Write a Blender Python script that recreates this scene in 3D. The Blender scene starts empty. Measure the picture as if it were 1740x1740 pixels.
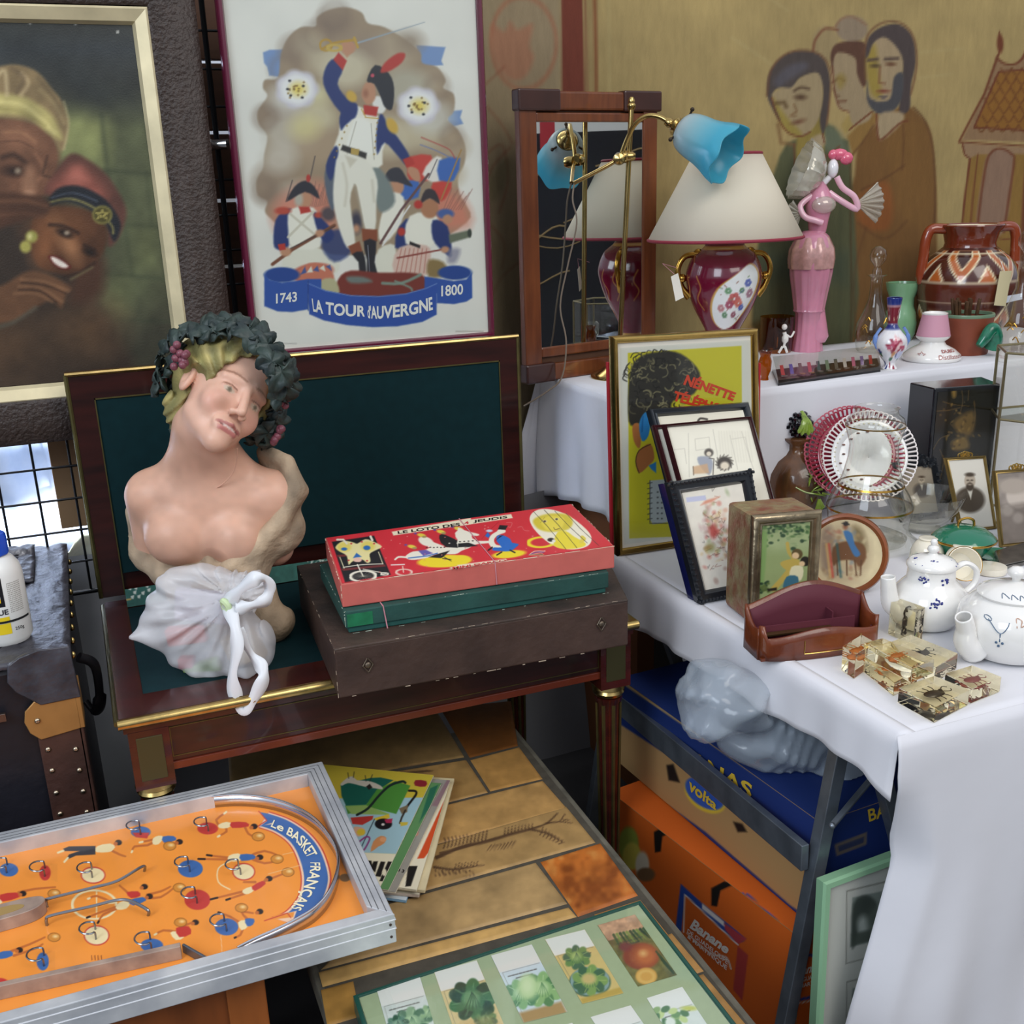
# Flea-market stall: a desk with a painted bust and old games, a low tiled table, and a cloth-covered stall of bric-a-brac.
import bpy, math, random
import numpy as np
from mathutils import Matrix, Vector
random.seed(7); RNG = np.random.default_rng(7)
SC = bpy.context.scene; COL = SC.collection

# ---------------------------------------------------------------- camera
F, PX, PY = 1823.26, 870., 917.68          # focal length and principal point for the 1740 x 1740 frame
CAM = np.array([0, 0, 1.60])
_y, _t, _r = 0.375071523, 0.316096546, -0.0343353554
FW = np.array([np.sin(_y)*np.cos(_t), np.cos(_y)*np.cos(_t), -np.sin(_t)])
_rt = np.array([np.cos(_y), -np.sin(_y), 0]); _up = np.cross(_rt, FW)
RT = _rt*np.cos(_r)+_up*np.sin(_r); UP = -_rt*np.sin(_r)+_up*np.cos(_r)
cd = bpy.data.cameras.new('camera'); co = bpy.data.objects.new('camera', cd); COL.objects.link(co)
m = Matrix.Identity(4)
for i in range(3):
    m[i][0], m[i][1], m[i][2], m[i][3] = RT[i], UP[i], -FW[i], CAM[i]
co.matrix_world = m
cd.sensor_width = 36; cd.lens = 36*F/1740; cd.shift_y = (PY-870)/1740; cd.clip_start = .02
SC.camera = co
SC.view_settings.view_transform = 'Standard'; SC.view_settings.look = 'None'
SC.view_settings.exposure = 0.08; SC.view_settings.gamma = 1; SC.view_settings.use_curve_mapping = False

# ---------------------------------------------------------------- sky and soft daylight from the open side of the stall
w = bpy.data.worlds.new('world'); SC.world = w; w.use_nodes = True
wn, wl = w.node_tree.nodes, w.node_tree.links
bg = wn['Background']; tc = wn.new('ShaderNodeTexCoord'); sep = wn.new('ShaderNodeSeparateXYZ')
rp = wn.new('ShaderNodeValToRGB'); mr = wn.new('ShaderNodeMapRange')
mr.inputs['From Min'].default_value = -1
wl.new(tc.outputs['Generated'], sep.inputs[0]); wl.new(sep.outputs['Z'], mr.inputs['Value']); wl.new(mr.outputs[0], rp.inputs[0])
rp.color_ramp.elements[0].position = .48; rp.color_ramp.elements[0].color = (.10, .10, .10, 1)
rp.color_ramp.elements[1].position = .56; rp.color_ramp.elements[1].color = (.62, .68, .80, 1)
e = rp.color_ramp.elements.new(.9); e.color = (.85, .88, .95, 1)
wl.new(rp.outputs[0], bg.inputs[0]); bg.inputs[1].default_value = .80
def area(name, loc, tgt, size, power, col, sy=None):
    l = bpy.data.lights.new(name, 'AREA'); l.energy = power; l.color = col; l.size = size
    if sy: l.shape = 'RECTANGLE'; l.size_y = sy
    o = bpy.data.objects.new(name, l); COL.objects.link(o); o.location = loc
    o.rotation_euler = (Vector(tgt)-Vector(loc)).to_track_quat('-Z', 'Y').to_euler(); return o
area('daylight_left', (-3.2, -1.2, 3.6), (.6, 1.9, .8), 2.4, 125, (.80, .90, 1))
area('daylight_front', (1.8, -1.6, 4.4), (1.2, 2.0, .8), 2.6, 90, (1, .95, .88))
area('daylight_behind', (-1.0, 3.25, 3.1), (-.7, 3.9, 1.0), .8, 170, (.95, .97, 1)).data.spread = 1.3
# ---------------------------------------------------------------- measuring: where a line of sight meets a known plane
def ray(px, py): return FW+RT*(px-PX)/F-UP*(py-PY)/F
def P(px, py, x=None, y=None, z=None, n=None, p0=None):
    d = ray(px, py)
    if z is not None: k = (z-CAM[2])/d[2]
    elif y is not None: k = (y-CAM[1])/d[1]
    elif x is not None: k = (x-CAM[0])/d[0]
    else: k = ((np.array(p0)-CAM)@np.array(n))/(d@np.array(n))
    return CAM+k*d
def proj(p):
    v = np.asarray(p)-CAM; q = v@FW
    return PX+F*(v@RT)/q, PY-F*(v@UP)/q
SIDE = _rt                                   # horizontal, to the viewer's right
NEAR = -np.array([np.sin(_y), np.cos(_y), 0])  # horizontal, towards the viewer

# ---------------------------------------------------------------- colours and materials
def lin(c):
    c = np.asarray(c, float); return np.where(c <= .04045, c/12.92, ((c+.055)/1.055)**2.4)
def hx(s):
    s = s.lstrip('#'); return np.array([int(s[i:i+2], 16)/255 for i in (0, 2, 4)])
MATS = {}
def mat(name, col='808080', rough=.5, metal=0., var=0., vs=8., bump=0., bs=60., coat=0., trans=0., ior=1.45, attr=False,
        spec=.5, col2=None, stretch=None, alpha=1., sub=0., detail=3., wave=None, sheen=0.):
    if name in MATS: return MATS[name]
    m = bpy.data.materials.new(name); m.use_nodes = True; MATS[name] = m
    n, l = m.node_tree.nodes, m.node_tree.links; b = n['Principled BSDF']
    c = tuple(lin(hx(col)))+(1,)
    b.inputs['Base Color'].default_value = c; b.inputs['Roughness'].default_value = rough
    b.inputs['Metallic'].default_value = metal; b.inputs['Coat Weight'].default_value = coat; b.inputs['Coat Roughness'].default_value = .08
    b.inputs['Transmission Weight'].default_value = trans; b.inputs['IOR'].default_value = ior
    b.inputs['Specular IOR Level'].default_value = spec; b.inputs['Alpha'].default_value = alpha
    b.inputs['Sheen Weight'].default_value = sheen
    if sub: b.inputs['Subsurface Weight'].default_value = sub; b.inputs['Subsurface Scale'].default_value = .02
    tc = n.new('ShaderNodeTexCoord'); src = tc.outputs['Object']
    if stretch:
        mp = n.new('ShaderNodeMapping'); mp.inputs['Scale'].default_value = stretch; l.new(src, mp.inputs[0]); src = mp.outputs[0]
    cs = None
    if attr:
        a = n.new('ShaderNodeAttribute'); a.attribute_name = 'Col'; cs = a.outputs['Color']
    if var or col2:
        t = n.new('ShaderNodeTexNoise'); t.inputs['Scale'].default_value = vs; t.inputs['Detail'].default_value = detail
        l.new(src, t.inputs['Vector']); fac = t.outputs['Fac']
        if wave:
            wv = n.new('ShaderNodeTexWave'); wv.inputs['Scale'].default_value = wave; wv.inputs['Distortion'].default_value = 5
            wv.inputs['Detail'].default_value = 2; l.new(src, wv.inputs['Vector']); fac = wv.outputs['Fac']
        r = n.new('ShaderNodeMapRange'); r.inputs['From Min'].default_value = .3; r.inputs['From Max'].default_value = .7
        l.new(fac, r.inputs['Value'])
        mx = n.new('ShaderNodeMix'); mx.data_type = 'RGBA'; l.new(r.outputs[0], mx.inputs['Factor'])
        if attr:
            mx.blend_type = 'MULTIPLY'; l.new(cs, mx.inputs['A']); mx.inputs['B'].default_value = (1-var,)*3+(1,)
        else:
            mx.inputs['A'].default_value = c
            mx.inputs['B'].default_value = tuple(lin(hx(col2)))+(1,) if col2 else tuple(np.array(c[:3])*(1-var))+(1,)
        cs = mx.outputs['Result']
    if cs is not None: l.new(cs, b.inputs['Base Color'])
    if bump:
        t2 = n.new('ShaderNodeTexNoise'); t2.inputs['Scale'].default_value = bs; t2.inputs['Detail'].default_value = 4
        l.new(src, t2.inputs['Vector'])
        bp = n.new('ShaderNodeBump'); bp.inputs['Strength'].default_value = bump; bp.inputs['Distance'].default_value = .004
        l.new(t2.outputs['Fac'], bp.inputs['Height']); l.new(bp.outputs[0], b.inputs['Normal'])
    return m
def glass(name, col='f4f8f8', rough=.02, tint=.9):
    """Thin clear glass: mostly see-through, a mirror at grazing angles."""
    if name in MATS: return MATS[name]
    m = bpy.data.materials.new(name); m.use_nodes = True; MATS[name] = m
    n, l = m.node_tree.nodes, m.node_tree.links; n.remove(n['Principled BSDF'])
    t = n.new('ShaderNodeBsdfTransparent'); t.inputs[0].default_value = tuple(lin(hx(col))*tint)+(1,)
    g = n.new('ShaderNodeBsdfGlossy'); g.inputs['Roughness'].default_value = rough
    lw = n.new('ShaderNodeLayerWeight'); pw = n.new('ShaderNodeMath'); pw.operation = 'POWER'; pw.inputs[1].default_value = 2.6; l.new(lw.outputs['Facing'], pw.inputs[0])
    f = n.new('ShaderNodeMath'); f.operation = 'MULTIPLY_ADD'; f.inputs[1].default_value = .7; f.inputs[2].default_value = .05; l.new(pw.outputs[0], f.inputs[0])
    x = n.new('ShaderNodeMixShader'); l.new(f.outputs[0], x.inputs[0]); l.new(t.outputs[0], x.inputs[1]); l.new(g.outputs[0], x.inputs[2])
    l.new(x.outputs[0], n['Material Output'].inputs[0]); return m

# ---------------------------------------------------------------- mesh building
class MB:
    def __init__(s): s.v = []; s.f = []; s.n = 0; s.c = []
    def add(s, V, Fs, M=None, col=None):
        V = np.asarray(V, float).reshape(-1, 3)
        if M is not None: V = V@np.asarray(M)[:3, :3].T+np.asarray(M)[:3, 3]
        s.v.append(V); k = s.n
        s.f += [tuple(int(i)+k for i in f) for f in Fs]; s.n += len(V)
        s.c.append(np.tile(lin(hx(col)) if col else np.full(3, -1.), (len(V), 1))); return s
    def box(s, a, b, M=None, col=None):
        x0, y0, z0 = a; x1, y1, z1 = b
        V = [(x0,y0,z0),(x1,y0,z0),(x1,y1,z0),(x0,y1,z0),(x0,y0,z1),(x1,y0,z1),(x1,y1,z1),(x0,y1,z1)]
        return s.add(V, [(0,3,2,1),(4,5,6,7),(0,1,5,4),(1,2,6,5),(2,3,7,6),(3,0,4,7)], M, col)
    def hexa(s, V, col=None):                 # 8 corners: bottom 4, top 4
        return s.add(V, [(0,3,2,1),(4,5,6,7),(0,1,5,4),(1,2,6,5),(2,3,7,6),(3,0,4,7)], None, col)
    def lathe(s, prof, n=40, M=None, fn=None, col=None, close=True, ang=2*math.pi):
        prof = np.array(prof, float); k = len(prof); full = abs(ang-2*math.pi) < 1e-6
        A = np.arange(n)/n*ang if full else np.linspace(0, ang, n)
        V = np.stack([np.outer(np.cos(A), prof[:, 0]), np.outer(np.sin(A), prof[:, 0]), np.tile(prof[:, 1], (n, 1))], -1)
        if fn: V = fn(V, A)
        Fs = []
        for i in range(n if full else n-1):
            j = (i+1) % n
            for q in range(k-1): Fs.append((i*k+q, j*k+q, j*k+q+1, i*k+q+1))
        return s.add(V, Fs, M, col)
    def tube(s, path, r, n=10, M=None, closed=False, col=None, flat=1., cap=True):
        p = np.array(path, float); k = len(p); r = np.broadcast_to(np.asarray(r, float), (k,))
        t = np.gradient(p, axis=0) if not closed else np.roll(p, -1, 0)-np.roll(p, 1, 0)
        t /= np.linalg.norm(t, axis=1)[:, None]+1e-12
        u = np.cross(t[0], (0, 0, 1.)); 
        if np.linalg.norm(u) < .05: u = np.cross(t[0], (0, 1., 0))
        u /= np.linalg.norm(u); V = []
        for i in range(k):
            u = u-t[i]*(u@t[i]); u /= np.linalg.norm(u)+1e-12; b = np.cross(t[i], u)
            for a in range(n):
                q = 2*math.pi*a/n; V.append(p[i]+r[i]*(u*math.cos(q)+b*math.sin(q)*flat))
        Fs = []
        for i in range(k if closed else k-1):
            j = (i+1) % k
            for a in range(n): c = (a+1) % n; Fs.append((i*n+a, j*n+a, j*n+c, i*n+c))
        if not closed and cap: Fs += [tuple(range(n)), tuple(range((k-1)*n+n-1, (k-1)*n-1, -1))]
        return s.add(V, Fs, M, col)
    def prism(s, poly, z0, z1, M=None, col=None):
        k = len(poly); V = [(x, y, z0) for x, y in poly]+[(x, y, z1) for x, y in poly]
        return s.add(V, [tuple(range(k-1, -1, -1)), tuple(range(k, 2*k))]+[(i, (i+1) % k, k+(i+1) % k, k+i) for i in range(k)], M, col)
    def ball(s, c, r, n=12, M=None, col=None):
        r = np.broadcast_to(np.asarray(r, float), (3,)); h = n//2+1
        th = np.linspace(.02, math.pi-.02, h); V = []
        for a in np.arange(n)/n*2*math.pi:
            for t in th: V.append((c[0]+r[0]*math.sin(t)*math.cos(a), c[1]+r[1]*math.sin(t)*math.sin(a), c[2]+r[2]*math.cos(t)))
        Fs = [(i*h+q, i*h+q+1, ((i+1) % n)*h+q+1, ((i+1) % n)*h+q) for i in range(n) for q in range(h-1)]
        return s.add(V, Fs, M, col)
    def grid(s, V, nu, nv, M=None, col=None, flip=False):   # V indexed [iv*nu+iu]
        i = (np.arange(nv-1)[:, None]*nu+np.arange(nu-1)).ravel()
        Fs = np.stack([i, i+1, i+nu+1, i+nu], 1)
        if flip: Fs = Fs[:, ::-1]
        return s.add(V, Fs.tolist(), M, col)
    def build(s, name, m, parent=None, smooth=None, bevel=0, world=True, col=None, solid=0, subd=0):
        V = np.concatenate(s.v) if s.v else np.zeros((0, 3))
        if parent is not None and world: V = (V-parent_inv(parent)[1])@parent_inv(parent)[0].T
        me = bpy.data.meshes.new(name); me.from_pydata(V.tolist(), [], s.f); me.update()
        C = np.concatenate(s.c) if s.c else None
        if col is not None: C = col
        if C is not None and len(C) and C.max() >= 0: setcol(me, np.clip(C, 0, 1))
        if smooth is None: smooth = 40
        if smooth:
            me.polygons.foreach_set('use_smooth', [True]*len(me.polygons)); me.set_sharp_from_angle(angle=math.radians(smooth))
        o = bpy.data.objects.new(name, me); COL.objects.link(o)
        me.materials.append(m)
        if parent is not None: o.parent = parent
        if bevel:
            bm = o.modifiers.new('bevel', 'BEVEL'); bm.width = bevel; bm.segments = 2; bm.limit_method = 'ANGLE'; bm.angle_limit = math.radians(40)
        if subd: sm = o.modifiers.new('sub', 'SUBSURF'); sm.levels = sm.render_levels = subd
        if solid: sl = o.modifiers.new('solid', 'SOLIDIFY'); sl.thickness = solid; sl.offset = 0
        return o
def setcol(me, C):
    a = me.color_attributes.new('Col', 'FLOAT_COLOR', 'POINT')
    a.data.foreach_set('color', np.concatenate([C, np.ones((len(C), 1))], 1).astype(np.float32).ravel())
_INV = {}
def parent_inv(o):
    """World to local for a thing or a part: (rotation, origin)."""
    while o.name not in _INV and o.parent is not None: o = o.parent
    return _INV.get(o.name, (np.eye(3), np.zeros(3)))
def tag(o, label=None, cat=None, group=None, kind=None):
    if label: o['label'] = label
    if cat: o['category'] = cat
    if group: o['group'] = group
    if kind: o['kind'] = kind
    return o
def thing(name, label, cat, loc=(0, 0, 0), R=None, group=None):
    """An Empty at the thing's base; R is a 3x3 whose columns are the thing's axes."""
    o = bpy.data.objects.new(name, None); COL.objects.link(o); o.empty_display_size = .05
    R = np.eye(3) if R is None else np.asarray(R, float)
    mm = Matrix([list(R[i])+[float(loc[i])] for i in range(3)]+[[0, 0, 0, 1]]); o.matrix_world = mm
    _INV[o.name] = (R.T, np.array(loc, float)); return tag(o, label, cat, group)
def structure(o): return tag(o, kind='structure')
def copy_tree(o, name=None, parent=None):
    c = o.copy(); COL.objects.link(c)
    if parent is not None: c.parent = parent
    for ch in [x for x in bpy.data.objects if x.parent == o]: copy_tree(ch, None, c)
    return c
def rotz(a): return np.array([[math.cos(a), -math.sin(a), 0], [math.sin(a), math.cos(a), 0], [0, 0, 1]])
def M4(loc, R=None):
    M = np.eye(4); M[:3, 3] = loc
    if R is not None: M[:3, :3] = R
    return M
FACE = np.stack([_rt, -NEAR, (0, 0, 1.)], 1)     # axes: x to the viewer's right, y away, z up
def spline(pts, n=8, closed=False):
    p = np.array(pts, float); k = len(p); out = []
    for i in range(k if closed else k-1):
        if closed: a, b, c, d = p[(i-1) % k], p[i], p[(i+1) % k], p[(i+2) % k]
        else: a, b, c, d = p[max(i-1, 0)], p[i], p[i+1], p[min(i+2, k-1)]
        for t in np.arange(n)/n:
            out.append(.5*((2*b)+(-a+c)*t+(2*a-5*b+4*c-d)*t*t+(-a+3*b-3*c+d)*t**3))
    if not closed: out.append(p[-1])
    return np.array(out)

# ---------------------------------------------------------------- flat rectangles in the world (pictures, box faces)
class Q:
    """A flat four-cornered face: tl, tr, br, bl are world points; map(u, v, d) with u right, v down, d out of the face."""
    def __init__(s, tl, tr, br, bl):
        s.c = [np.array(p, float) for p in (tl, tr, br, bl)]
        s.w = (np.linalg.norm(s.c[1]-s.c[0])+np.linalg.norm(s.c[2]-s.c[3]))/2
        s.h = (np.linalg.norm(s.c[3]-s.c[0])+np.linalg.norm(s.c[2]-s.c[1]))/2
        n = np.cross(s.c[1]-s.c[3], s.c[0]-s.c[2]); s.n = n/np.linalg.norm(n)
        if s.n@(CAM-s.c[0]) < 0: s.n = -s.n
    def map(s, u, v, d=0.):
        u, v = np.asarray(u, float)[..., None], np.asarray(v, float)[..., None]
        return s.c[0]*(1-u)*(1-v)+s.c[1]*u*(1-v)+s.c[2]*u*v+s.c[3]*(1-u)*v+s.n*np.asarray(d, float)[..., None]
    def mm(s, x, y, d=0.): return s.map(np.asarray(x, float)/s.w, np.asarray(y, float)/s.h, d)   # metres from top left
    def inset(s, a, d=0., b=None):
        b = a if b is None else b
        return Q(s.mm(a, b, d), s.mm(s.w-a, b, d), s.mm(s.w-a, s.h-b, d), s.mm(a, s.h-b, d))
    def axes(s):
        x = s.c[2]-s.c[3]; x /= np.linalg.norm(x); z = s.n; y = np.cross(z, x); return np.stack([x, y, z], 1)
    def box(s, mb, x0, y0, x1, y1, d0, d1, col=None):
        V = [s.mm(a, b, d) for d in (d0, d1) for a, b in ((x0, y1), (x1, y1), (x1, y0), (x0, y0))]
        return mb.hexa(V, col)
def ring(mb, q, prof):
    """A mitred picture-frame moulding: prof = [(inset, height), ...] swept round the rectangle."""
    k = len(prof); V = []
    for a, d in prof:
        V += [q.mm(a, a, d), q.mm(q.w-a, a, d), q.mm(q.w-a, q.h-a, d), q.mm(a, q.h-a, d)]
    Fs = [(i*4+c, i*4+(c+1) % 4, (i+1)*4+(c+1) % 4, (i+1)*4+c) for i in range(k-1) for c in range(4)]
    return mb.add(V, Fs)

# ---------------------------------------------------------------- a small painter: lays flat pigment on the vertices of a fine sheet
class Paint:
    def __init__(s, X, Y, base):
        s.X, s.Y = X, Y; s.C = np.tile(hx(base), (len(X), 1)); s.O = np.zeros(2); s.k = 1.
    def at(s, ox, oy, k):                     # following points are given in units of k from (ox, oy)
        s.O = np.array([ox, oy], float); s.k = k; return s
    def _mix(s, idx, a, col):
        c = hx(col) if isinstance(col, str) else col
        s.C[idx] = s.C[idx]*(1-a[:, None])+c*a[:, None]
    def poly(s, pts, col, soft=1.2, a=1., curve=0):
        p = np.array(pts, float).reshape(-1, 2)*s.k+s.O
        if curve: p = spline(p, curve, True)
        lo, hi = p.min(0)-soft, p.max(0)+soft
        idx = np.nonzero((s.X > lo[0]) & (s.X < hi[0]) & (s.Y > lo[1]) & (s.Y < hi[1]))[0]
        if not len(idx): return s
        x, y = s.X[idx], s.Y[idx]; ins = np.zeros(len(idx), bool); dd = np.full(len(idx), 1e9)
        for (x0, y0), (x1, y1) in zip(p, np.roll(p, -1, 0)):
            if y0 != y1: ins ^= ((y0 > y) != (y1 > y)) & (x < (x1-x0)*(y-y0)/(y1-y0)+x0)
            ex, ey = x1-x0, y1-y0; t = np.clip(((x-x0)*ex+(y-y0)*ey)/(ex*ex+ey*ey+1e-9), 0, 1)
            dd = np.minimum(dd, (x-x0-t*ex)**2+(y-y0-t*ey)**2)
        dd = np.sqrt(dd)*np.where(ins, 1, -1); s._mix(idx, np.clip(.5+dd/(2*soft), 0, 1)*a, col); return s
    def ell(s, cx, cy, rx, ry, col, soft=1.2, a=1., rot=0., ring=0):
        cx, cy, rx, ry, ring = cx*s.k+s.O[0], cy*s.k+s.O[1], rx*s.k, ry*s.k, ring*s.k; R = max(rx, ry)+soft*2
        idx = np.nonzero((abs(s.X-cx) < R) & (abs(s.Y-cy) < R))[0]
        if not len(idx): return s
        c, n = math.cos(rot), math.sin(rot); x, y = s.X[idx]-cx, s.Y[idx]-cy; u, v = x*c+y*n, -x*n+y*c
        r = np.sqrt((u/rx)**2+(v/ry)**2); d = (1-r)*min(rx, ry)
        if ring: d = ring-abs(d)
        s._mix(idx, np.clip(.5+d/(2*soft), 0, 1)*a, col); return s
    def line(s, pts, w, col, a=1., soft=.8, curve=0, w1=None):
        p = np.array(pts, float).reshape(-1, 2)*s.k+s.O
        if curve: p = spline(p, curve)
        W = np.linspace(w, w if w1 is None else w1, len(p))*s.k/2
        lo, hi = p.min(0)-W.max()-soft, p.max(0)+W.max()+soft
        idx = np.nonzero((s.X > lo[0]) & (s.X < hi[0]) & (s.Y > lo[1]) & (s.Y < hi[1]))[0]
        if not len(idx): return s
        x, y = s.X[idx], s.Y[idx]; dd = np.full(len(idx), -1e9)
        for i in range(len(p)-1):
            (x0, y0), (x1, y1) = p[i], p[i+1]; ex, ey = x1-x0, y1-y0
            t = np.clip(((x-x0)*ex+(y-y0)*ey)/(ex*ex+ey*ey+1e-9), 0, 1)
            dd = np.maximum(dd, W[i]*(1-t)+W[i+1]*t-np.sqrt((x-x0-t*ex)**2+(y-y0-t*ey)**2))
        s._mix(idx, np.clip(.5+dd/(2*soft), 0, 1)*a, col); return s
    def mottle(s, amt, sc, seed=0):
        n = vnoise(s.X/sc, s.Y/sc, seed)+.5*vnoise(s.X/sc*2.3, s.Y/sc*2.3, seed+1)
        s.C = np.clip(s.C*(1+amt*(n-.75)[:, None]), 0, 1); return s
def vnoise(x, y, seed=0):
    r = np.random.default_rng(seed).random((64, 64)); xi, yi = np.floor(x).astype(int), np.floor(y).astype(int)
    fx, fy = x-xi, y-yi; fx, fy = fx*fx*(3-2*fx), fy*fy*(3-2*fy); g = lambda a, b: r[a % 64, b % 64]
    return (g(xi, yi)*(1-fx)+g(xi+1, yi)*fx)*(1-fy)+(g(xi, yi+1)*(1-fx)+g(xi+1, yi+1)*fx)*fy
GAIN = 1.0
def sheet(name, q, step, base, fn, m, parent=None, d=0., label=None, curve=None):
    """A flat printed or painted sheet on face q; fn paints it, in the coordinates the picture was traced in."""
    nu, nv = max(2, int(q.w/step)+1), max(2, int(q.h/step)+1)
    U, Vv = np.meshgrid(np.linspace(0, 1, nu), np.linspace(0, 1, nv)); V = q.map(U.ravel(), Vv.ravel(), np.full(nu*nv, d))
    X, Y = proj(V); p = Paint(X, Y, base)
    if fn: fn(p)
    mb = MB().grid(V, nu, nv, flip=True); o = mb.build(name, m, parent, smooth=0, col=np.clip(lin(p.C)*GAIN, 0, 1))
    if label: o['label'] = label
    return o
FC = {}
def glyphs(s, bold=0., shear=0.):
    k = (s, bold, shear)
    if k in FC: return FC[k]
    cu = bpy.data.curves.new('t', 'FONT'); cu.body = s; cu.offset = bold; cu.shear = shear; cu.resolution_u = 3
    ob = bpy.data.objects.new('t', cu); COL.objects.link(ob); dg = bpy.context.evaluated_depsgraph_get()
    me = bpy.data.meshes.new_from_object(ob.evaluated_get(dg)); V = np.array([v.co[:] for v in me.vertices]).reshape(-1, 3)[:, :2]
    Fs = [tuple(p.vertices) for p in me.polygons]; bpy.data.objects.remove(ob); bpy.data.meshes.remove(me); bpy.data.curves.remove(cu)
    lo, hi = V.min(0), V.max(0); FC[k] = ((V-lo)/(hi-lo), Fs, (hi-lo)[0]/(hi-lo)[1]); return FC[k]
def text(mb, s, fn, bold=.01, shear=0., col=None):
    """Flat lettering: fn(u, v) maps 0..1 (u right, v up) to world points."""
    V, Fs, asp = glyphs(s, bold, shear); return mb.add(fn(V[:, 0], V[:, 1]), Fs, None, col)
def onq(q, tl, tr, br, bl, d=.0006):
    """Maps lettering into the four traced corners on the plane of face q."""
    c = [P(a, b, n=q.n, p0=q.c[0]+q.n*d) for a, b in (tl, tr, br, bl)]
    return lambda u, v: c[3]*((1-u)*(1-v))[:, None]+c[2]*(u*(1-v))[:, None]+c[1]*(u*v)[:, None]+c[0]*((1-u)*v)[:, None]

# ---------------------------------------------------------------- organic shapes: signed distances meshed by surface nets
def smin(a, b, k):
    h = np.clip(.5+.5*(b-a)/k, 0, 1); return b*(1-h)+a*h-k*h*(1-h)
def cap(Pn, a, b, ra, rb):
    a, b = np.array(a, np.float32), np.array(b, np.float32); ab = b-a
    t = np.clip(((Pn-a)@ab)/(ab@ab+1e-9), 0, 1); return np.linalg.norm(Pn-a-t[..., None]*ab, axis=-1)-(ra*(1-t)+rb*t)
def elp(Pn, c, r, R=None):
    p = Pn-np.array(c, np.float32)
    if R is not None: p = p@np.asarray(R, np.float32)
    r = np.array(r, np.float32); k0 = np.linalg.norm(p/r, axis=-1); k1 = np.linalg.norm(p/(r*r), axis=-1); return k0*(k0-1)/(k1+1e-9)
def nets(sdf, lo, hi, h):
    lo = np.array(lo, float); n = np.ceil((np.array(hi)-lo)/h).astype(int)+1
    g = np.stack(np.meshgrid(*[lo[i]+h*np.arange(n[i]) for i in range(3)], indexing='ij'), -1).astype(np.float32)
    D = sdf(g); S = D < 0; nx, ny, nz = n-1
    cnt = np.zeros((nx, ny, nz), np.int32)
    for a in (0, 1):
        for b in (0, 1):
            for c in (0, 1): cnt += S[a:a+nx, b:b+ny, c:c+nz]
    act = (cnt > 0) & (cnt < 8); ids = -np.ones(act.shape, np.int64); I = np.argwhere(act); ids[act] = np.arange(len(I))
    acc = np.zeros((len(I), 3)); num = np.zeros(len(I))
    for ax in range(3):
        o = [i for i in range(3) if i != ax]
        for a in (0, 1):
            for b in (0, 1):
                p = I.copy(); p[:, o[0]] += a; p[:, o[1]] += b; q = p.copy(); q[:, ax] += 1
                d0, d1 = D[tuple(p.T)], D[tuple(q.T)]; k = (d0 < 0) != (d1 < 0); t = np.where(k, d0/np.where(d0 == d1, 1, d0-d1), 0)
                pp = p.astype(float); pp[:, ax] += t; acc[k] += pp[k]; num[k] += 1
    V = lo+h*acc/num[:, None]; Fs = []
    for ax in range(3):
        o = [(ax+1) % 3, (ax+2) % 3]; sl = [slice(None)]*3; sl2 = list(sl); sl[ax] = slice(0, -1); sl2[ax] = slice(1, None)
        E = np.argwhere(S[tuple(sl)] != S[tuple(sl2)]); E = E[(E[:, o[0]] > 0) & (E[:, o[1]] > 0) & (E[:, o[0]] < n[o[0]]-1) & (E[:, o[1]] < n[o[1]]-1)]
        def gi(a, b): p = E.copy(); p[:, o[0]] -= a; p[:, o[1]] -= b; return ids[tuple(p.T)]
        f = np.stack([gi(1, 1), gi(0, 1), gi(0, 0), gi(1, 0)], 1); fl = ~S[tuple(E.T)]; f[fl] = f[fl][:, ::-1]; Fs.append(f)
    return V, np.concatenate(Fs)
# ================================================================ the setting
asph = mat('grey_ground', '4a4a4c', .9, var=.25, vs=3, bump=.3, bs=40)
structure(MB().grid([(x, y, 0) for y in np.linspace(-4, 7, 12) for x in np.linspace(-5, 7, 13)], 13, 12).build('floor', asph, smooth=0))
DESK = .76; TIER = 1.10; YB = 2.85

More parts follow.
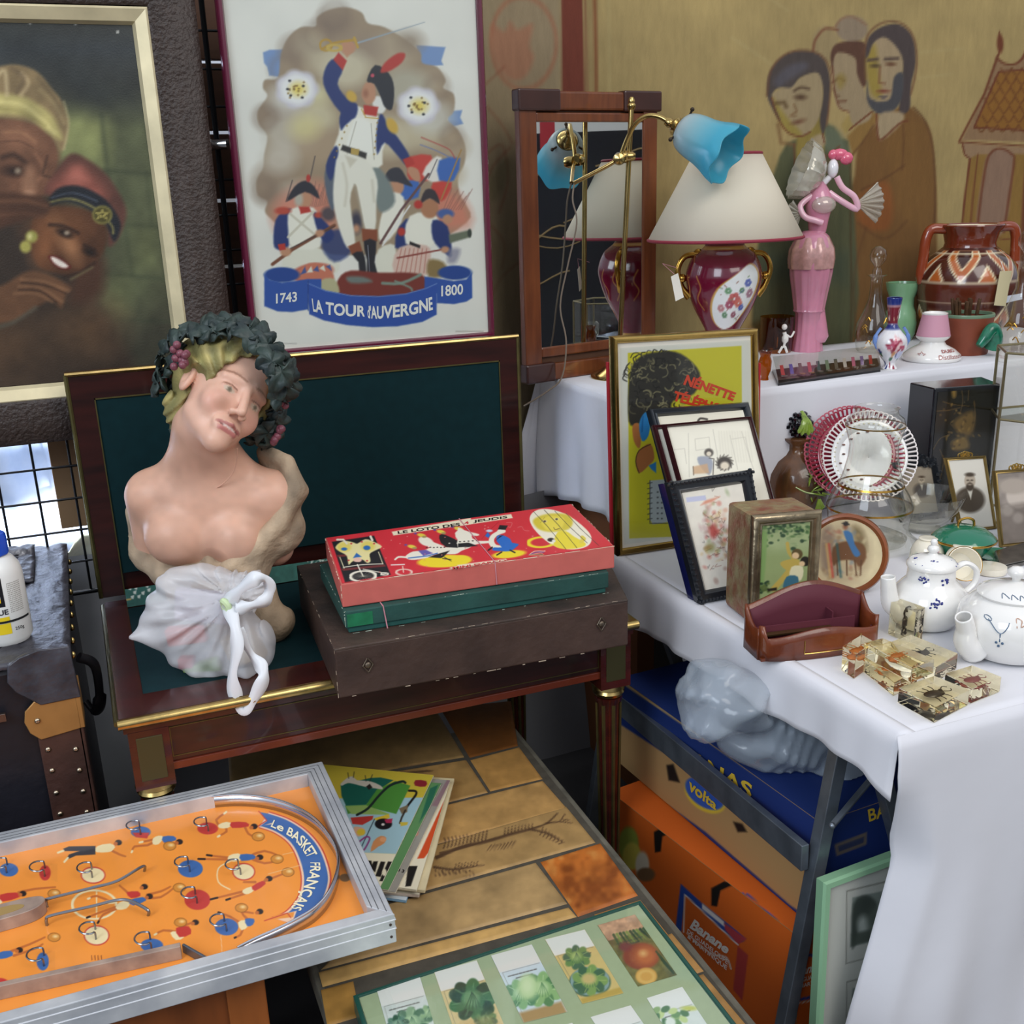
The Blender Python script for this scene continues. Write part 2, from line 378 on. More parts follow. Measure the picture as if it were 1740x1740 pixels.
# ---- painted canvas behind the right half of the stall
canvas_m = mat('painted_canvas', attr=True, rough=.95, var=.12, vs=60, stretch=(1, 1, .25), bump=.25, bs=400)
OUT = '6b3a24'
def paint_backdrop(p):
    p.mottle(.10, 150, 3).mottle(.05, 40, 5)
    p.poly([(700,-60),(960,-60),(962,420),(900,800),(700,800)], '8d7d60', 10)
    p.at(800, 0, .3794)
    p.ell(240, 190, 150, 205, '8f7e62', 3); p.ell(240, 190, 152, 208, '9a5f45', 3, .55, 0, 9)
    p.poly([(90,110),(150,140),(180,95),(215,130),(285,105),(270,200),(290,260),(240,350),(160,345),(100,250)], 'a4644a', 5, .55, 4)
    for c in ([(70,480),(140,560),(190,640)], [(60,700),(140,650),(170,800),(130,950)], [(80,1350),(130,1250),(210,1180)], [(90,1010),(150,1090),(140,1200)], [(180,660),(90,760),(60,900)], [(150,300),(60,380)]):
        p.line(c, 10, '7c4430', .4, 3, 5)
    p.poly([(75,820),(160,700),(185,760),(110,900)], '5f5a3c', 6, .4, 4); p.poly([(70,1050),(180,1100),(200,1480),(80,1500)], '7d6f52', 12, .5)
    p.poly([(415,-30),(508,-30),(520,420),(418,420)], '6d3628', 2); p.poly([(508,-30),(575,-30),(575,420),(518,420)], '917c52', 2)
    p.line([(560,-20),(568,420)], 14, '7b482b', .8, 2); p.line([(520,-20),(528,420)], 5, '6d3628', .6, 2)
    p.line([(620,0),(625,500)], 8, 'a89868', .6, 3)
    p.at(1240, 0, .3794)
    for c in ([(0,170),(180,300)], [(150,-10),(240,50)], [(850,235),(1060,215)], [(850,350),(1000,330)]): p.line(c, 8, 'b0a070', .5, 3)
    p.poly([(560,820),(590,640),(760,480),(860,520),(920,640),(940,1000),(880,1500),(520,1560),(440,1000)], '74512a', 3, .95, 5)      # brown cloaks
    p.poly([(610,520),(520,600),(500,560),(540,500)], 'a08a50', 3); p.poly([(530,610),(640,500),(680,520),(560,700)], '8a6a38', 3)
    p.poly([(590,880),(700,810),(740,900),(720,1020),(640,1030),(580,980)], '8a5228', 6, .9, 5)
    p.poly([(700,600),(860,540),(915,700),(900,1000),(780,980),(740,800)], '7d5a2e', 8, .7, 4)
    p.poly([(210,700),(300,620),(440,560),(500,620),(548,720),(550,1560),(130,1560),(110,1150)], '55573c', 3, 1, 3)               # green cloak
    p.poly([(430,560),(500,600),(540,700),(470,690),(400,640)], '68705a', 6, .8, 3)
    for x in (180, 260, 340, 430, 500): p.line([(x,850),(x-10,1540)], 9, '454a34', .45, 4)
    p.poly([(120,1130),(300,1100),(540,1130),(540,1280),(250,1250),(110,1270)], '3f4c40', 14, .45)
    p.ell(545, 130, 74, 60, '8d7c66', 3); p.ell(420, 200, 62, 80, '98855e', 3); p.line([(360,230),(372,180),(420,130),(480,135)], 12, '7a5038', .9, 2, 4)
    p.line([(470,120),(500,85),(550,75),(610,110)], 9, '8a6a50', .9, 2, 4)
    p.poly([(290,600),(400,500),(420,640),(400,720),(300,770)], '8c7a3c', 3, 1, 3)                                           # neck
    p.poly([(340,640),(400,600),(425,640),(360,720)], 'a49272', 3, 1, 3)
    p.poly([(170,430),(260,380),(390,310),(405,420),(395,520),(350,590),(300,610),(240,590),(195,520)], '9c8a68', 2, 1, 5)
    p.poly([(175,440),(205,480),(250,540),(310,600),(270,610),(220,570),(190,510)], '94823c', 4, .9, 4)
    p.poly([(150,430),(158,330),(220,255),(310,230),(400,255),(440,340),(440,470),(415,600),(395,540),(410,420),(385,330),(300,350),(255,395),(200,395),(170,440),(210,540),(190,520)], '4d4440', 2, 1, 4)
    p.poly([(180,360),(240,300),(320,280),(330,310),(250,360),(200,395)], '5a5860', 5, .7, 4)
    p.line([(150,430),(165,320),(225,250),(310,228),(400,250),(446,330),(440,470),(430,560)], 9, '6c4a34', .8, 2, 4); p.line([(170,440),(195,520),(240,590),(300,612),(350,592)], 8, OUT, .8, 1.5, 4)
    p.line([(270,410),(300,395),(340,400)], 12, '5a4634', .9, 2, 4); p.ell(300, 438, 26, 11, '57402c', 3); p.line([(270,470),(285,500),(255,520),(280,520)], 8, '7a5a3a', .8, 2)
    p.line([(190,465),(225,462),(235,480)], 16, '5a4428', .8, 3); p.ell(292, 547, 28, 9, '6d4a34', 3, 1, -.25); p.line([(200,560),(215,640),(275,650)], 14, '7a5a38', .8, 3)
    p.line([(275,650),(280,790)], 7, OUT, .8, 1.5); p.line([(410,600),(420,640)], 8, OUT, .8)
    p.line([(300,820),(350,750),(430,700),(495,655)], 8, '6a4630', .9, 1.5, 4); p.line([(320,830),(370,790),(440,770),(500,735)], 8, '6a4630', .9, 1.5, 4)
    for i in range(8): p.line([(330+i*22,775-i*13),(342+i*21,810-i*12)], 6, '6a4630', .8, 1.5)
    # second head
    p.poly([(450,270),(470,230),(520,225),(600,240),(625,320),(600,390),(640,520),(560,560),(530,500),(480,480),(455,380)], '9a8768', 2, 1, 5)
    p.poly([(445,250),(470,200),(540,185),(610,200),(620,330),(600,390),(570,330),(560,260),(490,235),(462,260),(455,330)], '5b3e30', 2, 1, 4)
    p.line([(455,370),(485,350),(510,362)], 10, '6a4a34', .8, 2); p.line([(460,400),(472,430),(488,430)], 7, '6a4a34', .9, 2); p.line([(485,455),(520,452)], 9, '6d4530', .9, 2)
    p.line([(455,300),(465,400),(490,480),(535,500)], 7, OUT, .7, 1.5, 4); p.poly([(470,350),(500,330),(520,360),(490,400)], '8c7838', 5, .7, 3); p.line([(540,580),(640,500)], 8, OUT, .9)
    # bearded head
    p.poly([(612,240),(640,180),(700,150),(765,220),(770,340),(740,470),(680,500),(625,430)], 'a08c6c', 2, 1, 5)
    p.poly([(612,250),(650,200),(668,330),(680,430),(640,430),(615,350)], '96823a', 5, .9, 4)
    p.poly([(608,250),(620,170),(680,120),(760,110),(820,170),(832,280),(812,380),(806,490),(760,500),(772,360),(768,250),(700,170),(645,190),(620,250)], '4c4240', 2, 1, 4)
    p.poly([(615,360),(625,430),(650,450),(670,455),(720,440),(735,345),(775,330),(770,440),(730,500),(680,512),(640,490),(615,440)], '4b4a4c', 2, 1, 4)
    p.line([(600,240),(622,150),(690,100),(770,105),(825,170),(838,290),(812,420)], 9, '6c4a34', .8, 2, 4)
    p.line([(620,270),(660,265)], 14, '56463c', 1, 2); p.line([(695,265),(750,262)], 14, '56463c', 1, 2); p.ell(650, 295, 22, 9, '5a4a30', 2); p.ell(720, 288, 22, 9, '6a4a34', 2)
    p.line([(672,300),(668,370),(695,375)], 7, '7a5038', .9, 2); p.ell(688, 408, 26, 7, '7a4030', 2); p.poly([(665,430),(710,428),(690,446)], '5a5050', 2)
    p.poly([(670,515),(760,500),(780,540),(680,630)], 'a39070', 3, 1, 3); p.line([(660,510),(668,600),(685,625),(760,555),(800,540)], 8, OUT, .9, 1.5, 3)
    p.line([(825,480),(880,540),(920,650),(935,850),(925,1040)], 8, '5d3c22', .8, 2, 4); p.line([(780,560),(785,640),(780,760)], 8, '5d3c22', .6, 2)
    p.line([(600,850),(700,800),(790,740)], 8, '5d3c22', .7, 2, 4); p.line([(550,700),(600,640),(650,560)], 8, '5d3c22', .7, 2); p.line([(550,700),(545,1540)], 8, '4a3a22', .8, 2)
    p.line([(585,1000),(700,1070),(800,990)], 8, '5d3c22', .6, 3, 4); p.line([(620,1020),(560,1240),(570,1500)], 8, '5d3c22', .5, 3, 4)
    # chapel
    p.poly([(1200,250),(1230,285),(1270,290),(1318,230),(1400,230),(1400,640),(1060,625),(1150,420)], '8c6f50', 2)
    p.poly([(1208,320),(1400,315),(1400,585),(1110,570)], '8a5f28', 2)
    for r_ in range(7):
        for c_ in range(9): p.line([(1120+c_*42-r_%2*21+r_*2, 560-r_*42), (1141+c_*42-r_%2*21+r_*2, 590-r_*42), (1162+c_*42-r_%2*21+r_*2, 560-r_*42)], 6, '6a4020', .9 if 1118+(7-r_)*3+r_*13 < 1141+c_*42 < 1400 else 0, 1.5, 4)
    p.line([(1208,320),(1400,312)], 8, OUT); p.line([(1208,320),(1110,570),(1400,590)], 8, OUT)
    p.line([(1205,245),(1150,420),(1045,635),(1400,660)], 9, OUT, 1, 1.5); p.line([(1200,260),(1230,285),(1270,288),(1300,265),(1318,225)], 9, OUT, 1, 1.5, 4); p.line([(1208,250),(1212,140)], 7, OUT); p.ell(1214, 195, 13, 42, OUT, 1.5)
    p.poly([(1075,660),(1400,660),(1400,1500),(1100,1500),(1050,1040),(1095,700)], '8a6a34', 2)
    p.poly([(1060,640),(1400,665),(1400,690),(1130,690),(1090,710),(1070,690)], '94785a', 2); p.line([(1060,640),(1070,690),(1095,712)], 8, OUT); p.line([(1095,712),(1052,1040)], 9, OUT); p.line([(1128,690),(1090,1040)], 7, OUT, .8)
    p.poly([(1150,770),(1170,690),(1215,668),(1255,680),(1272,730),(1228,1040),(1120,1040)], '8a6e5a', 2, 1, 3); p.line([(1120,1040),(1158,760),(1180,685),(1220,665),(1262,690),(1272,740),(1228,1040)], 9, OUT, .9, 1.5, 3)
    p.poly([(1320,700),(1400,690),(1400,1500),(1260,1500)], '6a3c28', 2, .9); p.line([(1110,1060),(1280,1075)], 7, OUT, .7)
q = Q((.85, YB, 2.25), (3.75, YB, 2.25), (3.75, YB, .25), (.85, YB, .25))
o = sheet('painted_backdrop', q, .0055, 'a5905f', paint_backdrop, canvas_m)
V = np.array([v.co[:] for v in o.data.vertices]); V[:, 1] += .012*np.sin(V[:, 0]*5+1)+.006*np.sin(V[:, 0]*13+V[:, 2]*2)+.004*np.sin(V[:, 2]*9)
o.data.vertices.foreach_set('co', V.ravel()); o.data.polygons.foreach_set('use_smooth', [True]*len(o.data.polygons))
tag(o, 'large olive painted canvas with robed figures and a chapel hanging behind the stall', 'backdrop')

# ---- left background seen through the black mesh: brown boards, white sheets, grey cloth
wood_b = mat('brown_planks', '5a3c2a', .7, var=.3, vs=3, stretch=(1, 1, 12))
sh = thing('wooden_crate', 'brown wooden slatted panel standing behind the black wire mesh', 'panel', (.15, 2.75, 0))
MB().box((-.02, 2.74, 0), (.07, 2.78, 2.3)).build('upright', mat('pale_post', '8d7355', .7, var=.2, vs=4), sh, 0, .003)
for k in range(11): MB().box((.07, 2.70, .70+k*.15), (.82, 2.73, .842+k*.15)).build('plank', wood_b, sh, 0, .002)
MB().box((-.10, 2.69, .86), (-.02, 2.72, 1.22)).build('door_panel', mat('tan_board', '9a7a58', .7, var=.2, vs=4), sh, 0, .002)
MB().box((.0, 2.685, .93), (.14, 2.70, 1.22)).build('inset_panel', mat('ochre_board', 'a5714a', .6, var=.15, vs=4), sh, 0, .002)
wsheet = mat('white_awning_cloth', 'dfe6f2', .8, var=.15, vs=4, col2='9fb4d6', detail=6)
nu, nv = 40, 30
V = [(-1.6+2.0*i/(nu-1), 3.9+.08*math.sin(i*.9+j*.2)+.04*math.sin(j*1.1), .2+1.9*j/(nv-1)) for j in range(nv) for i in range(nu)]
tag(MB().grid(V, nu, nv).build('white_awning', wsheet, smooth=60, solid=.003), 'white and blue sheet hanging in daylight beyond the black mesh', 'sheet')
V = [(-.27+.36*i/19, 3.05-.15*j/11+.02*math.sin(i*.8+j), .45+.36*math.sin(j/11*1.4)*(.72+.015*i)+.015*math.sin(i*1.3)) for j in range(12) for i in range(20)]
tag(MB().grid(V, 20, 12).build('plastic_bundle', mat('pale_green_plastic', 'c3cabb', .4, var=.3, vs=9), smooth=60, solid=.003), 'pale greenish plastic bundle lying low behind the mesh', 'bundle')
gc = mat('grey_cloth', '8a8b8e', .9, var=.25, vs=2.5, bump=.4, bs=14)
nu, nv = 60, 46
V = []
for j in range(nv):
    for i in range(nu):
        x = -1.3+2.9*i/(nu-1); t = j/(nv-1); y = 2.70-.02*math.sin(i*.7); z = .78*(1-t)
        V.append((x, y-.03*math.sin(x*9+t*3)*t-.10*t, z+.0))
tag(MB().grid(V, nu, nv).build('grey_ground_cloth', gc, smooth=60), 'dark grey cloth hanging to the ground behind the desk and trunk', 'cloth')
# ---- black wire mesh
mesh_m = mat('black_wire', '101216', .35, .3)
g = thing('wire_mesh_panel', 'black wire mesh display panel that carries the two big pictures', 'display panel', (0, 2.56, 0))
yb = 2.56; mb = MB()
for x in np.arange(-.59, .95, .0765): mb.tube([(x, yb, .74), (x, yb, 2.4)], .0028, 6)
for z in np.arange(.74, 2.42, .075): mb.tube([(-.62, yb-.004, z), (.93, yb-.004, z)], .0028, 6)
mb.build('wires', mesh_m, g)
MB().tube([(-.62, yb, .738), (.93, yb, .738)], .006, 8).build('bottom_rail', mesh_m, g)
MB().tube([(.345, yb-.012, .74), (.345, yb-.012, 2.4)], .006, 8).build('side_rail', mesh_m, g)
pc = P(375, 245, y=2.5); c = MB(); c.tube([pc+(-.02, .02, 0), pc+(.015, .0, 0)], .011, 16); c.ball(pc+(-.02, .02, 0), .013)
tag(c.build('picture_clip', mat('chrome', 'd8dadc', .15, 1), smooth=40), 'small chrome clip holding the tall framed poster to the mesh', 'clip')
# ================================================================ big pictures on the mesh
art_m = mat('painted_canvas_oil', attr=True, rough=.45, bump=.12, bs=260)
print_m = mat('printed_paper', attr=True, rough=.55)
gold = mat('gold_leaf', 'd8b870', .32, 1, var=.25, vs=30)
cream_g = mat('worn_cream_gilding', 'e4d6ae', .42, .25, var=.25, vs=14, detail=6)
emboss = mat('dark_embossed_leather', '40342f', .42, var=.3, vs=60, bump=1.0, bs=130)
pane = glass('picture_glass', rough=.05, tint=1.0)
def paint_couple(p):
    p.at(0, 0, .4022)
    p.poly([(-700,90),(720,90),(720,330),(-700,330)], '30363a', 60); p.poly([(280,470),(720,500),(720,1200),(480,1300),(420,900),(260,700)], '565c40', 40, .9, 4)
    p.poly([(270,480),(440,500),(450,680),(400,700),(260,660)], '8b9058', 20, .75, 4); p.ell(330, 600, 70, 80, '9aa068', 40, .5)
    p.line([(430,490),(440,600),(460,760)], 14, '3c4330', .6, 5); p.line([(440,720),(700,740)], 12, '3a412e', .7, 5); p.line([(540,950),(700,960)], 12, '3a412e', .7, 5)
    p.line([(450,1160),(560,1165),(700,1180)], 10, '3a412e', .7, 5); p.line([(530,960),(560,1160)], 10, '3a412e', .5, 5); p.line([(620,730),(640,950)], 9, '3a412e', .5, 5); p.line([(480,1350),(720,1360)], 10, '353c2c', .6, 5)
    p.poly([(560,960),(660,970),(670,1130),(580,1140)], '6b7048', 14, .5); p.poly([(450,1180),(540,1190),(540,1320),(430,1300)], '6a6e48', 16, .6, 3)
    p.line([(0,160),(150,190),(300,300),(420,420)], 60, '262c2c', .5, 25, 4); p.poly([(280,320),(600,330),(600,470),(300,450)], '23282a', 30, .6)
    p.poly([(-300,900),(150,930),(330,1180),(480,1400),(520,1600),(-300,1700)], '342a22', 12, 1, 4)
    p.ell(60, 1460, 150, 130, '543e2a', 50, .8); p.ell(380, 1390, 110, 100, '5e452e', 40, .9); p.ell(-120, 1450, 120, 120, '4a3626', 40)
    p.poly([(330,1090),(430,1080),(440,1200),(400,1260),(300,1270)], '4a3022', 12, 1, 4)
    # man
    p.poly([(-170,520),(100,500),(210,560),(250,640),(240,740),(190,830),(0,850),(-170,800)], '6d4a36', 6, 1, 4)
    p.poly([(-20,520),(100,520),(180,580),(150,640),(20,620)], '8d6248', 14, .8, 4); p.line([(10,560),(90,560),(150,600)], 8, 'a67a58', .6, 3, 3); p.line([(0,600),(80,596),(140,625)], 6, '55382a', .7, 2, 3)
    p.line([(10,665),(60,655),(110,690)], 20, '3c281e', .9, 4, 3); p.ell(65, 722, 46, 22, '2c1d16', 6); p.ell(75, 722, 13, 12, 'b8a890', 3, .7); p.line([(150,650),(190,720),(160,760)], 10, '9a6c50', .7, 4, 3)
    p.poly([(110,700),(145,720),(150,820),(100,830),(92,780)], '9a7055', 7, .9, 4); p.ell(122, 822, 18, 12, 'c49a7c', 5, .8); p.line([(200,660),(180,740),(215,750)], 7, '3a261c', .8, 3)
    p.poly([(-170,330),(0,280),(80,274),(160,305),(220,375),(262,430),(290,530),(262,640),(215,575),(130,520),(0,500),(-170,510)], '84704e', 3, 1, 4)
    p.poly([(-170,400),(60,400),(160,440),(230,500),(262,590),(200,560),(100,490),(-170,480)], 'b0a468', 5, 1, 4)
    for c, h in (([(0,430),(110,450),(230,560)], 'd8cc88'), ([(0,460),(90,475),(190,530)], '8f8450'), ([(-20,330),(20,300),(30,400)], 'd2bf94'), ([(90,310),(120,350),(90,400)], 'cbb488'), ([(160,330),(220,400),(250,480)], '6a5a40'), ([(50,290),(100,330),(70,390)], '6a5840'), ([(170,380),(230,440),(270,520)], 'a89468')): p.line(c, 13, h, .7, 4, 4)
    p.line([(270,430),(290,520),(270,630)], 8, 'c8b888', .6, 3, 4)
    # woman
    p.poly([(190,820),(230,730),(300,650),(380,680),(460,750),(525,860),(530,930),(490,1020),(455,1035),(440,920),(330,850)], '5c3a30', 4, 1, 4)
    p.poly([(215,800),(270,730),(330,700),(400,750),(450,830),(400,860),(300,800)], '9a5648', 12, .8, 4); p.poly([(280,740),(340,715),(370,760),(300,780)], 'b87060', 10, .6, 4)
    p.poly([(150,900),(240,870),(380,890),(450,960),(440,1060),(380,1120),(300,1160),(220,1150),(150,1110),(130,1000)], '50321f', 4, 1, 4)
    p.ell(230, 960, 90, 60, '7a4e30', 26, .9); p.ell(180, 1060, 36, 50, '8a5836', 20, .8); p.ell(300, 1050, 30, 55, '9a6a48', 12, .8, -.5); p.ell(270, 1000, 18, 60, 'b08058', 14, .5, -.5)
    p.line([(210,950),(270,955),(330,985)], 13, '2b1a12', .9, 3, 3); p.ell(275, 985, 34, 17, '20140e', 4, 1, .4); p.ell(282, 984, 12, 9, 'c8b8a0', 2, .7); p.ell(380, 1065, 28, 15, '20140e', 4, 1, .4); p.line([(355,1035),(400,1055)], 9, '2b1a12', .9, 3)
    p.poly([(205,1080),(250,1085),(300,1125),(280,1140),(240,1130),(215,1105)], '5a2018', 2, 1, 3); p.poly([(215,1085),(250,1096),(288,1124),(268,1132),(232,1114)], 'e8ddd0', 2, 1, 3)
    p.poly([(200,870),(240,800),(330,785),(430,830),(490,900),(510,960),(480,1020),(440,930),(370,880),(280,850)], '1d2026', 3, 1, 4)
    p.line([(210,855),(300,840),(400,880),(470,950),(478,985)], 9, '7b7446', 1, 2, 4); p.line([(220,835),(310,815),(410,850)], 5, '5d6878', .7, 2, 4)
    p.ell(432, 908, 43, 40, '77703c', 2); p.ell(432, 908, 34, 31, '4a4420', 2); p.line([(410,925),(432,885),(452,925),(405,900),(458,900),(410,925)], 4, 'a89c58', 1, 1)
    p.ell(133, 1000, 26, 26, '94904a', 3); p.ell(108, 1042, 24, 26, 'a29c50', 3); p.ell(126, 998, 9, 12, 'd4cc88', 3)
    p.poly([(-170,820),(120,820),(205,850),(200,900),(110,930),(-170,1000)], '4a3022', 5, 1, 4); p.line([(0,850),(110,848),(195,870)], 14, '6e4a34', .8, 4); p.line([(0,910),(100,900),(180,915)], 12, '5e3e2c', .8, 4)
    p.poly([(-170,1280),(20,1200),(120,1145),(220,1165),(300,1215),(280,1240),(260,1300),(210,1270),(120,1320),(40,1360),(-170,1370)], '63442e', 4, 1, 4)
    for c in ([(90,1180),(190,1190),(290,1230)], [(80,1210),(170,1215),(262,1275)], [(60,1240),(150,1240),(220,1275)]): p.line(c, 9, '8d6648', .7, 3, 3)
    for c in ([(90,1195),(190,1205),(275,1240)], [(80,1225),(170,1230),(240,1280)]): p.line(c, 5, '2c1c14', .7, 2, 3)
    p.line([(0,1380),(60,1360),(150,1300)], 14, '5a6258', .5, 4, 3); p.line([(270,1170),(340,1150),(400,1110)], 10, '2a1a12', .7, 3, 3); p.line([(300,1180),(390,1130)], 6, '8d8a60', .6, 3)
    for x, y in ((128,98),(320,100),(497,135)): p.ell(x, y, 6, 5, 'c8c8c0', 1)
    p.mottle(.18, 26, 9)
YP = 2.50
big = thing('framed_painting', 'large oil painting of a turbaned man and smiling woman in a wide dark embossed frame', 'painting', (-.2, YP, 1.11))
qi = Q((-.72, YP, 1.94), (.196, YP, 1.94), (.196, YP, 1.238), (-.72, YP, 1.238))
sheet('canvas', qi, .0028, '39382c', paint_couple, art_m, big)
ql = Q((-.752, YP-.0, 1.972), (.228, YP, 1.972), (.228, YP, 1.205), (-.752, YP, 1.205))
ring(MB(), ql, [(.0, .018), (.004, .02), (.026, .012), (.032, .001)]).build('gilt_liner', cream_g, big, smooth=0)
qf = Q((-.85, YP, 2.07), (.324, YP, 2.07), (.324, YP, 1.112), (-.85, YP, 1.112))
ring(MB(), qf, [(.0, -.03), (.0, .012), (.012, .022), (.05, .027), (.088, .024), (.096, .018), (.096, .0)]).build('moulding', emboss, big, smooth=50)
MB().box((-.84, YP+.003, 1.12), (.314, YP+.02, 2.06)).build('backing', wood_b, big)

def paint_hero(p):
    p.at(340, 0, .3564).mottle(.03, 60, 2)
    W, Bl, Rd, Sk = 'ece6d6', '28376e', 'b8382e', 'c08c6c'
    blue = '7b95c0'
    p.poly([(300,250),(330,238),(400,235),(400,370),(330,360),(320,320),(305,300)], blue, 1.5); p.poly([(1030,215),(1170,225),(1150,290),(1160,310),(1050,320)], blue, 1.5); p.poly([(1180,530),(1250,525),(1240,560),(1255,590),(1180,610)], blue, 1.5)
    sm = [(355,1060),(310,1010),(320,960),(275,930),(270,860),(300,800),(305,740),(320,650),(280,590),(275,530),(320,460),(300,420),(310,380),(370,370),(385,260),(420,180),(480,130),(550,125),(560,80),(620,45),(700,35),(770,60),(800,110),(880,130),(980,190),(1050,250),(1060,300),(1130,320),(1170,380),(1160,420),(1210,450),(1210,530),(1180,570),(1230,620),(1265,700),(1260,780),(1230,850),(1240,930),(1270,980),(1270,1060),(1000,1200),(500,1200)]
    p.poly(sm, 'a08a70', 2, 1, 4)
    rg = np.random.default_rng(4)
    for x, y, r, c in ((640,110,80,'8a7562'),(470,230,80,'8f7a66'),(520,210,60,'b8a88c'),(600,290,90,'c8ba9c'),(900,260,120,'b7a58a'),(1080,400,80,'b39f84'),(360,560,80,'8d7763'),(430,640,120,'c9bfae'),(350,850,90,'9b8570'),(470,950,100,'c9bfae'),(1190,700,80,'b39d80'),(1180,830,70,'c0aa88'),(780,230,90,'9a8672'),(700,330,110,'d8ceb0'),(560,560,90,'d6cba6'),(560,700,110,'b0977a'),(900,650,120,'d2c6a8'),(1060,640,90,'c9bb9c'),(420,470,90,'d9d5cc'),(330,930,60,'8f7865'),(1100,560,100,'d0ccc0'),(560,450,60,'e0d8a8'),(500,610,70,'d6c88c'),(1000,200,60,'94806a'),(380,760,80,'cfc4b4'),(980,420,110,'b9b4a0')): p.ell(x, y, r, r*.8, c, 12, .75)
    for x, y, r in ((400,330,60),(310,560,50),(300,900,46),(640,70,60),(1130,420,50),(1200,650,44),(560,170,60)): p.ell(x, y, r, r, '7d6858', 9, .35, 0, 12)
    for x, y in ((462,425),(1040,505)):
        for a in range(7): p.ell(x+58*math.cos(a*.9), y+52*math.sin(a*.9), 46, 42, 'cfc8cf', 4, 1)
        for a in range(6): p.ell(x+44*math.cos(a*1.05+.4), y+40*math.sin(a*1.05+.4), 40, 36, 'efece8', 5, .9)
        p.ell(x+5, y, 34, 30, 'e8cf62', 8)
        for i in range(14): p.ell(x+rg.normal(0, 22), y+rg.normal(0, 18), 5, 4, '8a6a30', 1)
        for a, b in ((-35,-40),(-30,30),(25,40),(30,-15),(-45,0)): p.ell(x+a, y+b, 7, 6, '333238', 1)
    p.poly([(345,1010),(400,930),(520,870),(620,900),(640,1100),(400,1120)], 'd88068', 14, .8, 3); p.poly([(1150,900),(1260,960),(1280,1080),(1080,1090)], 'd88068', 12, .8, 3)
    for i in range(16): x = 490+i*9; p.line([(x,1000-i*2),(x+16,860+(i*37)%60)], 3, '7a5a50', .7, 1)
    for i in range(8): p.line([(1160+i*12,1000),(1200+i*14,900+(i*23)%40)], 3, '8a5a50', .7, 1)
    p.line([(410,960),(440,860)], 4, '4a4040', 1, 1); p.line([(525,850),(548,745)], 4, '4a4040', 1, 1)
    # flag
    p.poly([(1010,745),(1100,740),(1110,800),(1090,860),(1000,860),(990,800)], 'c84438', 2, 1, 2); p.poly([(1105,760),(1150,750),(1160,850),(1110,870),(1060,830)], 'e8e0d4', 2, 1, 2); p.poly([(1140,765),(1240,755),(1210,860),(1140,860)], '3f68b0', 2, 1, 2)
    p.poly([(1110,870),(1200,870),(1180,930),(1150,960),(1110,920)], 'c84438', 2, 1, 2); p.poly([(960,880),(1040,860),(1040,940),(960,950)], '3f68b0', 2, 1, 2); p.line([(1055,655),(1140,690),(1190,715),(1215,755)], 5, 'b05048', 1, 1, 3); p.line([(1050,690),(1130,720),(1200,755)], 4, '6a78a8', 1, 1, 3); p.line([(1245,715),(1150,950)], 7, 'a88048', 1, 1)
    # left soldier
    p.poly([(390,1270),(430,1180),(560,1180),(655,1240),(660,1290),(600,1320),(450,1330)], 'e2ddcb', 2, 1, 3); p.poly([(350,1160),(360,1050),(410,1000),(440,1010),(430,1140),(410,1190),(370,1190)], Bl, 2, 1, 3)
    p.poly([(430,1000),(540,990),(580,1080),(570,1180),(440,1180),(420,1100)], W, 2, 1, 3); p.poly([(540,1010),(590,1050),(640,1120),(600,1160),(560,1100)], Bl, 2, 1, 3); p.ell(395, 1005, 38, 18, 'b84a38', 2); p.ell(565, 1025, 22, 14, 'b84a38', 2)
    p.line([(430,1020),(560,1130)], 12, 'd0c8b4'); p.line([(540,1010),(420,1130)], 12, 'd0c8b4'); p.ell(498, 950, 36, 38, Sk, 2); p.ell(470, 950, 20, 34, 'b8b0a0', 3); p.poly([(470,985),(520,985),(530,1010),(480,1020)], Rd, 1.5)
    p.poly([(415,960),(450,890),(500,862),(545,890),(568,948),(500,915)], '2e2c34', 1.5, 1, 3); p.ell(516, 850, 10, 18, Rd, 1); p.line([(345,1260),(440,1190),(560,1120),(640,1075)], 16, '7a4a34', 1, 1); p.line([(430,1185),(640,1080)], 5, '4a3a38')
    p.ell(408, 1200, 26, 22, Sk, 2); p.ell(572, 1112, 22, 18, Sk, 2); p.poly([(370,1165),(405,1160),(408,1190),(378,1195)], Rd, 1)
    p.poly([(600,1110),(690,1100),(720,1200),(640,1250),(580,1180)], Bl, 3, .8, 3); p.ell(612, 1020, 34, 34, '55484c', 4); p.ell(745, 1060, 26, 50, '3d3a4a', 4); p.ell(745, 1090, 16, 20, Sk, 3)
    # drum
    p.ell(535, 1300, 100, 44, 'c0604c', 2, 1, -.15); p.poly([(440,1320),(520,1255),(600,1270),(640,1330),(560,1350)], 'c8765c', 2, 1, 3)
    for i in range(5): p.poly([(478+i*30,1310-i*10),(500+i*30,1270-i*2),(508+i*30,1300-i*2)], 'e4dcc8' if i % 2 else '4a5a90', 1)
    # right soldiers
    p.ell(938, 890, 34, 40, Sk, 2); p.poly([(880,860),(900,810),(950,800),(985,850),(1012,890),(940,868)], '37353c', 1.5, 1, 3); p.poly([(900,930),(970,940),(960,1060),(880,1160),(850,1100)], W, 2, 1, 3); p.poly([(850,1190),(930,1170),(920,1300),(840,1300)], 'e2ddcb', 2, 1, 3)
    p.poly([(950,1080),(1010,1040),(1010,1180),(930,1180)], Bl, 2, 1, 2); p.poly([(1000,1030),(1120,1020),(1140,1120),(1090,1180),(980,1160)], W, 2, 1, 3); p.poly([(1110,1050),(1180,1080),(1200,1220),(1160,1200),(1110,1140)], Bl, 2, 1, 3)
    p.poly([(925,1300),(950,1180),(1080,1170),(1100,1230),(1080,1310)], 'd8b8a8', 2, 1, 3)
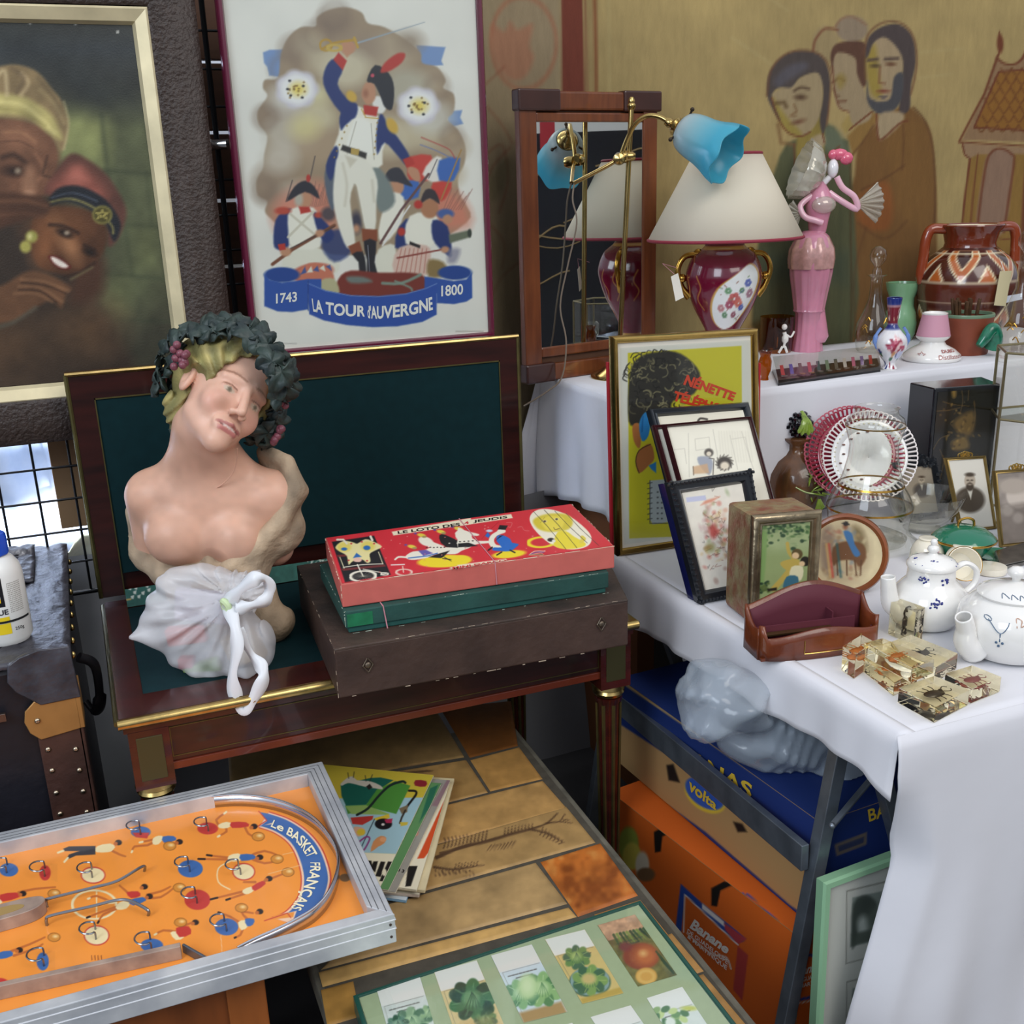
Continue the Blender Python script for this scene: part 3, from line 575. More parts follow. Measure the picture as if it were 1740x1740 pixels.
    for i in range(7): p.line([(960+i*20,1185),(935+i*22,1300)], 4, 'b0685c', .8, .8)
    p.ell(1095, 995, 42, 46, 'b07a58', 2); p.poly([(1050,970),(1075,905),(1120,910),(1142,972),(1095,945)], '3a3034', 1.5, 1, 3); p.ell(1040, 975, 20, 20, Rd, 2); p.ell(960, 1105, 18, 20, Rd, 2); p.poly([(1000,1150),(1050,1170),(1048,1184),(998,1166)], '2a2426', 1)
    p.ell(1170, 1020, 40, 24, '48609a', 2); p.ell(1180, 1045, 24, 22, Sk, 2); p.poly([(1185,1120),(1290,1095),(1290,1130),(1190,1160)], '6a705c', 2, 1); p.ell(1285, 1112, 10, 20, '3a4038', 1); p.line([(940,1230),(1180,1185)], 8, '8a4038'); p.ell(1168, 1190, 20, 16, Sk, 2)
    p.line([(860,1160),(960,1000),(1090,830)], 12, '6a4a48', 1, 1); p.line([(870,1170),(1000,980)], 7, 'e4e0dc', 1, 1); p.line([(1090,850),(1130,760)], 4, '5a5458')
    p.poly([(1090,1240),(1160,1250),(1180,1310),(1090,1320)], '8c7448', 3, 1, 3); p.poly([(1190,1190),(1240,1190),(1220,1250),(1180,1250)], '8c8898', 4, .8, 3)
    # hero
    p.poly([(600,800),(640,720),(680,780),(650,960),(625,1000),(595,880)], '5c6470', 2, 1, 3); p.poly([(830,780),(900,860),(930,960),(880,1010),(845,990),(820,860)], '7b8480', 3, 1, 3)
    p.poly([(680,540),(730,500),(820,540),(900,600),(870,720),(850,800),(640,760),(660,640)], W, 2, 1, 3); p.poly([(600,790),(640,700),(660,720),(640,820),(620,860)], Bl, 2, 1, 3)
    p.poly([(588,400),(600,320),(640,280),(680,330),(655,400),(700,470),(750,500),(740,560),(700,560),(640,500)], Bl, 2, 1, 3); p.poly([(665,560),(700,480),(742,500),(730,560),(690,600),(672,620)], Bl, 2, 1, 3)
    p.poly([(635,285),(660,250),(700,290),(680,335)], Rd, 1.5); p.ell(705, 225, 38, 32, Sk, 2); p.poly([(680,250),(730,245),(700,275)], Sk, 2)
    p.line([(750,205),(1070,106)], 9, '9aa4ac', 1, 1, 0, 3); p.line([(580,235),(640,205),(740,190)], 12, 'b89038', 1, 1, 3); p.ell(600, 215, 28, 26, 'b89038', 1, 1, 0, 5); p.line([(735,180),(752,225)], 12, 'c09a40', 1, 1); p.ell(640, 228, 34, 14, 'c8a850', 1, 1, 0, 5)
    p.poly([(860,540),(900,600),(960,680),(1000,750),(985,790),(940,740),(880,680),(845,735),(840,640)], Bl, 2, 1, 3); p.poly([(965,760),(1005,745),(1025,780),(985,800)], Rd, 1.5); p.poly([(1000,795),(1040,810),(1050,860),(1020,860),(990,820)], Sk, 1.5, 1, 3)
    p.ell(915, 600, 24, 40, 'd0a848', 2, 1, -.5); p.ell(722, 460, 22, 30, 'd0a848', 2, 1, -.6)
    p.poly([(820,470),(860,460),(890,500),(870,540),(835,530)], 'e6e2da', 2, 1, 3); p.poly([(770,440),(790,395),(830,400),(835,470),(800,500),(775,470)], Sk, 2, 1, 3); p.ell(790, 445, 12, 18, 'a06a50', 3); p.poly([(780,500),(850,510),(840,555),(780,545)], Rd, 1.5); p.line([(770,520),(790,560),(850,565)], 5, 'c8a040')
    p.poly([(795,385),(835,310),(900,350),(925,420),(915,520),(880,510),(860,460),(830,400)], '2b2b30', 1.5, 1, 3); p.poly([(860,345),(880,300),(940,255),(978,258),(960,300),(900,340)], 'b83c30', 2, 1, 3); p.ell(822, 360, 9, 9, 'c85060', 1)
    p.poly([(725,600),(760,560),(820,600),(825,680),(810,740),(700,720)], 'f0ece0', 2, 1, 3); p.line([(745,580),(700,740)], 4, 'a8a090', .8); p.line([(815,590),(830,760)], 4, 'a8a090', .8)
    for i in range(6): p.ell(700-i*12, 600+i*30, 4, 4, 'a08038', 1); p.ell(845-i*3, 585+i*30, 4, 4, 'a08038', 1)
    p.poly([(680,690),(795,730),(790,760),(670,715)], '33302c', 1.5); p.poly([(720,705),(760,712),(755,742),(718,735)], 'b89a50', 1)
    p.poly([(640,840),(665,740),(790,760),(845,860),(840,960),(835,1090),(790,1100),(760,960),(740,880),(715,960),(740,1160),(700,1180),(660,1080),(635,960)], 'e8e2d2', 2, 1, 3)
    p.line([(735,880),(760,980),(780,1080)], 6, 'a89c88', .8, 2); p.line([(680,780),(700,880),(690,980)], 8, 'bdb29c', .6, 3, 3); p.line([(820,860),(830,960)], 8, 'bdb29c', .6, 3)
    p.poly([(690,740),(715,800),(750,760)], 'c6bca6', 2, .7); p.poly([(770,1090),(845,1095),(845,1150),(775,1150)], '8a4a30', 1.5); p.poly([(705,1175),(760,1150),(775,1200),(725,1215)], '8a4a30', 1.5)
    p.poly([(780,1150),(840,1150),(832,1250),(850,1330),(800,1335),(795,1240)], '26242a', 1.5, 1, 2); p.poly([(725,1212),(775,1200),(790,1260),(790,1305),(760,1300),(755,1250)], '26242a', 1.5, 1, 2); p.line([(800,1170),(808,1300)], 4, '8a8a94', .8)
    p.poly([(660,1330),(720,1290),(860,1300),(1000,1300),(1070,1320),(1065,1390),(900,1420),(660,1410)], '7a3228', 2, 1, 3); p.line([(870,1350),(960,1350),(1050,1310)], 14, '7f9888', .9, 1.5, 3); p.line([(930,1340),(1000,1370),(1010,1385)], 9, '7f9888', .9, 1.5, 3); p.poly([(700,1320),(780,1320),(820,1345),(720,1350)], '6f8a84', 3, .8, 3)
    p.poly([(580,1335),(640,1330),(665,1390),(640,1410),(580,1390)], 'b8b088', 2, 1, 3)
    # ribbon
    RB = '2f53a0'
    p.ell(390, 1310, 84, 36, '24458c', 1.5); p.poly([(306,1305),(330,1335),(390,1348),(450,1340),(512,1330),(578,1330),(578,1400),(515,1400),(515,1475),(440,1488),(370,1485),(306,1460)], RB, 1.2)
    p.ell(1215, 1300, 80, 34, '24458c', 1.5); p.poly([(1296,1300),(1270,1332),(1210,1340),(1150,1330),(1070,1318),(1070,1385),(1128,1400),(1128,1445),(1210,1450),(1270,1438),(1298,1420)], RB, 1.2)
    p.poly([(512,1348),(600,1385),(720,1408),(850,1412),(980,1400),(1080,1372),(1128,1350),(1128,1500),(1060,1535),(940,1556),(820,1560),(700,1550),(590,1528),(520,1498)], '2d50a0', 1.2)
    p.line([(512,1350),(600,1387),(720,1410),(850,1414),(980,1402),(1080,1374),(1128,1352)], 4, '8098c8', .8, .8); p.line([(515,1340),(515,1480)], 5, '1f3a7a', .8)
    p.line([(370,1638),(460,1638)], 4, '9a948a', .7); p.line([(1220,1580),(1350,1580)], 5, '9a948a', .7)
YPO = 2.47
pst = thing('framed_poster', 'tall framed poster of a soldier raising a sword in a thin dark red frame', 'poster', (.653, YPO, 1.258))
qp = Q((.363, YPO, 2.06), (.943, YPO, 2.06), (.943, YPO, 1.258), (.363, YPO, 1.258))
maroon = mat('dark_red_lacquer', '5e1a32', .25, coat=.5)
ring(MB(), qp, [(0, -.02), (0, .008), (.004, .013), (.010, .013), (.014, .006), (.014, -.001)]).build('frame', maroon, pst, smooth=50)
sheet('print', qp.inset(.012), .0021, 'e6e1d6', paint_hero, print_m, pst)
qr = qp.inset(.012)
MB().box((.37, YPO+.004, 1.265), (.936, YPO+.02, 2.05)).build('backing', wood_b, pst)
tm = mat('white_ink', 'ece8de', .6); ZB = lambda x, y: (340+x*.3564, y*.3564)
mb = MB()
text(mb, '1743', onq(qr, ZB(362,1400), ZB(462,1390), ZB(462,1438), ZB(362,1448)), .02)
text(mb, '1800', onq(qr, ZB(1150,1362), ZB(1254,1352), ZB(1254,1404), ZB(1150,1414)), .02)
def arcline(q, top, bot, s, bold=.02, d=.0006, sub=1.):
    """Lettering between two traced curves (lists of points left to right)."""
    T, B = spline(top, 12), spline(bot, 12)
    def fn(u, v):
        i = np.clip(u, 0, 1)*(len(T)-1); j = np.minimum(i.astype(int), len(T)-2); f = (i-j)[:, None]
        t = T[j]*(1-f)+T[j+1]*f; jb = np.minimum((np.clip(u, 0, 1)*(len(B)-1)).astype(int), len(B)-2); fb = (np.clip(u, 0, 1)*(len(B)-1)-jb)[:, None]
        b = B[jb]*(1-fb)+B[jb+1]*fb; p = b*(1-v[:, None])+t*v[:, None]
        return np.array([P(a[0], a[1], n=q.n, p0=q.c[0]+q.n*d) for a in p])
    return fn
zz = lambda L: [ZB(*a) for a in L]
text(mb, 'LA TOUR', arcline(qr, zz([(532,1422),(600,1438),(690,1450),(785,1458)]), zz([(540,1486),(600,1500),(690,1508),(785,1510)]), 0), .03)
text(mb, "d'AUVERGNE", arcline(qr, zz([(796,1456),(870,1456),(1000,1440),(1106,1412)]), zz([(800,1518),(870,1520),(1000,1504),(1110,1478)]), 0), .03)
mb.build('lettering', tm, pst, smooth=0)
MB().grid(qp.map(*[a.ravel() for a in np.meshgrid([.02, .98], [.02, .98])], np.full(4, .004)), 2, 2, flip=True).build('glass', pane, pst, smooth=0)
# ================================================================ desk with raised lid
mahog = mat('mahogany', '4a1812', .24, var=.45, vs=5, stretch=(1, 6, 6), coat=.5, detail=5, col2='2b0f0d')
mahog_d = mat('mahogany_dark', '3a1511', .28, var=.4, vs=5, stretch=(1, 8, 8), coat=.4, col2='1f0b0a')
mahog_l = mat('mahogany_edge', '6b2a16', .3, var=.35, vs=6, stretch=(1, 8, 8), coat=.4)
felt = mat('green_felt', '0a2a2e', .85, var=.18, vs=40, spec=.2)
felt_o = mat('worn_green_leather', '33685c', .6, var=.4, vs=25, attr=False)
brass = mat('brass_trim', 'cdb272', .25, 1, var=.35, vs=35)
brass_d = mat('dull_brass_trim', '6f6740', .4, .8, var=.3, vs=30)
X0, X1, Y0, Y1 = -.035, .975, 1.782, 2.40
dk = thing('writing_desk', 'dark red mahogany desk with raised green lined lid, gilt edging and fluted legs', 'desk', ((X0+X1)/2, 2.1, 0))
b = MB(); bw = .052
b.box((X0+.01, Y0+.012, .728), (X1-.01, Y1, .752))
b.box((X0+.006, Y0+.008, .752), (X0+bw, Y1, .76)); b.box((X1-bw, Y0+.008, .752), (X1-.006, Y1, .76)); b.box((X0+bw, Y0+.008, .752), (X1-bw, Y0+.095, .76))
b.build('desk_top', mahog, dk, 0)
MB().box((X0+bw, Y0+.095, .7525), (X1-bw, Y1-.06, .7592)).build('felt_lining', felt, dk, 0)
MB().tube([(X0+.003, Y0+.006, .750), (X1-.003, Y0+.006, .750)], .0095, 12).build('front_moulding', brass, dk)
for x in (X0+.002, X1-.002): MB().tube([(x, Y0+.006, .752), (x, Y1, .752)], .005, 8).build('side_moulding', brass_d, dk)
ql = Q((X0, Y1, 1.268), (X1+.003, Y1, 1.268), (X1+.003, Y1, .772), (X0, Y1, .772))
b = MB(); ql.box(b, 0, 0, ql.w, ql.h, -.028, -.004)
for r in ((0, 0, ql.w, .058), (0, .058, .052, ql.h), (ql.w-.052, .058, ql.w, ql.h)): ql.box(b, *r, -.004, .003)
b.build('lid', mahog_d, dk, 0)
b = MB(); ql.box(b, .052, .058, ql.w-.052, ql.h-.05, -.004, .0005); b.build('lid_lining', felt, dk, 0)
b = MB(); ql.box(b, .05, .056, ql.w-.05, .059, .001, .0036); ql.box(b, .05, .056, .0525, ql.h, .001, .0036); ql.box(b, ql.w-.0525, .056, ql.w-.05, ql.h, .001, .0036); b.build('lid_stringing', brass_d, dk, 0)
MB().tube([ql.mm(0, .003, .001), ql.mm(ql.w, .003, .001)], .0055, 8).build('lid_top_moulding', mat('aged_brass', 'b8a06a', .3, 1, var=.4, vs=30), dk)
for x in (.002, ql.w-.002): MB().tube([ql.mm(x, .003, .001), ql.mm(x, ql.h, .001)], .005, 8).build('lid_side_moulding', brass_d, dk)
def paint_hinge(p):
    rg = np.random.default_rng(2); p.mottle(.2, 8, 1)
    for i in range(60):
        x = rg.uniform(515, 580); y = 952-(x-515)*.16+rg.normal(0, 9); p.poly([(x, y), (x+rg.uniform(2, 7), y-rg.uniform(0, 5)), (x+rg.uniform(0, 6), y+rg.uniform(1, 5))], 'cdd2c8', .7, .9)
    for x, y in ((218,998),(226,1005),(222,1013),(233,1012),(240,1006),(228,997),(250,1001),(247,994)): p.poly([(x,y),(x+6,y-2),(x+5,y+5),(x+1,y+4)], 'c8ccc0', .7)
    p.line([(206,1021),(222,1018)], 3, 'b89a5a')
def strip(name, y0, y1, z0, z1):
    q = Q((X0+bw, y1, z1), (X1-bw, y1, z1), (X1-bw, y0, z0), (X0+bw, y0, z0)); return sheet(name, q, .0018, '2f5d54', paint_hinge, mat('hinge_leather', attr=True, rough=.6), dk)
strip('hinge_strip', Y1-.055, Y1-.006, .7605, .785)
for z0, z1, yy, mm in ((.655, .728, Y0+.02, mahog_d), (.640, .655, Y0+.016, mahog_l)):
    b = MB().box((X0+.022, yy, z0), (X1-.022, yy+.02, z1)).box((X0+.022, yy, z0), (X0+.042, Y1-.01, z1)).box((X1-.042, yy, z0), (X1-.022, Y1-.01, z1)).box((X0+.022, Y1-.03, z0), (X1-.022, Y1-.01, z1))
    b.build('apron' if z0 > .65 else 'apron_rail', mm, dk, 0, .001)
qa = Q((X0+.085, Y0+.02, .722), (X1-.085, Y0+.02, .722), (X1-.085, Y0+.02, .664), (X0+.085, Y0+.02, .664))
ring(MB(), qa, [(0, .0003), (.0, .0012), (.0016, .0012), (.0016, .0003)]).build('drawer_stringing', brass_d, dk, smooth=0)
lx = ((X0+.05, Y0+.045), (X1-.05, Y0+.045), (X0+.05, Y1-.045), (X1-.05, Y1-.045))
for x, y in lx:
    lg = MB().box((x-.034, y-.034, .615), (x+.034, y+.034, .728)); prof = [(.001, .0), (.012, .0), (.013, .05), (.017, .06), (.026, .57), (.03, .585), (.001, .59)]
    lg.lathe(prof, 28, M4((x, y, 0)), fn=lambda V, A: V*np.concatenate([(1-.09*(np.cos(A*7)[:, None]**2)[:, :, None]*np.ones((1, V.shape[1], 2))), np.ones((len(A), V.shape[1], 1))], 2))
    o = lg.build('leg', mahog, dk, 40)
    MB().lathe([(.02, .588), (.031, .59), (.034, .597), (.031, .603), (.036, .607), (.034, .615), (.02, .616)], 28, M4((x, y, 0))).build('leg_collar', brass, o)
    fl = MB()
    for k in range(7):
        a = k/7*2*math.pi+.2; fl.tube([(x+math.cos(a)*.0165, y+math.sin(a)*.0165, .08), (x+math.cos(a)*.0245, y+math.sin(a)*.0245, .57)], .0042, 6)
    fl.build('leg_fluting', brass_d, o)
    if y < 2: 
        MB().box((x-.022, y-.0355, .632), (x+.022, y-.033, .716)).build('inlay_plate', mat('dull_inlay', '4d4a30', .4, .5), o, 0, .001)

# ================================================================ boxes on the desk
def block(q_tl, q_tr, q_br, q_bl, ztop, zbot):
    """A box from the four traced corners of its top, both heights known."""
    T = [P(*p, z=ztop) for p in (q_tl, q_tr, q_br, q_bl)]
    return Q(*T), [np.array([t[0], t[1], zbot]) for t in T], T
def solid_box(B, T, inset=0.):
    c = sum(T)/4; g = lambda p: p+(c-p)*np.array([inset, inset, 0]); V = [g(B[3]), g(B[2]), g(B[1]), g(B[0]), g(T[3]), g(T[2]), g(T[1]), g(T[0])]
    return MB().hexa(V)
old = mat('worn_black_leatherette', '2e2622', .55, var=.5, vs=14, bump=.5, bs=60, detail=6, col2='4a3a32')
old_f = mat('worn_brown_leatherette', '33241f', .6, var=.5, vs=9, bump=.5, bs=50, detail=6, col2='4c3830')
q, Bt, T = block((504,963), (1000,884), (1067,1021), (568,1106), .852, .7605)
tb = thing('old_flat_case', 'worn dark brown flat case overhanging the desk front beneath the game boxes', 'case', (sum(Bt)/4))
solid_box(Bt, T).build('body', old_f, tb, 0, .003)
t2 = [p+(0, 0, .003) for p in T]; solid_box([p+(0, 0, -.003) for p in T], t2).build('top_covering', old, tb, 0, .002)
wear = mat('chipped_edge', 'b8a590', .8, var=.4, vs=40); b = MB(); rg = np.random.default_rng(5)
def chips(b, a, c, n, s=.0016, lo=.002, hi=.012):
    a, c = np.array(a), np.array(c); L = np.linalg.norm(c-a)
    for i in range(n):
        t = rg.random(); p = a+(c-a)*t; l = rg.uniform(lo, hi)/L; b.tube([p, a+(c-a)*min(1, t+l)], rg.uniform(.25, 1)*s, 5)
chips(b, t2[3], t2[2], 30, .0007); chips(b, t2[3], t2[0], 14, .0007); chips(b, Bt[3], Bt[2], 16, .0011); chips(b, Bt[3], T[3], 8, .0008)
b.build('worn_edges', wear, tb)
mt = mat('dark_clasp', '6b5f52', .45, .8)
for u in (.10, .90):
    c = Bt[3]*(1-u)+Bt[2]*u+(0, -.003, .055); b = MB(); b.ball(c, (.006, .003, .006)); b.tube([c+(-.009, 0, 0), c+(0, 0, .014), c+(.009, 0, 0), c+(0, 0, -.014)], .0013, 6, closed=True); b.build('clasp', mt, tb)
# green box
gm = mat('green_cardboard', '265049', .7, var=.4, vs=12, detail=6, bump=.2, bs=80)
q, Bt, T = block((543,958), (968,880), (1034,972), (585,1040), .898, .8555)
gb = thing('green_game_box', 'worn dark green flat cardboard box lying under the red game box', 'box', (sum(Bt)/4))
solid_box(Bt, [p*(1, 1, 0)+(0, 0, .875) for p in T], .02).build('base', mat('green_cardboard_base', '1f5650', .7, var=.35, vs=15), gb, 0, .002)
solid_box([p*(1, 1, 0)+(0, 0, .866) for p in Bt], T).build('lid', gm, gb, 0, .002)
b = MB(); chips(b, T[3], T[2], 16, .0008); chips(b, T[3], T[0], 10, .0008); chips(b, Bt[3]+(0, 0, .01), T[3], 6, .001); chips(b, Bt[3]+(.004, -.001, .0), Bt[2], 10, .0007); b.build('worn_edges', mat('bare_board', '9fb0a0', .8), gb)
b = MB(); qf = Q(T[3], T[2], Bt[2]+(0, 0, .0105), Bt[3]+(0, 0, .0105)); qf.box(b, .004, .006, .05, qf.h-.002, .0, .0006); b.build('corner_stain', mat('bright_green_stain', '1f7a50', .6, var=.5, vs=30), gb)
twine = mat('pink_string', 'c98a94', .8)
b = MB(); b.tube([qf.mm(.075, qf.h+.012, .0012), qf.mm(.07, 0, .0012), T[3]*.86+T[2]*.14+(0, .1, .001)], .0012, 6); b.build('string', twine, gb)
# red game box
def paint_loto(p):
    p.mottle(.05, 30, 3); s = .14943
    p.at(540, 840, s)
    p.poly([(160,540),(640,470),(830,915),(310,1000)], '1b1a1e', 1)
    p.poly([(215,690),(330,680),(340,705),(225,715)], '6d2c2c', .8); p.poly([(260,845),(760,795),(775,820),(290,870)], '6d2c2c', .8); p.line([(250,715),(300,840)], 10, 'd8cfa8', 1, .6); p.line([(690,655),(740,790)], 10, 'd8cfa8', 1, .6)
    p.poly([(200,600),(290,530),(400,545),(450,560),(540,510),(640,540),(730,595),(650,640),(590,680),(600,760),(560,780),(500,740),(400,760),(350,800),(330,700),(250,650)], 'ecdfa0', 1, 1, 3)
    p.ell(300, 600, 80, 55, 'e6d36a', 2); p.ell(570, 590, 80, 55, 'e6d36a', 2); p.ell(300,622,34,18,'2f6bb0',.8); p.ell(558,608,40,26,'2f6bb0',.8); p.poly([(400,725),(440,665),(500,710)], '2f6bb0', .8); p.ell(452,745,48,28,'ecc0ac',.8); p.ell(440,790,60,20,'1b1a1e',.8)
    p.line([(220,515),(290,515),(330,560)], 22, 'e8e2cc', 1, .6); p.line([(600,480),(620,520)], 26, 'e8e2cc', 1, .6)
    for x, y in ((380,560),(640,560),(350,750),(560,755),(500,540)): p.ell(x, y, 12, 9, 'c84040', .6)
    p.line([(290,830),(500,800),(740,790)], 10, 'e8e2cc', 1, .6, 3); p.ell(515, 930, 145, 58, 'efe8d4', .7, 1, -.05, 9); p.line([(450,800),(515,930)], 14, 'efe8d4', 1, .6); p.line([(515,850),(780,900),(720,915)], 9, 'efe8d4', 1, .6); p.ell(760, 905, 40, 14, 'efe8d4', .6, 1, 0, 5)
    for a in range(16): p.line([(515,930),(515+130*math.cos(a*.39),930+50*math.sin(a*.39))], 2.5, 'b8b4a0', .8, .5)
    p.poly([(840,425),(1740,268),(1740,340),(860,468)], 'f0e4c4', .8)
    p.ell(1440, 760, 310, 70, 'f2d92e', 1, 1, -.05)
    p.poly([(1000,700),(1080,650),(1200,640),(1300,600),(1500,600),(1740,560),(1740,600),(1640,640),(1560,680),(1360,680),(1250,720),(1100,745),(1020,735)], 'f1ead6', .8, 1, 3)
    p.ell(1230, 535, 90, 50, 'f1ead6', 1, 1, .35); p.poly([(1280,530),(1440,590),(1400,620),(1250,600)], 'f1ead6', .8); p.poly([(1380,500),(1420,450),(1600,530),(1740,570),(1720,600),(1460,600)], '1d1a1c', .8, 1, 2); p.poly([(1560,440),(1620,410),(1740,440),(1740,540),(1600,530)], 'f1ead6', .8, 1, 2)
    p.poly([(1140,640),(1230,630),(1310,670),(1200,700)], '6a5fa8', .8); p.line([(1030,725),(1250,700),(1360,670)], 12, '3a6fb8', 1, .6); p.poly([(1260,715),(1390,670),(1500,640),(1430,710),(1400,725)], '1d1a1c', .8); p.line([(1420,730),(1550,745)], 9, '1d1a1c', 1, .6); p.line([(1440,715),(1520,760)], 8, '1d1a1c', 1, .6)
    p.line([(880,740),(920,712),(1000,715)], 20, 'f1ead6', 1, .7, 3)
    for i in range(6): p.ell(1240+i*40, 605-(i%2)*3, 9, 6, '2a2424', .5); p.ell(1450+i*46, 556, 10, 6, 'f1ead6' if i%2 else '2a2424', .5)
    for x, y in ((1070,595),(1180,465),(1400,425),(1600,390)): p.ell(x, y, 50, 20, 'e8cf4a', .8, 1, .2); p.ell(x+30, y+18, 26, 12, 'a8925a', .7); p.ell(x-70, y-20, 16, 10, '6a4f98', .7)
    p.ell(980, 885, 90, 33, 'f0cdbc', .7, 1, 0, 6); p.line([(965,820),(975,885)], 12, 'f0cdbc', 1, .6); p.line([(835,803),(985,797)], 12, 'f0e4dc', 1, .6)
    rg = np.random.default_rng(3)
    for i in range(60): p.ell(rg.uniform(700, 3200), rg.uniform(300, 900), 7, 5, 'e88a80', .5)
    p.poly([(1500,830),(1740,790),(1740,825),(1520,862)], 'f0ddc0', .8)
    p.at(780, 840, .1609)
    p.poly([(0,284),(550,208),(568,250),(0,335)], 'f0e4c4', .8); p.poly([(-20,745),(495,680),(510,700),(-10,780)], 'f0ddc0', .8)
    p.ell(20, 690, 105, 48, 'f2d92e', 1, 1, -.05); p.poly([(-10,350),(60,380),(130,400),(210,420),(190,440),(60,430),(-10,440)], 'f1ead6', .8, 1, 2); p.poly([(-10,440),(100,440),(190,490),(310,490),(320,515),(200,525),(60,560),(-10,580)], 'f1ead6', .8, 1, 2); p.poly([(-10,520),(100,510),(200,545),(-10,560)], '1d1a1c', .7)
    for i in range(5): p.ell(10+i*45, 500-i*3, 10, 6, '2a2424', .5)
    p.ell(528, 632, 180, 40, 'f2d92e', 1, 1, -.1)
    p.poly([(400,390),(430,355),(480,365),(490,400),(440,420),(400,440),(370,480),(390,530),(460,545),(440,570),(360,570),(315,520),(320,460),(350,420)], 'f1ead6', .8, 1, 3)
    p.poly([(400,440),(460,430),(540,470),(560,510),(630,525),(600,560),(540,600),(430,600),(350,590),(370,560),(450,560),(400,500)], '2b6bc0', .8, 1, 2); p.poly([(275,440),(300,395),(330,430),(310,460)], '2b6bc0', .8); p.poly([(410,370),(430,325),(515,330),(490,375)], '1c1a1e', .8)
    p.poly([(385,490),(430,440),(470,430),(410,470)], '1c1a1e', .7); p.line([(310,590),(350,560)], 16, '1c1a1e', 1, .7); p.line([(400,640),(450,610)], 14, '1c1a1e', 1, .7); p.line([(540,590),(590,615)], 14, '1c1a1e', 1, .7); p.line([(240,470),(300,400),(420,290)], 5, 'b02028', 1, .5)
    p.ell(320, 385, 34, 14, 'cfd8e8', .8); p.ell(870, 505, 140, 52, 'f2d92e', .8, 1, -.05, 10)
    p.poly([(745,260),(780,190),(870,155),(1000,165),(1150,220),(1290,320),(1385,420),(1395,500),(1340,555),(1220,582),(1080,570),(960,520),(860,440),(780,350)], 'f3ebd2', .8, 1, 4)
    p.poly([(780,280),(850,230),(960,205),(1100,205),(1180,240),(1200,310),(1150,370),(1060,390),(940,395),(830,360)], 'd9c63c', 2, 1, 4); p.poly([(860,270),(960,225),(1090,240),(1110,300),(1060,370),(940,380),(890,340)], 'ecd84c', 2, 1, 4)
    p.poly([(1040,400),(1130,390),(1220,450),(1330,510),(1320,550),(1200,575),(1060,570),(1000,520)], 'ecd838', 1, 1, 3); p.poly([(960,520),(1060,540),(1140,575),(1040,560)], 'ecd838', 1); p.line([(1290,500),(1320,470),(1300,455)], 40, 'e4d050', 1, .8)
    for x, y in ((905,285),(1030,262)): p.ell(x, y, 26, 13, 'efe2a0', .7); p.ell(x, y, 13, 10, '4a3a30', .7)
    p.line([(1000,350),(1015,372),(1060,360)], 6, '6a5030', 1, .5, 3); p.line([(905,240),(860,300)], 3, '8a7a30', 1, .5)
    for a, b in ((785,180),(900,165),(1010,175),(1130,200)): p.line([(a,b),(a+150,b+160),(a+345,b+400 if a < 1000 else b+340)], 5, '3a3226', 1, .4)
    p.ell(970, 480, 36, 20, '2a2420', .8); p.ell(1000, 492, 20, 16, 'e8e4da', .8)
    for i in range(5): p.line([(740,640),(800+i*24,600+i*10),(910-i*14,600+i*12)], 7, ['e8d8c0','4a6ab0','e8a890','3a3232','d8b880'][i], 1, .5, 3)
    p.line([(500,300),(560,300),(540,350),(520,340)], 4, 'e89a90', .8, .5, 3); p.line([(620,350),(660,340),(690,380),(740,385)], 4, 'e89a90', .8, .5, 3)
q, Bt, T = block((552,914), (971,856), (1044,928), (579,993), .944, .8995)
rb = thing('red_game_box', 'red and pink flat loto game box with circus pictures, topmost of the boxes', 'box', (sum(Bt)/4))
solid_box(Bt, T).build('box_sides', mat('pink_cardboard', 'c9655c', .7, var=.12, vs=30, bump=.1), rb, 0, .002)
sheet('printed_lid', q.inset(.003), .0014, 'd3303a', paint_loto, mat('printed_card', attr=True, rough=.45, coat=.15), rb, d=.0006)
q0 = q.inset(.003); blk = mat('black_ink', '1c1818', .6); redi = mat('red_ink', 'c8343a', .6)
v1 = lambda x, y: (540+x*.14943, 840+y*.14943); v2 = lambda x, y: (780+x*.1609, 840+y*.1609)
mb = MB(); text(mb, 'LE LOTO DES', onq(q0, v1(905,420), v1(1612,322), v1(1622,358), v1(912,450), .0009), .03); text(mb, 'JEUDIS', onq(q0, v2(150,272), v2(508,225), v2(512,258), v2(150,306), .0009), .03)
mb.build('black_lettering', blk, rb, 0)
mb = MB(); text(mb, '4', onq(q0, v2(55,288), v2(100,282), v2(105,310), v2(60,318), .0009), .03); text(mb, 'MINI DARCO', onq(q0, v1(1530,826), v2(490,684), v2(500,702), v1(1536,853), .0009), .02)
mb.build('red_lettering', redi, rb, 0)
b = MB(); chips(b, q.c[3], q.c[2], 30, .0009, .01, .04); chips(b, q.c[3], q.c[0], 14, .0008); chips(b, q.c[2], q.c[1], 10, .0008); chips(b, Bt[3]+(0, 0, .004), T[3], 5, .0009); b.build('worn_edges', mat('bare_pale_board', 'e6cdb4', .8), rb)
uu = .545; b = MB(); a0 = q.map(uu-.02, 0, .0016); a1 = q.map(uu, 1, .0016); b.tube([a0, a1, a1+(.001, -.002, -.044)], .0009, 6); b.build('string', twine, rb)
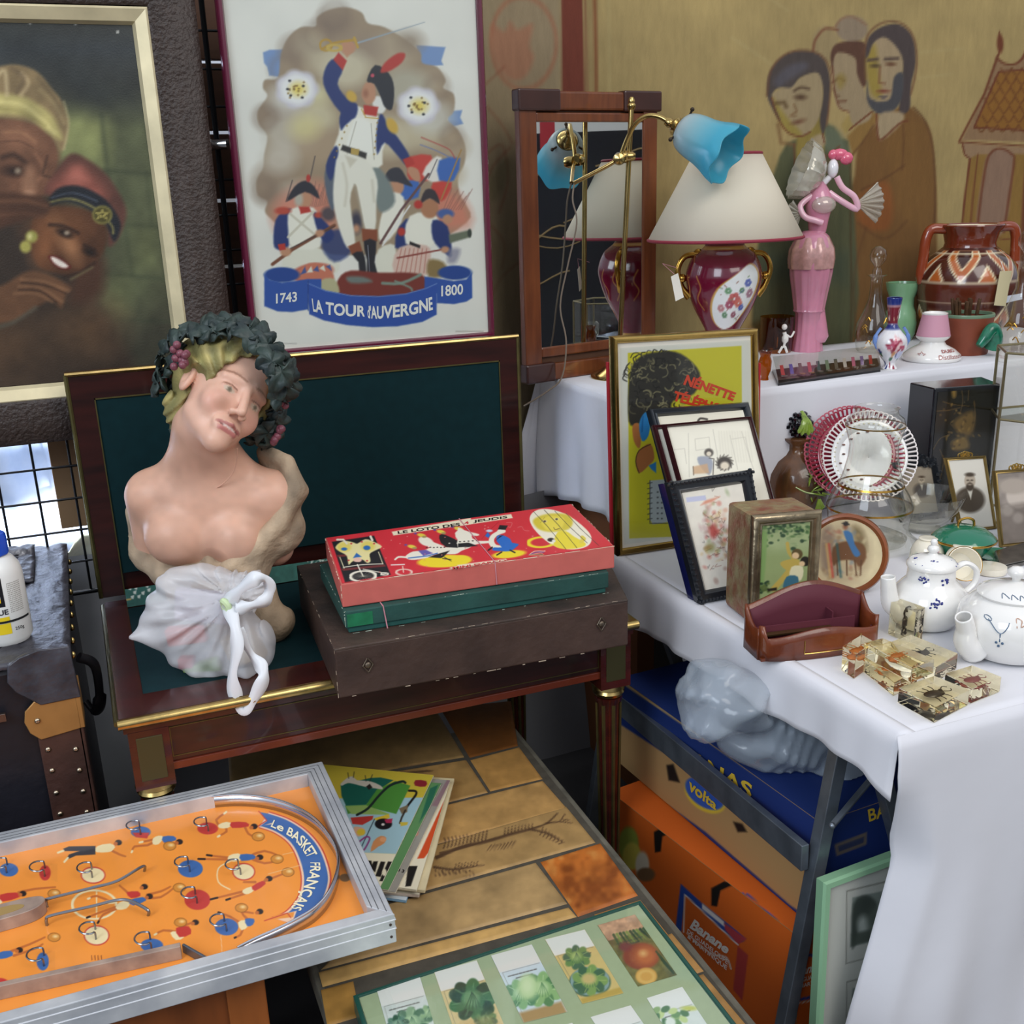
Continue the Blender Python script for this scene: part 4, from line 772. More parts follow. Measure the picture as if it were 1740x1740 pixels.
# ================================================================ painted plaster bust
BB = np.array([.215, 2.06, .7605])
def mkL(b):
    def L(px, py, d=0.):
        p = P(px, py, n=NEAR, p0=b+NEAR*d); return np.array([(p-b)@SIDE, -(p-b)@NEAR, p[2]-b[2]])
    return L
L = mkL(BB)
bust = thing('bust_statue', 'painted plaster bust of a woman with tilted head, vine-leaf wreath and beige drapery', 'statue', BB, FACE)
_R = np.array([[.596, .282, .752], [-.677, .681, .281], [-.432, -.676, .597]]); HS = .96; HC = np.array([.033, -.0176, .497]); _c, _s = math.cos(.15), math.sin(.15); _R = np.stack([_R[:, 0], _R[:, 1]*_c+_R[:, 2]*_s, _R[:, 2]*_c-_R[:, 1]*_s], 1)
HM = np.stack([_R[0], -_R[2], _R[1]], 0)         # head axes (right, up, forward) in the bust's frame
hp = lambda r, u, f: HC+HM@(np.array([r, u, f])*HS)
def skin(p):
    c = lambda a, b, ra, rb: cap(p, a, b, ra, rb)
    d = elp(p, L(358, 880, -.005), (.115, .062, .13))
    d = smin(d, c(L(262, 838, -.01), L(462, 842, -.01), .047, .047), .04)
    d = smin(d, c(L(257, 845, -.012), L(262, 935, -.035), .047, .036), .02); d = smin(d, c(L(462, 845, -.012), L(468, 930, -.03), .05, .036), .02)
    d = smin(d, elp(p, L(298, 912, .036), (.058, .047, .056)), .022); d = smin(d, elp(p, L(402, 916, .036), (.054, .046, .054)), .022)
    nk = hp(0, -.075, -.02)
    d = smin(d, c(L(355, 815, -.022), nk, .054, .047), .03); d = smin(d, c(L(300, 820, -.02), nk+(-.02, .015, -.01), .03, .03), .04); d = smin(d, c(L(425, 825, -.02), nk+(.02, .01, -.03), .03, .028), .03)
    cl = np.minimum(c(L(352, 838, .012), L(285, 812, .012), .008, .007), c(L(372, 838, .012), L(440, 812, .012), .008, .007)); d = smin(d, cl, .018)
    d = smin(d, -smin(-elp(p, L(356, 828, .042), (.016, .012, .018)), -(d+.004), .01), .001)
    H = (p-HC.astype(np.float32))@HM.astype(np.float32)/HS; e = lambda q, r: elp(H, q, r)
    h = e((0, .030, -.010), (.076, .090, .094)); h = smin(h, e((0, -.04, .022), (.057, .078, .06)), .03)
    h = smin(h, cap(H, (-.045, -.07, .012), (0, -.112, .062), .014, .015), .025); h = smin(h, cap(H, (.045, -.07, .012), (0, -.112, .062), .014, .015), .025)
    h = smin(h, e((0, -.108, .067), (.02, .016, .016)), .014)
    for s in (-1, 1):
        h = smin(h, e((s*.036, -.045, .058), (.024, .026, .02)), .02)
        h = smin(h, cap(H, (s*.012, .008, .082), (s*.044, .006, .068), .008, .007), .012)
        h = -smin(-h, e((s*.031, -.014, .094), (.017, .011, .014)), .010)
        h = smin(h, e((s*.030, -.016, .067), (.0155, .0125, .0135)), .003)
        h = smin(h, cap(H, (s*.019, -.013, .0795), (s*.043, -.014, .0735), .0032, .0028), .004)
    h = smin(h, cap(H, (0, .004, .084), (0, -.050, .104), .0068, .0095), .010)
    for s in (-1, 1): h = smin(h, e((s*.0115, -.055, .093), (.0075, .0065, .009)), .005)
    h = smin(h, e((0, -.083, .078), (.030, .020, .014)), .012)
    up = np.minimum(cap(H, (0, -.0785, .0935), (-.023, -.083, .079), .0052, .0026), cap(H, (0, -.0785, .0935), (.023, -.083, .079), .0052, .0026)); h = smin(h, up, .003)
    h = smin(h, cap(H, (-.014, -.0915, .087), (.014, -.0915, .087), .0055, .0055), .004)
    h = -smin(-h, np.minimum(cap(H, (0, -.0855, .099), (-.02, -.0855, .088), .0022, .0012), cap(H, (0, -.0855, .099), (.02, -.0855, .088), .0022, .0012)), .002)
    ear = np.maximum(e((-.077, -.016, -.004), (.009, .030, .018)), -e((-.086, -.014, .0), (.007, .018, .010))); h = smin(h, ear, .004)
    return smin(d, h, .018)
V, Fs = nets(skin, (-.19, -.19, .10), (.20, .15, .66), .0032)
keep = V[:, 2] > .10
H = (V-HC)@HM/HS; C = np.tile(hx('d3a58d'), (len(V), 1))
def dab(C, X, c, r, col, a=1., hard=1.5):
    t = np.clip(1-np.sqrt((((X-np.array(c))/np.array(r))**2).sum(1)), 0, 1)**(1/hard)*a; C[:] = C*(1-t[:, None])+hx(col)*t[:, None]
n_ = vnoise(V[:, 0]*30, V[:, 2]*30, 4)+vnoise(V[:, 0]*80, V[:, 2]*80+V[:, 1]*60, 5)*.5; C *= (1+.10*(n_-.75))[:, None]
hd = np.clip((.60-abs(H).max(1)*0), 0, 1)
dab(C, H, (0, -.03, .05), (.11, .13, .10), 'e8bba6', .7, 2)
for s in (-1, 1):
    dab(C, H, (s*.038, -.05, .07), (.028, .026, .04), 'd08d7c', .55, 1.6); dab(C, H, (s*.031, -.015, .085), (.024, .014, .03), 'c08a76', .5)
    dab(C, H, (s*.031, -.0185, .083), (.0125, .0055, .02), 'c9b9a4', 1, 5); dab(C, H, (s*.031, -.0185, .083), (.0052, .0052, .02), '6b6250', 1, 4)
    for k in range(7): t = k/6; dab(C, H, (s*(.014+.034*t), .011+.004*math.sin(t*3), .082-.016*t), (.0065, .0032, .02), '9a6f5c', .8, 2.5)
    for k in range(6): t = k/5; dab(C, H, (s*(.020+.022*t), -.0115+.003*math.sin(t*3), .08), (.005, .0018, .02), '8a6252', .9, 3)
for k in range(-4, 5): dab(C, H, (k*.0055, -.0795-abs(k)*.0009, .092-abs(k)*.002), (.006, .0042, .016), 'a35f5a', .95, 4); dab(C, H, (k*.004, -.0925, .088), (.006, .005, .014), 'b9706a', .9, 4)
for k in range(-3, 4): dab(C, H, (k*.0055, -.0858, .092), (.005, .0022, .014), 'd8c4bc' if abs(k) < 3 else '6a3430', .95, 4)
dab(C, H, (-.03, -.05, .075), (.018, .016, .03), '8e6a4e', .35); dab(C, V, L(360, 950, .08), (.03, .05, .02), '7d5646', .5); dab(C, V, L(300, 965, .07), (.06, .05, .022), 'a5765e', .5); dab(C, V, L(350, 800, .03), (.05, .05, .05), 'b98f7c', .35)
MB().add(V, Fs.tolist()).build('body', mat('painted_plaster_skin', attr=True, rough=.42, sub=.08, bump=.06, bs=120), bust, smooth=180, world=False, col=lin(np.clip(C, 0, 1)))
# hair
def hair(p):
    H = (p-HC.astype(np.float32))@HM.astype(np.float32)/HS
    a = np.arctan2(H[..., 0], H[..., 1]+.25); wv = .0035*np.sin(a*70+H[..., 2]*70+6*np.sin(H[..., 1]*40))+.002*np.sin(H[..., 1]*160+H[..., 0]*90)
    d = elp(H, (0, .042, -.022), (.101, .102, .112))+wv
    d = smin(d, elp(H, (.055, .012, .012), (.03, .05, .04))+wv, .02); d = smin(d, elp(H, (-.062, .035, .03), (.026, .036, .034))+wv, .02); d = smin(d, elp(H, (0, -.05, -.07), (.065, .05, .05))+wv, .03)
    face = elp(H, (0, -.050, .088), (.068, .120, .098))+.003*np.sin(H[..., 0]*190+H[..., 1]*120); face = np.minimum(face, elp(H, (-.085, -.04, .025), (.03, .045, .045)))
    return np.maximum(d, -face)
V, Fs = nets(hair, HC-(.14, .14, .15), HC+(.14, .14, .15), .0035)
C = np.tile(hx('857f50'), (len(V), 1)); H = (V-HC)@HM; a = np.arctan2(H[:, 0], H[:, 1]+.25)
t = .5+.5*np.sin(a*60+H[:, 2]*90+5*np.sin(H[:, 1]*30)); C = C*(1-t[:, None])+hx('a5975f')*t[:, None]; C *= (.8+.4*vnoise(H[:, 0]*60, H[:, 1]*60, 3))[:, None]
MB().add(V, Fs.tolist()).build('hair', mat('painted_plaster_hair', attr=True, rough=.55, bump=.4, bs=160), bust, smooth=180, world=False, col=lin(np.clip(C, 0, 1)))
# drapery and socle
def drape(p):
    c = lambda a, b, ra, rb: cap(p, a, b, ra, rb)
    fo = .004*np.sin(p[..., 2]*75+p[..., 0]*60+3*np.sin(p[..., 0]*25))+.0025*np.sin(p[..., 0]*130-p[..., 2]*60)
    d = c(L(455, 790, -.045), L(490, 835, -.03), .022, .030); d = smin(d, c(L(490, 835, -.03), L(480, 905, -.012), .030, .036), .02)
    d = smin(d, c(L(480, 905, -.01), L(425, 960, .03), .036, .036), .02); d = smin(d, c(L(425, 962, .035), L(340, 985, .035), .034, .028), .02)
    d = smin(d, c(L(228, 868, -.035), L(243, 935, -.03), .016, .026), .02); d = smin(d, c(L(243, 935, -.03), L(300, 990, .02), .026, .034), .02)
    d = smin(d, c(L(370, 985, -.005), L(400, 1060, .0), .085, .052), .03); d = smin(d, elp(p, L(430, 1065, .0), (.075, .06, .045)), .03); d = smin(d, c(L(440, 1000, 0), L(478, 1062, .01), .03, .026), .02)
    d = smin(d, elp(p, L(360, 900, -.06), (.125, .035, .12)), .03)
    d = d+fo
    ed = c(L(448, 766, -.03), L(488, 785, -.02), .010, .015); ed = np.minimum(ed, c(L(488, 785, -.02), L(503, 830, .0), .015, .018)); ed = np.minimum(ed, c(L(503, 830, .0), L(474, 890, .033), .018, .018)); ed = np.minimum(ed, c(L(474, 890, .033), L(388, 966, .070), .018, .012))
    d = smin(d, ed, .03); return np.maximum(d, -p[..., 2]+.0)
V, Fs = nets(drape, (-.20, -.11, -.003), (.22, .13, .44), .0042)
V[:, 2] = np.maximum(V[:, 2], 0)
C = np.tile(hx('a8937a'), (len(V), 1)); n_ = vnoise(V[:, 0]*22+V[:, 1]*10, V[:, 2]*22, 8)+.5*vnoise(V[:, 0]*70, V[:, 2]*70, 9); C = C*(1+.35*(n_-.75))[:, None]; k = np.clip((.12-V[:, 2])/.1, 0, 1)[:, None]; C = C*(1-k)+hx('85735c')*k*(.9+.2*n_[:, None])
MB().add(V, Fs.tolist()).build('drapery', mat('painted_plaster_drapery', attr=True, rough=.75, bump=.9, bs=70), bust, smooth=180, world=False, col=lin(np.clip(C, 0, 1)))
# wreath
leafm = mat('dark_green_plaster_leaf', '3c4a44', .48, var=.6, vs=30, bump=.3, bs=90, col2='232e30')
grapem = mat('plum_grape', '8a4f5c', .35, var=.4, vs=60)
def leaf_mesh(s, seed):
    rg = np.random.default_rng(seed); n = 5; out = [(0, 0, 0)]; N = 30
    for i in range(N):
        a = i/N*2*math.pi; r = s*(.62+.30*abs(math.cos(a*2.5))**.7); r *= 1.15 if abs(a-math.pi/2) < .5 else 1
        if abs(a-1.5*math.pi) < .35: r *= .35
        out.append((r*math.cos(a)*.95, r*math.sin(a), s*(.18*math.sin(a*5+seed)+.10*math.cos(a*3)-.25*(r/s)**2)))
    mid = [(x*.55, y*.55, z*.3+s*.10*math.cos(k*1.3)) for k, (x, y, z) in enumerate(out[1:])]
    V = out+mid; Fs = [(0, N+1+i, N+1+(i+1) % N) for i in range(N)]+[(N+1+i, 1+i, 1+(i+1) % N, N+1+(i+1) % N) for i in range(N)]
    return V, Fs
pts = [(272,600,.0),(268,628,-.02),(262,648,-.03),(285,578,.02),(305,562,.03),(322,565,.055),(296,600,.03),(340,556,.04),(358,560,.06),(375,552,.05),(392,556,.07),(410,551,.06),(425,562,.075),(445,566,.07),(455,585,.08),(470,600,.075),(462,615,.105),(478,632,.10),(490,628,.07),(486,655,.08),(495,650,.05),(480,675,.06),(288,668,-.02),(292,690,-.015),(278,640,.0),(470,700,.02),(478,720,.0),(456,735,.02),(445,725,.02),(462,752,.0),(436,748,.0),(300,745,-.03),(310,733,-.03),(472,690,.02),(395,545,.04),(365,543,.04)]
cen = HC
for i, (x, y, d) in enumerate(pts):
    p = L(x, y, d-.004); n = p-cen; n = n/np.linalg.norm(n); n = n+np.array([0, -.55, .1]); n /= np.linalg.norm(n)
    tdir = np.cross(n, (math.cos(i*2.4), .2, math.sin(i*2.4))); tdir /= np.linalg.norm(tdir); R = np.stack([np.cross(tdir, n), tdir, n], 1)
    V, Fs = leaf_mesh(.021+.006*((i*7) % 5)/4, i); MB().add(np.array(V)*1.35, Fs, M4(p, R)).build('vine_leaf', leafm, bust, smooth=60, world=False, solid=.003)
rg = np.random.default_rng(11)
for cx, cy, cd_, n, sx, sy in ((310,604,.075,13,13,20), (303,690,.012,8,10,12), (468,742,.02,8,10,14), (482,683,.04,4,6,6)):
    for k in range(n):
        p = L(cx+rg.normal(0, sx*.6), cy+rg.normal(0, sy*.6), cd_+rg.normal(0, .004)); MB().ball(p, .0075, 10).build('grape', grapem, bust, world=False)
a = [L(430, 756, .05), L(428, 775, .055), L(424, 800, .062), L(410, 828, .066), L(385, 858, .078), L(362, 870, .086)]
# a fine cord on the neck
MB().tube(spline([L(403, 762, .085), L(402, 785, .075), L(395, 805, .062), L(375, 825, .052), L(352, 835, .044)], 6), .0011, 5).build('raised_seam', mat('seam_plaster', 'd8a890', .5), bust, world=False)

# ================================================================ knotted white carrier bag in front of the bust
b2 = P(362, 1150, z=.7605)+NEAR*-.055; b2[2] = .7605; L2 = mkL(b2)
bag = thing('plastic_bag', 'knotted white translucent carrier bag lying before the bust', 'bag', b2, FACE)
KN = L2(386, 1028, .085).astype(np.float32)
def bagf(p):
    d = elp(p, L2(350, 1055, .0), (.085, .065, .085)); d = smin(d, elp(p, L2(405, 1100, .02), (.068, .062, .062)), .02)
    d = smin(d, elp(p, L2(345, 1110, .01), (.062, .05, .045)), .03); d = smin(d, cap(p, L2(300, 1070, .02), L2(222, 1084, .05), .045, .005), .03)
    d = smin(d, cap(p, L2(325, 990, .0), L2(430, 1000, .0), .034, .030), .03); d = smin(d, cap(p, L2(290, 1000, .01), L2(245, 1075, .03), .03, .012), .03); d = smin(d, cap(p, L2(385, 1050, .04), KN, .03, .008), .03)
    r = p-KN; rn = np.linalg.norm(r, axis=-1)+1e-6; a = np.arctan2(r[..., 2], r[..., 0]+.0001)
    f = .0032*np.clip(rn/.08, .15, 1)*(np.sin(a*17+2*np.sin(a*5))+.5*np.sin(a*31+rn*40))+.003*np.sin(p[..., 0]*70+p[..., 2]*50+2*np.sin(p[..., 2]*40))
    return np.maximum(d+f, -p[..., 2])
V, Fs = nets(bagf, (-.20, -.13, -.003), (.16, .12, .26), .004); V[:, 2] = np.maximum(V[:, 2], 0)
bagm = mat('translucent_plastic', 'f4f4f8', .3, alpha=.42, spec=.7)
MB().add(V, Fs.tolist()).build('film', bagm, bag, smooth=180, world=False)
hm = mat('white_film_handle', 'eef0f4', .35, alpha=.85)
def ribbon(mb, pts, w, tw=0.):
    p = spline(pts, 8); n = len(p); V = []
    for i in range(n):
        t = p[min(i+1, n-1)]-p[max(i-1, 0)]; t /= np.linalg.norm(t); s = np.cross(t, (0, -1, .2)); s /= np.linalg.norm(s)+1e-9
        ww = w*(.9+.2*math.sin(i*.5)); q = math.sin(i*.18+tw)*.5
        for k in range(5): u = (k/4-.5)*2; V.append(p[i]+s*u*ww*math.cos(q)+np.array([0, -1, 0])*(u*ww*math.sin(q)+.35*ww*math.cos(u*4)))
    return mb.grid(V, 5, n)
b = ribbon(MB(), [KN, L2(405, 1005, .10), L2(432, 985, .11), L2(452, 985, .10), L2(458, 1002, .095), L2(448, 1022, .10), L2(425, 1030, .10), L2(400, 1034, .10)], .0125); b.build('handle', hm, bag, smooth=180, world=False, solid=.0008)
b = ribbon(MB(), [KN, L2(398, 1060, .12), L2(402, 1100, .135), L2(395, 1150, .142), L2(402, 1190, .142), L2(414, 1204, .142), L2(430, 1188, .142), L2(446, 1155, .14), L2(444, 1135, .13), L2(425, 1110, .115), L2(402, 1070, .115)], .0125, 1.); b.build('handle', hm, bag, smooth=180, world=False, solid=.0008)
MB().tube(spline([KN+(-.004, -.006, .01), KN+(.004, -.008, 0), KN+(0, -.004, -.012), KN+(-.006, 0, 0)], 5, True), .006, 8, closed=True).build('knot', mat('pale_green_print', 'c8dcae', .5), bag, world=False)
for nm, x, y, w_, h_, an, c in (('red_packet', 318, 1078, .075, .035, .1, 'b8473f'), ('printed_leaflet', 345, 1030, .10, .06, -.15, 'b9b2c0'), ('brown_packet', 415, 1100, .07, .06, .3, 'a08a6c'), ('green_packet', 345, 1135, .07, .026, .25, '7e9a50'), ('red_sweets', 318, 1125, .03, .022, .0, 'b03a40')):
    c0 = L2(x, y, .018); MB().box((-w_/2, -.012, -h_/2), (w_/2, .012, h_/2), M4(c0, np.array([[math.cos(an), 0, -math.sin(an)], [0, 1, 0], [math.sin(an), 0, math.cos(an)]]))).build(nm, mat(nm, c, .6, var=.4, vs=40), bag, world=False, bevel=.004)
# ================================================================ trunk and glue bottle
lea = mat('black_trunk_canvas', '1b1a22', .45, var=.5, vs=6, bump=.4, bs=40, detail=6)
lea2 = mat('cracked_black_leather', '26242a', .38, var=.7, vs=18, bump=1., bs=45, detail=6, col2='4a4a52')
brl = mat('brown_leather', '4a3029', .45, var=.5, vs=14, bump=.4, bs=60)
tan = mat('tan_brass_corner', 'a57a45', .4, .35, var=.3, vs=14)
stud = mat('studs', 'b8a892', .28, 1)
TZ = .86; tr = thing('steamer_trunk', 'old black trunk with studded leather edges and tan corner plate at the far left', 'trunk', (-.4, 2.2, 0))
MB().box((-.90, 1.885, .0), (-.095, 2.56, TZ-.012)).build('body', lea, tr, 0, .01)
b = MB(); nu, nv = 60, 50
V = [(-.905+.815*i/(nu-1), 1.878+.69*j/(nv-1), TZ-.006+.003*math.sin(i*1.9+3*math.sin(j*.5))*math.sin(j*.8)+.0015*math.sin(i*4.1)) for j in range(nv) for i in range(nu)]
b.grid(V, nu, nv).build('top_covering', lea2, tr, 60, solid=.01)
b = MB(); b.box((-.165, 1.874, .0), (-.092, 1.886, TZ-.09)).box((-.098, 1.874, 0), (-.089, 1.93, TZ-.09)); b.build('corner_leather', brl, tr, 0, .002)
b = MB(); b.prism([(-.19,-.0),(-.17,.012),(-.14,.02),(-.09,.018),(-.085,-.08),(-.15,-.082),(-.185,-.05),(-.195,-.03)], 0, .012, M4((0, 1.880, TZ+.0), np.array([[1, 0, 0], [0, 0, -1], [0, 1, 0]]))); b.build('torn_corner_patch', lea2, tr, 30, .002)
zc = .75; pl = [(-.098+.0, .045), (-.165, .036), (-.182, .02), (-.186, 0), (-.18, -.022), (-.165, -.038), (-.098, -.03)]
b = MB().prism(pl, 0, .004, M4((0.005, 1.8745, zc), np.array([[1, 0, 0], [0, 0, -1], [0, 1, 0]]))).box((-.095, 1.871, zc-.03), (-.086, 1.935, zc+.045)); b.build('corner_plate', tan, tr, 30, .0015)
cell = [(-.152, .69), (-.108, .68), (-.152, .648), (-.108, .638), (-.152, .603), (-.108, .595), (-.152, .56), (-.108, .552), (-.152, .515), (-.108, .508), (-.150, .47), (-.108, .46), (-.160, .75), (-.18, .815), (-.135, .81), (-.158, .79)]
for x, z in cell: MB().ball((x, 1.8735 if z < .7 or z > .76 else 1.8695, z), (.0052, .0035, .0052), 12).build('stud', stud, tr)
for k in range(9): MB().ball((-.088, 1.92+k*.07, TZ-.02), (.005, .005, .007), 10).build('edge_nail', brass, tr)
MB().tube(spline([(-.082, 1.98, TZ-.05), (-.058, 2.0, TZ-.08), (-.06, 2.03, TZ-.16), (-.072, 2.04, TZ-.19), (-.086, 2.05, TZ-.17)], 8), [.006]*16+[.01]*8+[.005]*9, 10, flat=1.6).build('side_handle', mat('black_strap', '121216', .4), tr)
for z_, x_ in ((TZ-.05, -.21), ): MB().box((x_-.02, 1.868, TZ-.1), (x_+.003, 1.876, TZ-.085)).build('hinge_plate', mat('pewter', '7a6a62', .4, 1), tr, 0, .001)
# perforated folded leather at the back of the trunk top
bl = thing('perforated_leather_panel', 'cracked black perforated leather roll lying on the trunk behind the bottle', 'panel', (-.25, 2.42, TZ))
nu, nv = 34, 26; V = []
for j in range(nv):
    for i in range(nu): V.append((-.42+.265*i/(nu-1), 2.30+.24*j/(nv-1), TZ+.006+.012*math.exp(-((j-22)/3.)**2)+.002*math.sin(i*1.7+j)+.003*math.sin(j*1.6)))
MB().grid(V, nu, nv).build('leather', lea2, bl, 60, solid=.006)
b = MB()
for i in range(7):
    for j in range(8): b.ball((-.36+i*.028, 2.33+j*.022, TZ+.0115), (.005, .0028, .002), 8)
b.build('perforations', mat('dark_hole', '0c0c10', .8), bl)
# bottle
bp_ = P(14, 1085, z=TZ); bt = thing('glue_bottle', 'white plastic wood glue bottle with blue cap on the black trunk', 'bottle', bp_, FACE)
R_ = .0435; sc = 1.0
MB().lathe([(.001, .0), (R_-.006, .0), (R_, .01), (R_, .125), (R_-.003, .140), (R_-.012, .154), (R_-.021, .160), (R_-.022, .168), (.001, .168)], 48).build('body', mat('white_plastic', 'e6e6e2', .3), bt, 40, world=False)
MB().lathe([(.026, .160), (.0275, .162), (.0275, .193), (.025, .198), (.001, .199)], 40, fn=lambda V, A: V*np.concatenate([(1+.02*np.cos(A*30))[:, None, None]*np.ones((1, V.shape[1], 2)), np.ones((len(A), V.shape[1], 1))], 2)).build('cap', mat('blue_cap', '1650c8', .35), bt, 30, world=False)
def onbot(u0, u1, z0, z1, r=R_+.0004):      # u in metres round the bottle, 0 faces the viewer
    u0, u1 = u0+.007, u1+.007; return lambda u, v: np.stack([np.sin((u0+(u1-u0)*u)/R_)*r, -np.cos((u0+(u1-u0)*u)/R_)*r, z0+(z1-z0)*v], 1)
def patch(u0, u1, z0, z1, r, nu=16): 
    U, W = np.meshgrid(np.linspace(0, 1, nu), [0, 1]); return onbot(u0, u1, z0, z1, r)(U.ravel(), W.ravel()), nu, 2
def tocyl(mb, loc=bp_): 
    return mb
b = MB(); b.grid(*patch(-.04, .019, .075, .128, R_+.0003)); b.build('label_black', mat('label_black', '14161c', .4), bt, 60, world=False)
b = MB(); b.grid(*patch(-.04, .013, .083, .113, R_+.0006)); b.build('label_white', mat('label_white', 'f0efec', .4), bt, 60, world=False)
b = MB(); b.grid(*patch(-.04, .013, .083, .090, R_+.0008)).grid(*patch(-.04, .022, .024, .044, R_+.0005)).grid(*patch(.000, .022, .046, .056, R_+.0005)); b.build('label_yellow', mat('label_yellow', 'e2c522', .4), bt, 60, world=False)
b = MB(); b.grid(*patch(-.05, .062, .045, .049, R_+.001, 40)); b.build('black_band', mat('black_band', '15161a', .5), bt, 60, world=False)
b = MB(); text(b, 'X', onbot(-.003, .008, .093, .103, R_+.0009), .03); b.build('red_lettering', mat('label_red', 'd02a28', .4), bt, 0, world=False)
b = MB(); text(b, 'GLUE', onbot(-.012, .022, .060, .070), .03); text(b, '250g', onbot(.028, .045, .026, .034), .01)
rg = np.random.default_rng(1)
b.build('black_lettering', mat('label_ink', '2a2a30', .5), bt, 0, world=False)
b = MB()
for r_ in range(16):
    for k in range(10): u = .026+k*.0026+rg.uniform(0, .0006); b.grid(*patch(u, u+.0016, .062+r_*.0035, .0635+r_*.0035, R_+.0005, 2))
b.build('small_print', mat('grey_print', '9a9690', .6), bt, 0, world=False)
# ================================================================ low tiled table
ZT = .45
tt = thing('tiled_coffee_table', 'low table topped with tan ceramic tiles, some painted with brown wheat ears', 'table', (.49, 1.5, 0))
TC = P(1290, 1740, z=ZT); XL, XR = .196, .785; YN, YF = .80, 2.06
grout = mat('dark_grout', '4d473c', .9, var=.3, vs=40, bump=.3)
MB().hexa([(XL, YN, ZT-.045), (.757, YN, ZT-.045), (.789, YF, ZT-.045), (XL, YF, ZT-.045), (XL, YN, ZT-.004), (.757, YN, ZT-.004), (.789, YF, ZT-.004), (XL, YF, ZT-.004)]).build('table_base', mat('grey_stone_edge', '6a6558', .8, var=.5, vs=20, bump=.4), tt, 0, .003)
MB().hexa([(XL+.012, YN+.01, ZT-.006), (.745, YN+.01, ZT-.006), (.777, YF-.01, ZT-.006), (XL+.012, YF-.01, ZT-.006), (XL+.012, YN+.01, ZT-.0028), (.745, YN+.01, ZT-.0028), (.777, YF-.01, ZT-.0028), (XL+.012, YF-.01, ZT-.0028)]).build('grout', grout, tt, 0)
for x in (XL+.03, XR-.07):
    for y in (YN+.03, YF-.07): MB().box((x-.03*(x > .5), y, 0), (x+.04-.03*(x > .5), y+.04, ZT-.045)).build('leg', mahog_d, tt, 0, .003)
tile_m = mat('ceramic_tile', attr=True, rough=.38, var=.22, vs=28, bump=.12, bs=60, detail=6)
def wheat(p):
    c = '5b4330'; p.at(500, 1200, .3218)
    p.line([(750,800),(880,745),(1010,715),(1130,680),(1240,650),(1330,620),(1390,565)], 20, c, 1, .9, 4, 7); p.line([(770,775),(900,745),(1060,700)], 12, c, .8, .9, 4); p.line([(1240,650),(1330,670),(1425,722)], 12, c, 1, .9, 4, 6); p.line([(1330,620),(1400,610),(1465,617)], 9, c, 1, .8, 4, 4); p.line([(1400,610),(1430,570)], 6, c, 1, .8); p.line([(1420,600),(1450,600)], 6, c, 1, .8)
    for i in range(12): x = 790+i*20; p.line([(x, 748-i*4), (x+8, 715-i*5), (x+2, 695-i*3)], 9, c, .95, .8, 3, 3)
    for i in range(9): x = 1110+i*18; p.line([(x, 680-i*4), (x+4, 640-i*3)], 9, c, .95, .8, 0, 3)
    for i in range(8): x = 1040+i*18; p.line([(x, 735-i*3), (x-22, 765-i*2)], 7, c, .9, .8, 0, 3)
    for i in range(7): x = 1310+i*17; p.line([(x, 662+i*9), (x+2, 640+i*11)], 6, c, .9, .8); p.line([(x, 665+i*9), (x-14, 680+i*8)], 6, c, .9, .8)
    p.line([(740,850),(840,862),(930,850),(1000,838)], 14, c, 1, .9, 4, 5)
    for i in range(8): x = 850+i*16; p.line([(x, 855-i*2), (x+6, 828-i)], 8, c, .95, .8, 0, 3)
    for i in range(12): x = 745+i*18; p.line([(x, 868), (x+2+(i%3)*4, 898)], 7, c, .95, .8, 0, 3)
    for i in range(10): x = 530+i*16; p.line([(x, 345-i*3), (x+40, 318-i*2)], 6, c, .9, .8); p.line([(x+20, 352-i*1.5), (x+55, 360-i*2)], 6, c, .8, .8)
# tiles as traced from their joints: (corner pixels clockwise from far left), colour
TL = [((385,1245),(740,1203),(789,1285),(392,1352),'927448'), ((748,1202),(868,1190),(880,1266),(798,1286),'7c4c22'), ((799,1290),(882,1268),(922,1322),(833,1343),'b98a4c'), ((392,1356),(792,1290),(829,1345),(600,1402),'a5804c'),
      ((600,1406),(922,1325),(965,1374),(620,1465),'b98f56'), ((620,1470),(962,1369),(1012,1430),(640,1535),'ad8a57'), ((918,1463),(1020,1431),(1084,1520),(982,1556),'b5672a'), ((640,1540),(910,1464),(964,1534),(545,1646),'a98a5c'),
      ((541,1650),(966,1540),(980,1556),(548,1675),'c29a5c'), ((1010,1552),(1088,1527),(1140,1592),(1050,1640),'c08848'), ((545,1680),(600,1665),(612,1725),(556,1742),'a3793c')]
rg = np.random.default_rng(8)
def tile(q, col):
    nu, nv = max(3, int(q.w/.0035)), max(3, int(q.h/.0035)); U, W = np.meshgrid(np.linspace(0, 1, nu), np.linspace(0, 1, nv))
    x, y = U*q.w, W*q.h; ed = np.minimum(np.minimum(x, q.w-x), np.minimum(y, q.h-y)); V = q.map(U.ravel(), W.ravel(), (np.clip(ed/.004, 0, 1)*.0025-.0025).ravel())
    X, Y = proj(V); p = Paint(X, Y, col); p.mottle(.16, 60, int(rg.integers(99))).mottle(.10, 14, 7)
    if col == 'b5672a': 
        n = vnoise(X/26, Y/26, 31)+.6*vnoise(X/9, Y/9, 32); t = np.clip((n-.8)*1.6, 0, .8)[:, None]; p.C = p.C*(1-t)+hx('7c3f18')*t; t = np.clip((.65-n)*2, 0, .7)[:, None]; p.C = p.C*(1-t)+hx('d6944c')*t
    wheat(p); MB().grid(V, nu, nv, flip=True).build('tile', tile_m, tt, 60, col=lin(np.clip(p.C, 0, 1)))
for a, b_, c, d, col in TL: tile(Q(*[P(*k, z=ZT) for k in (a, b_, c, d)]), col)
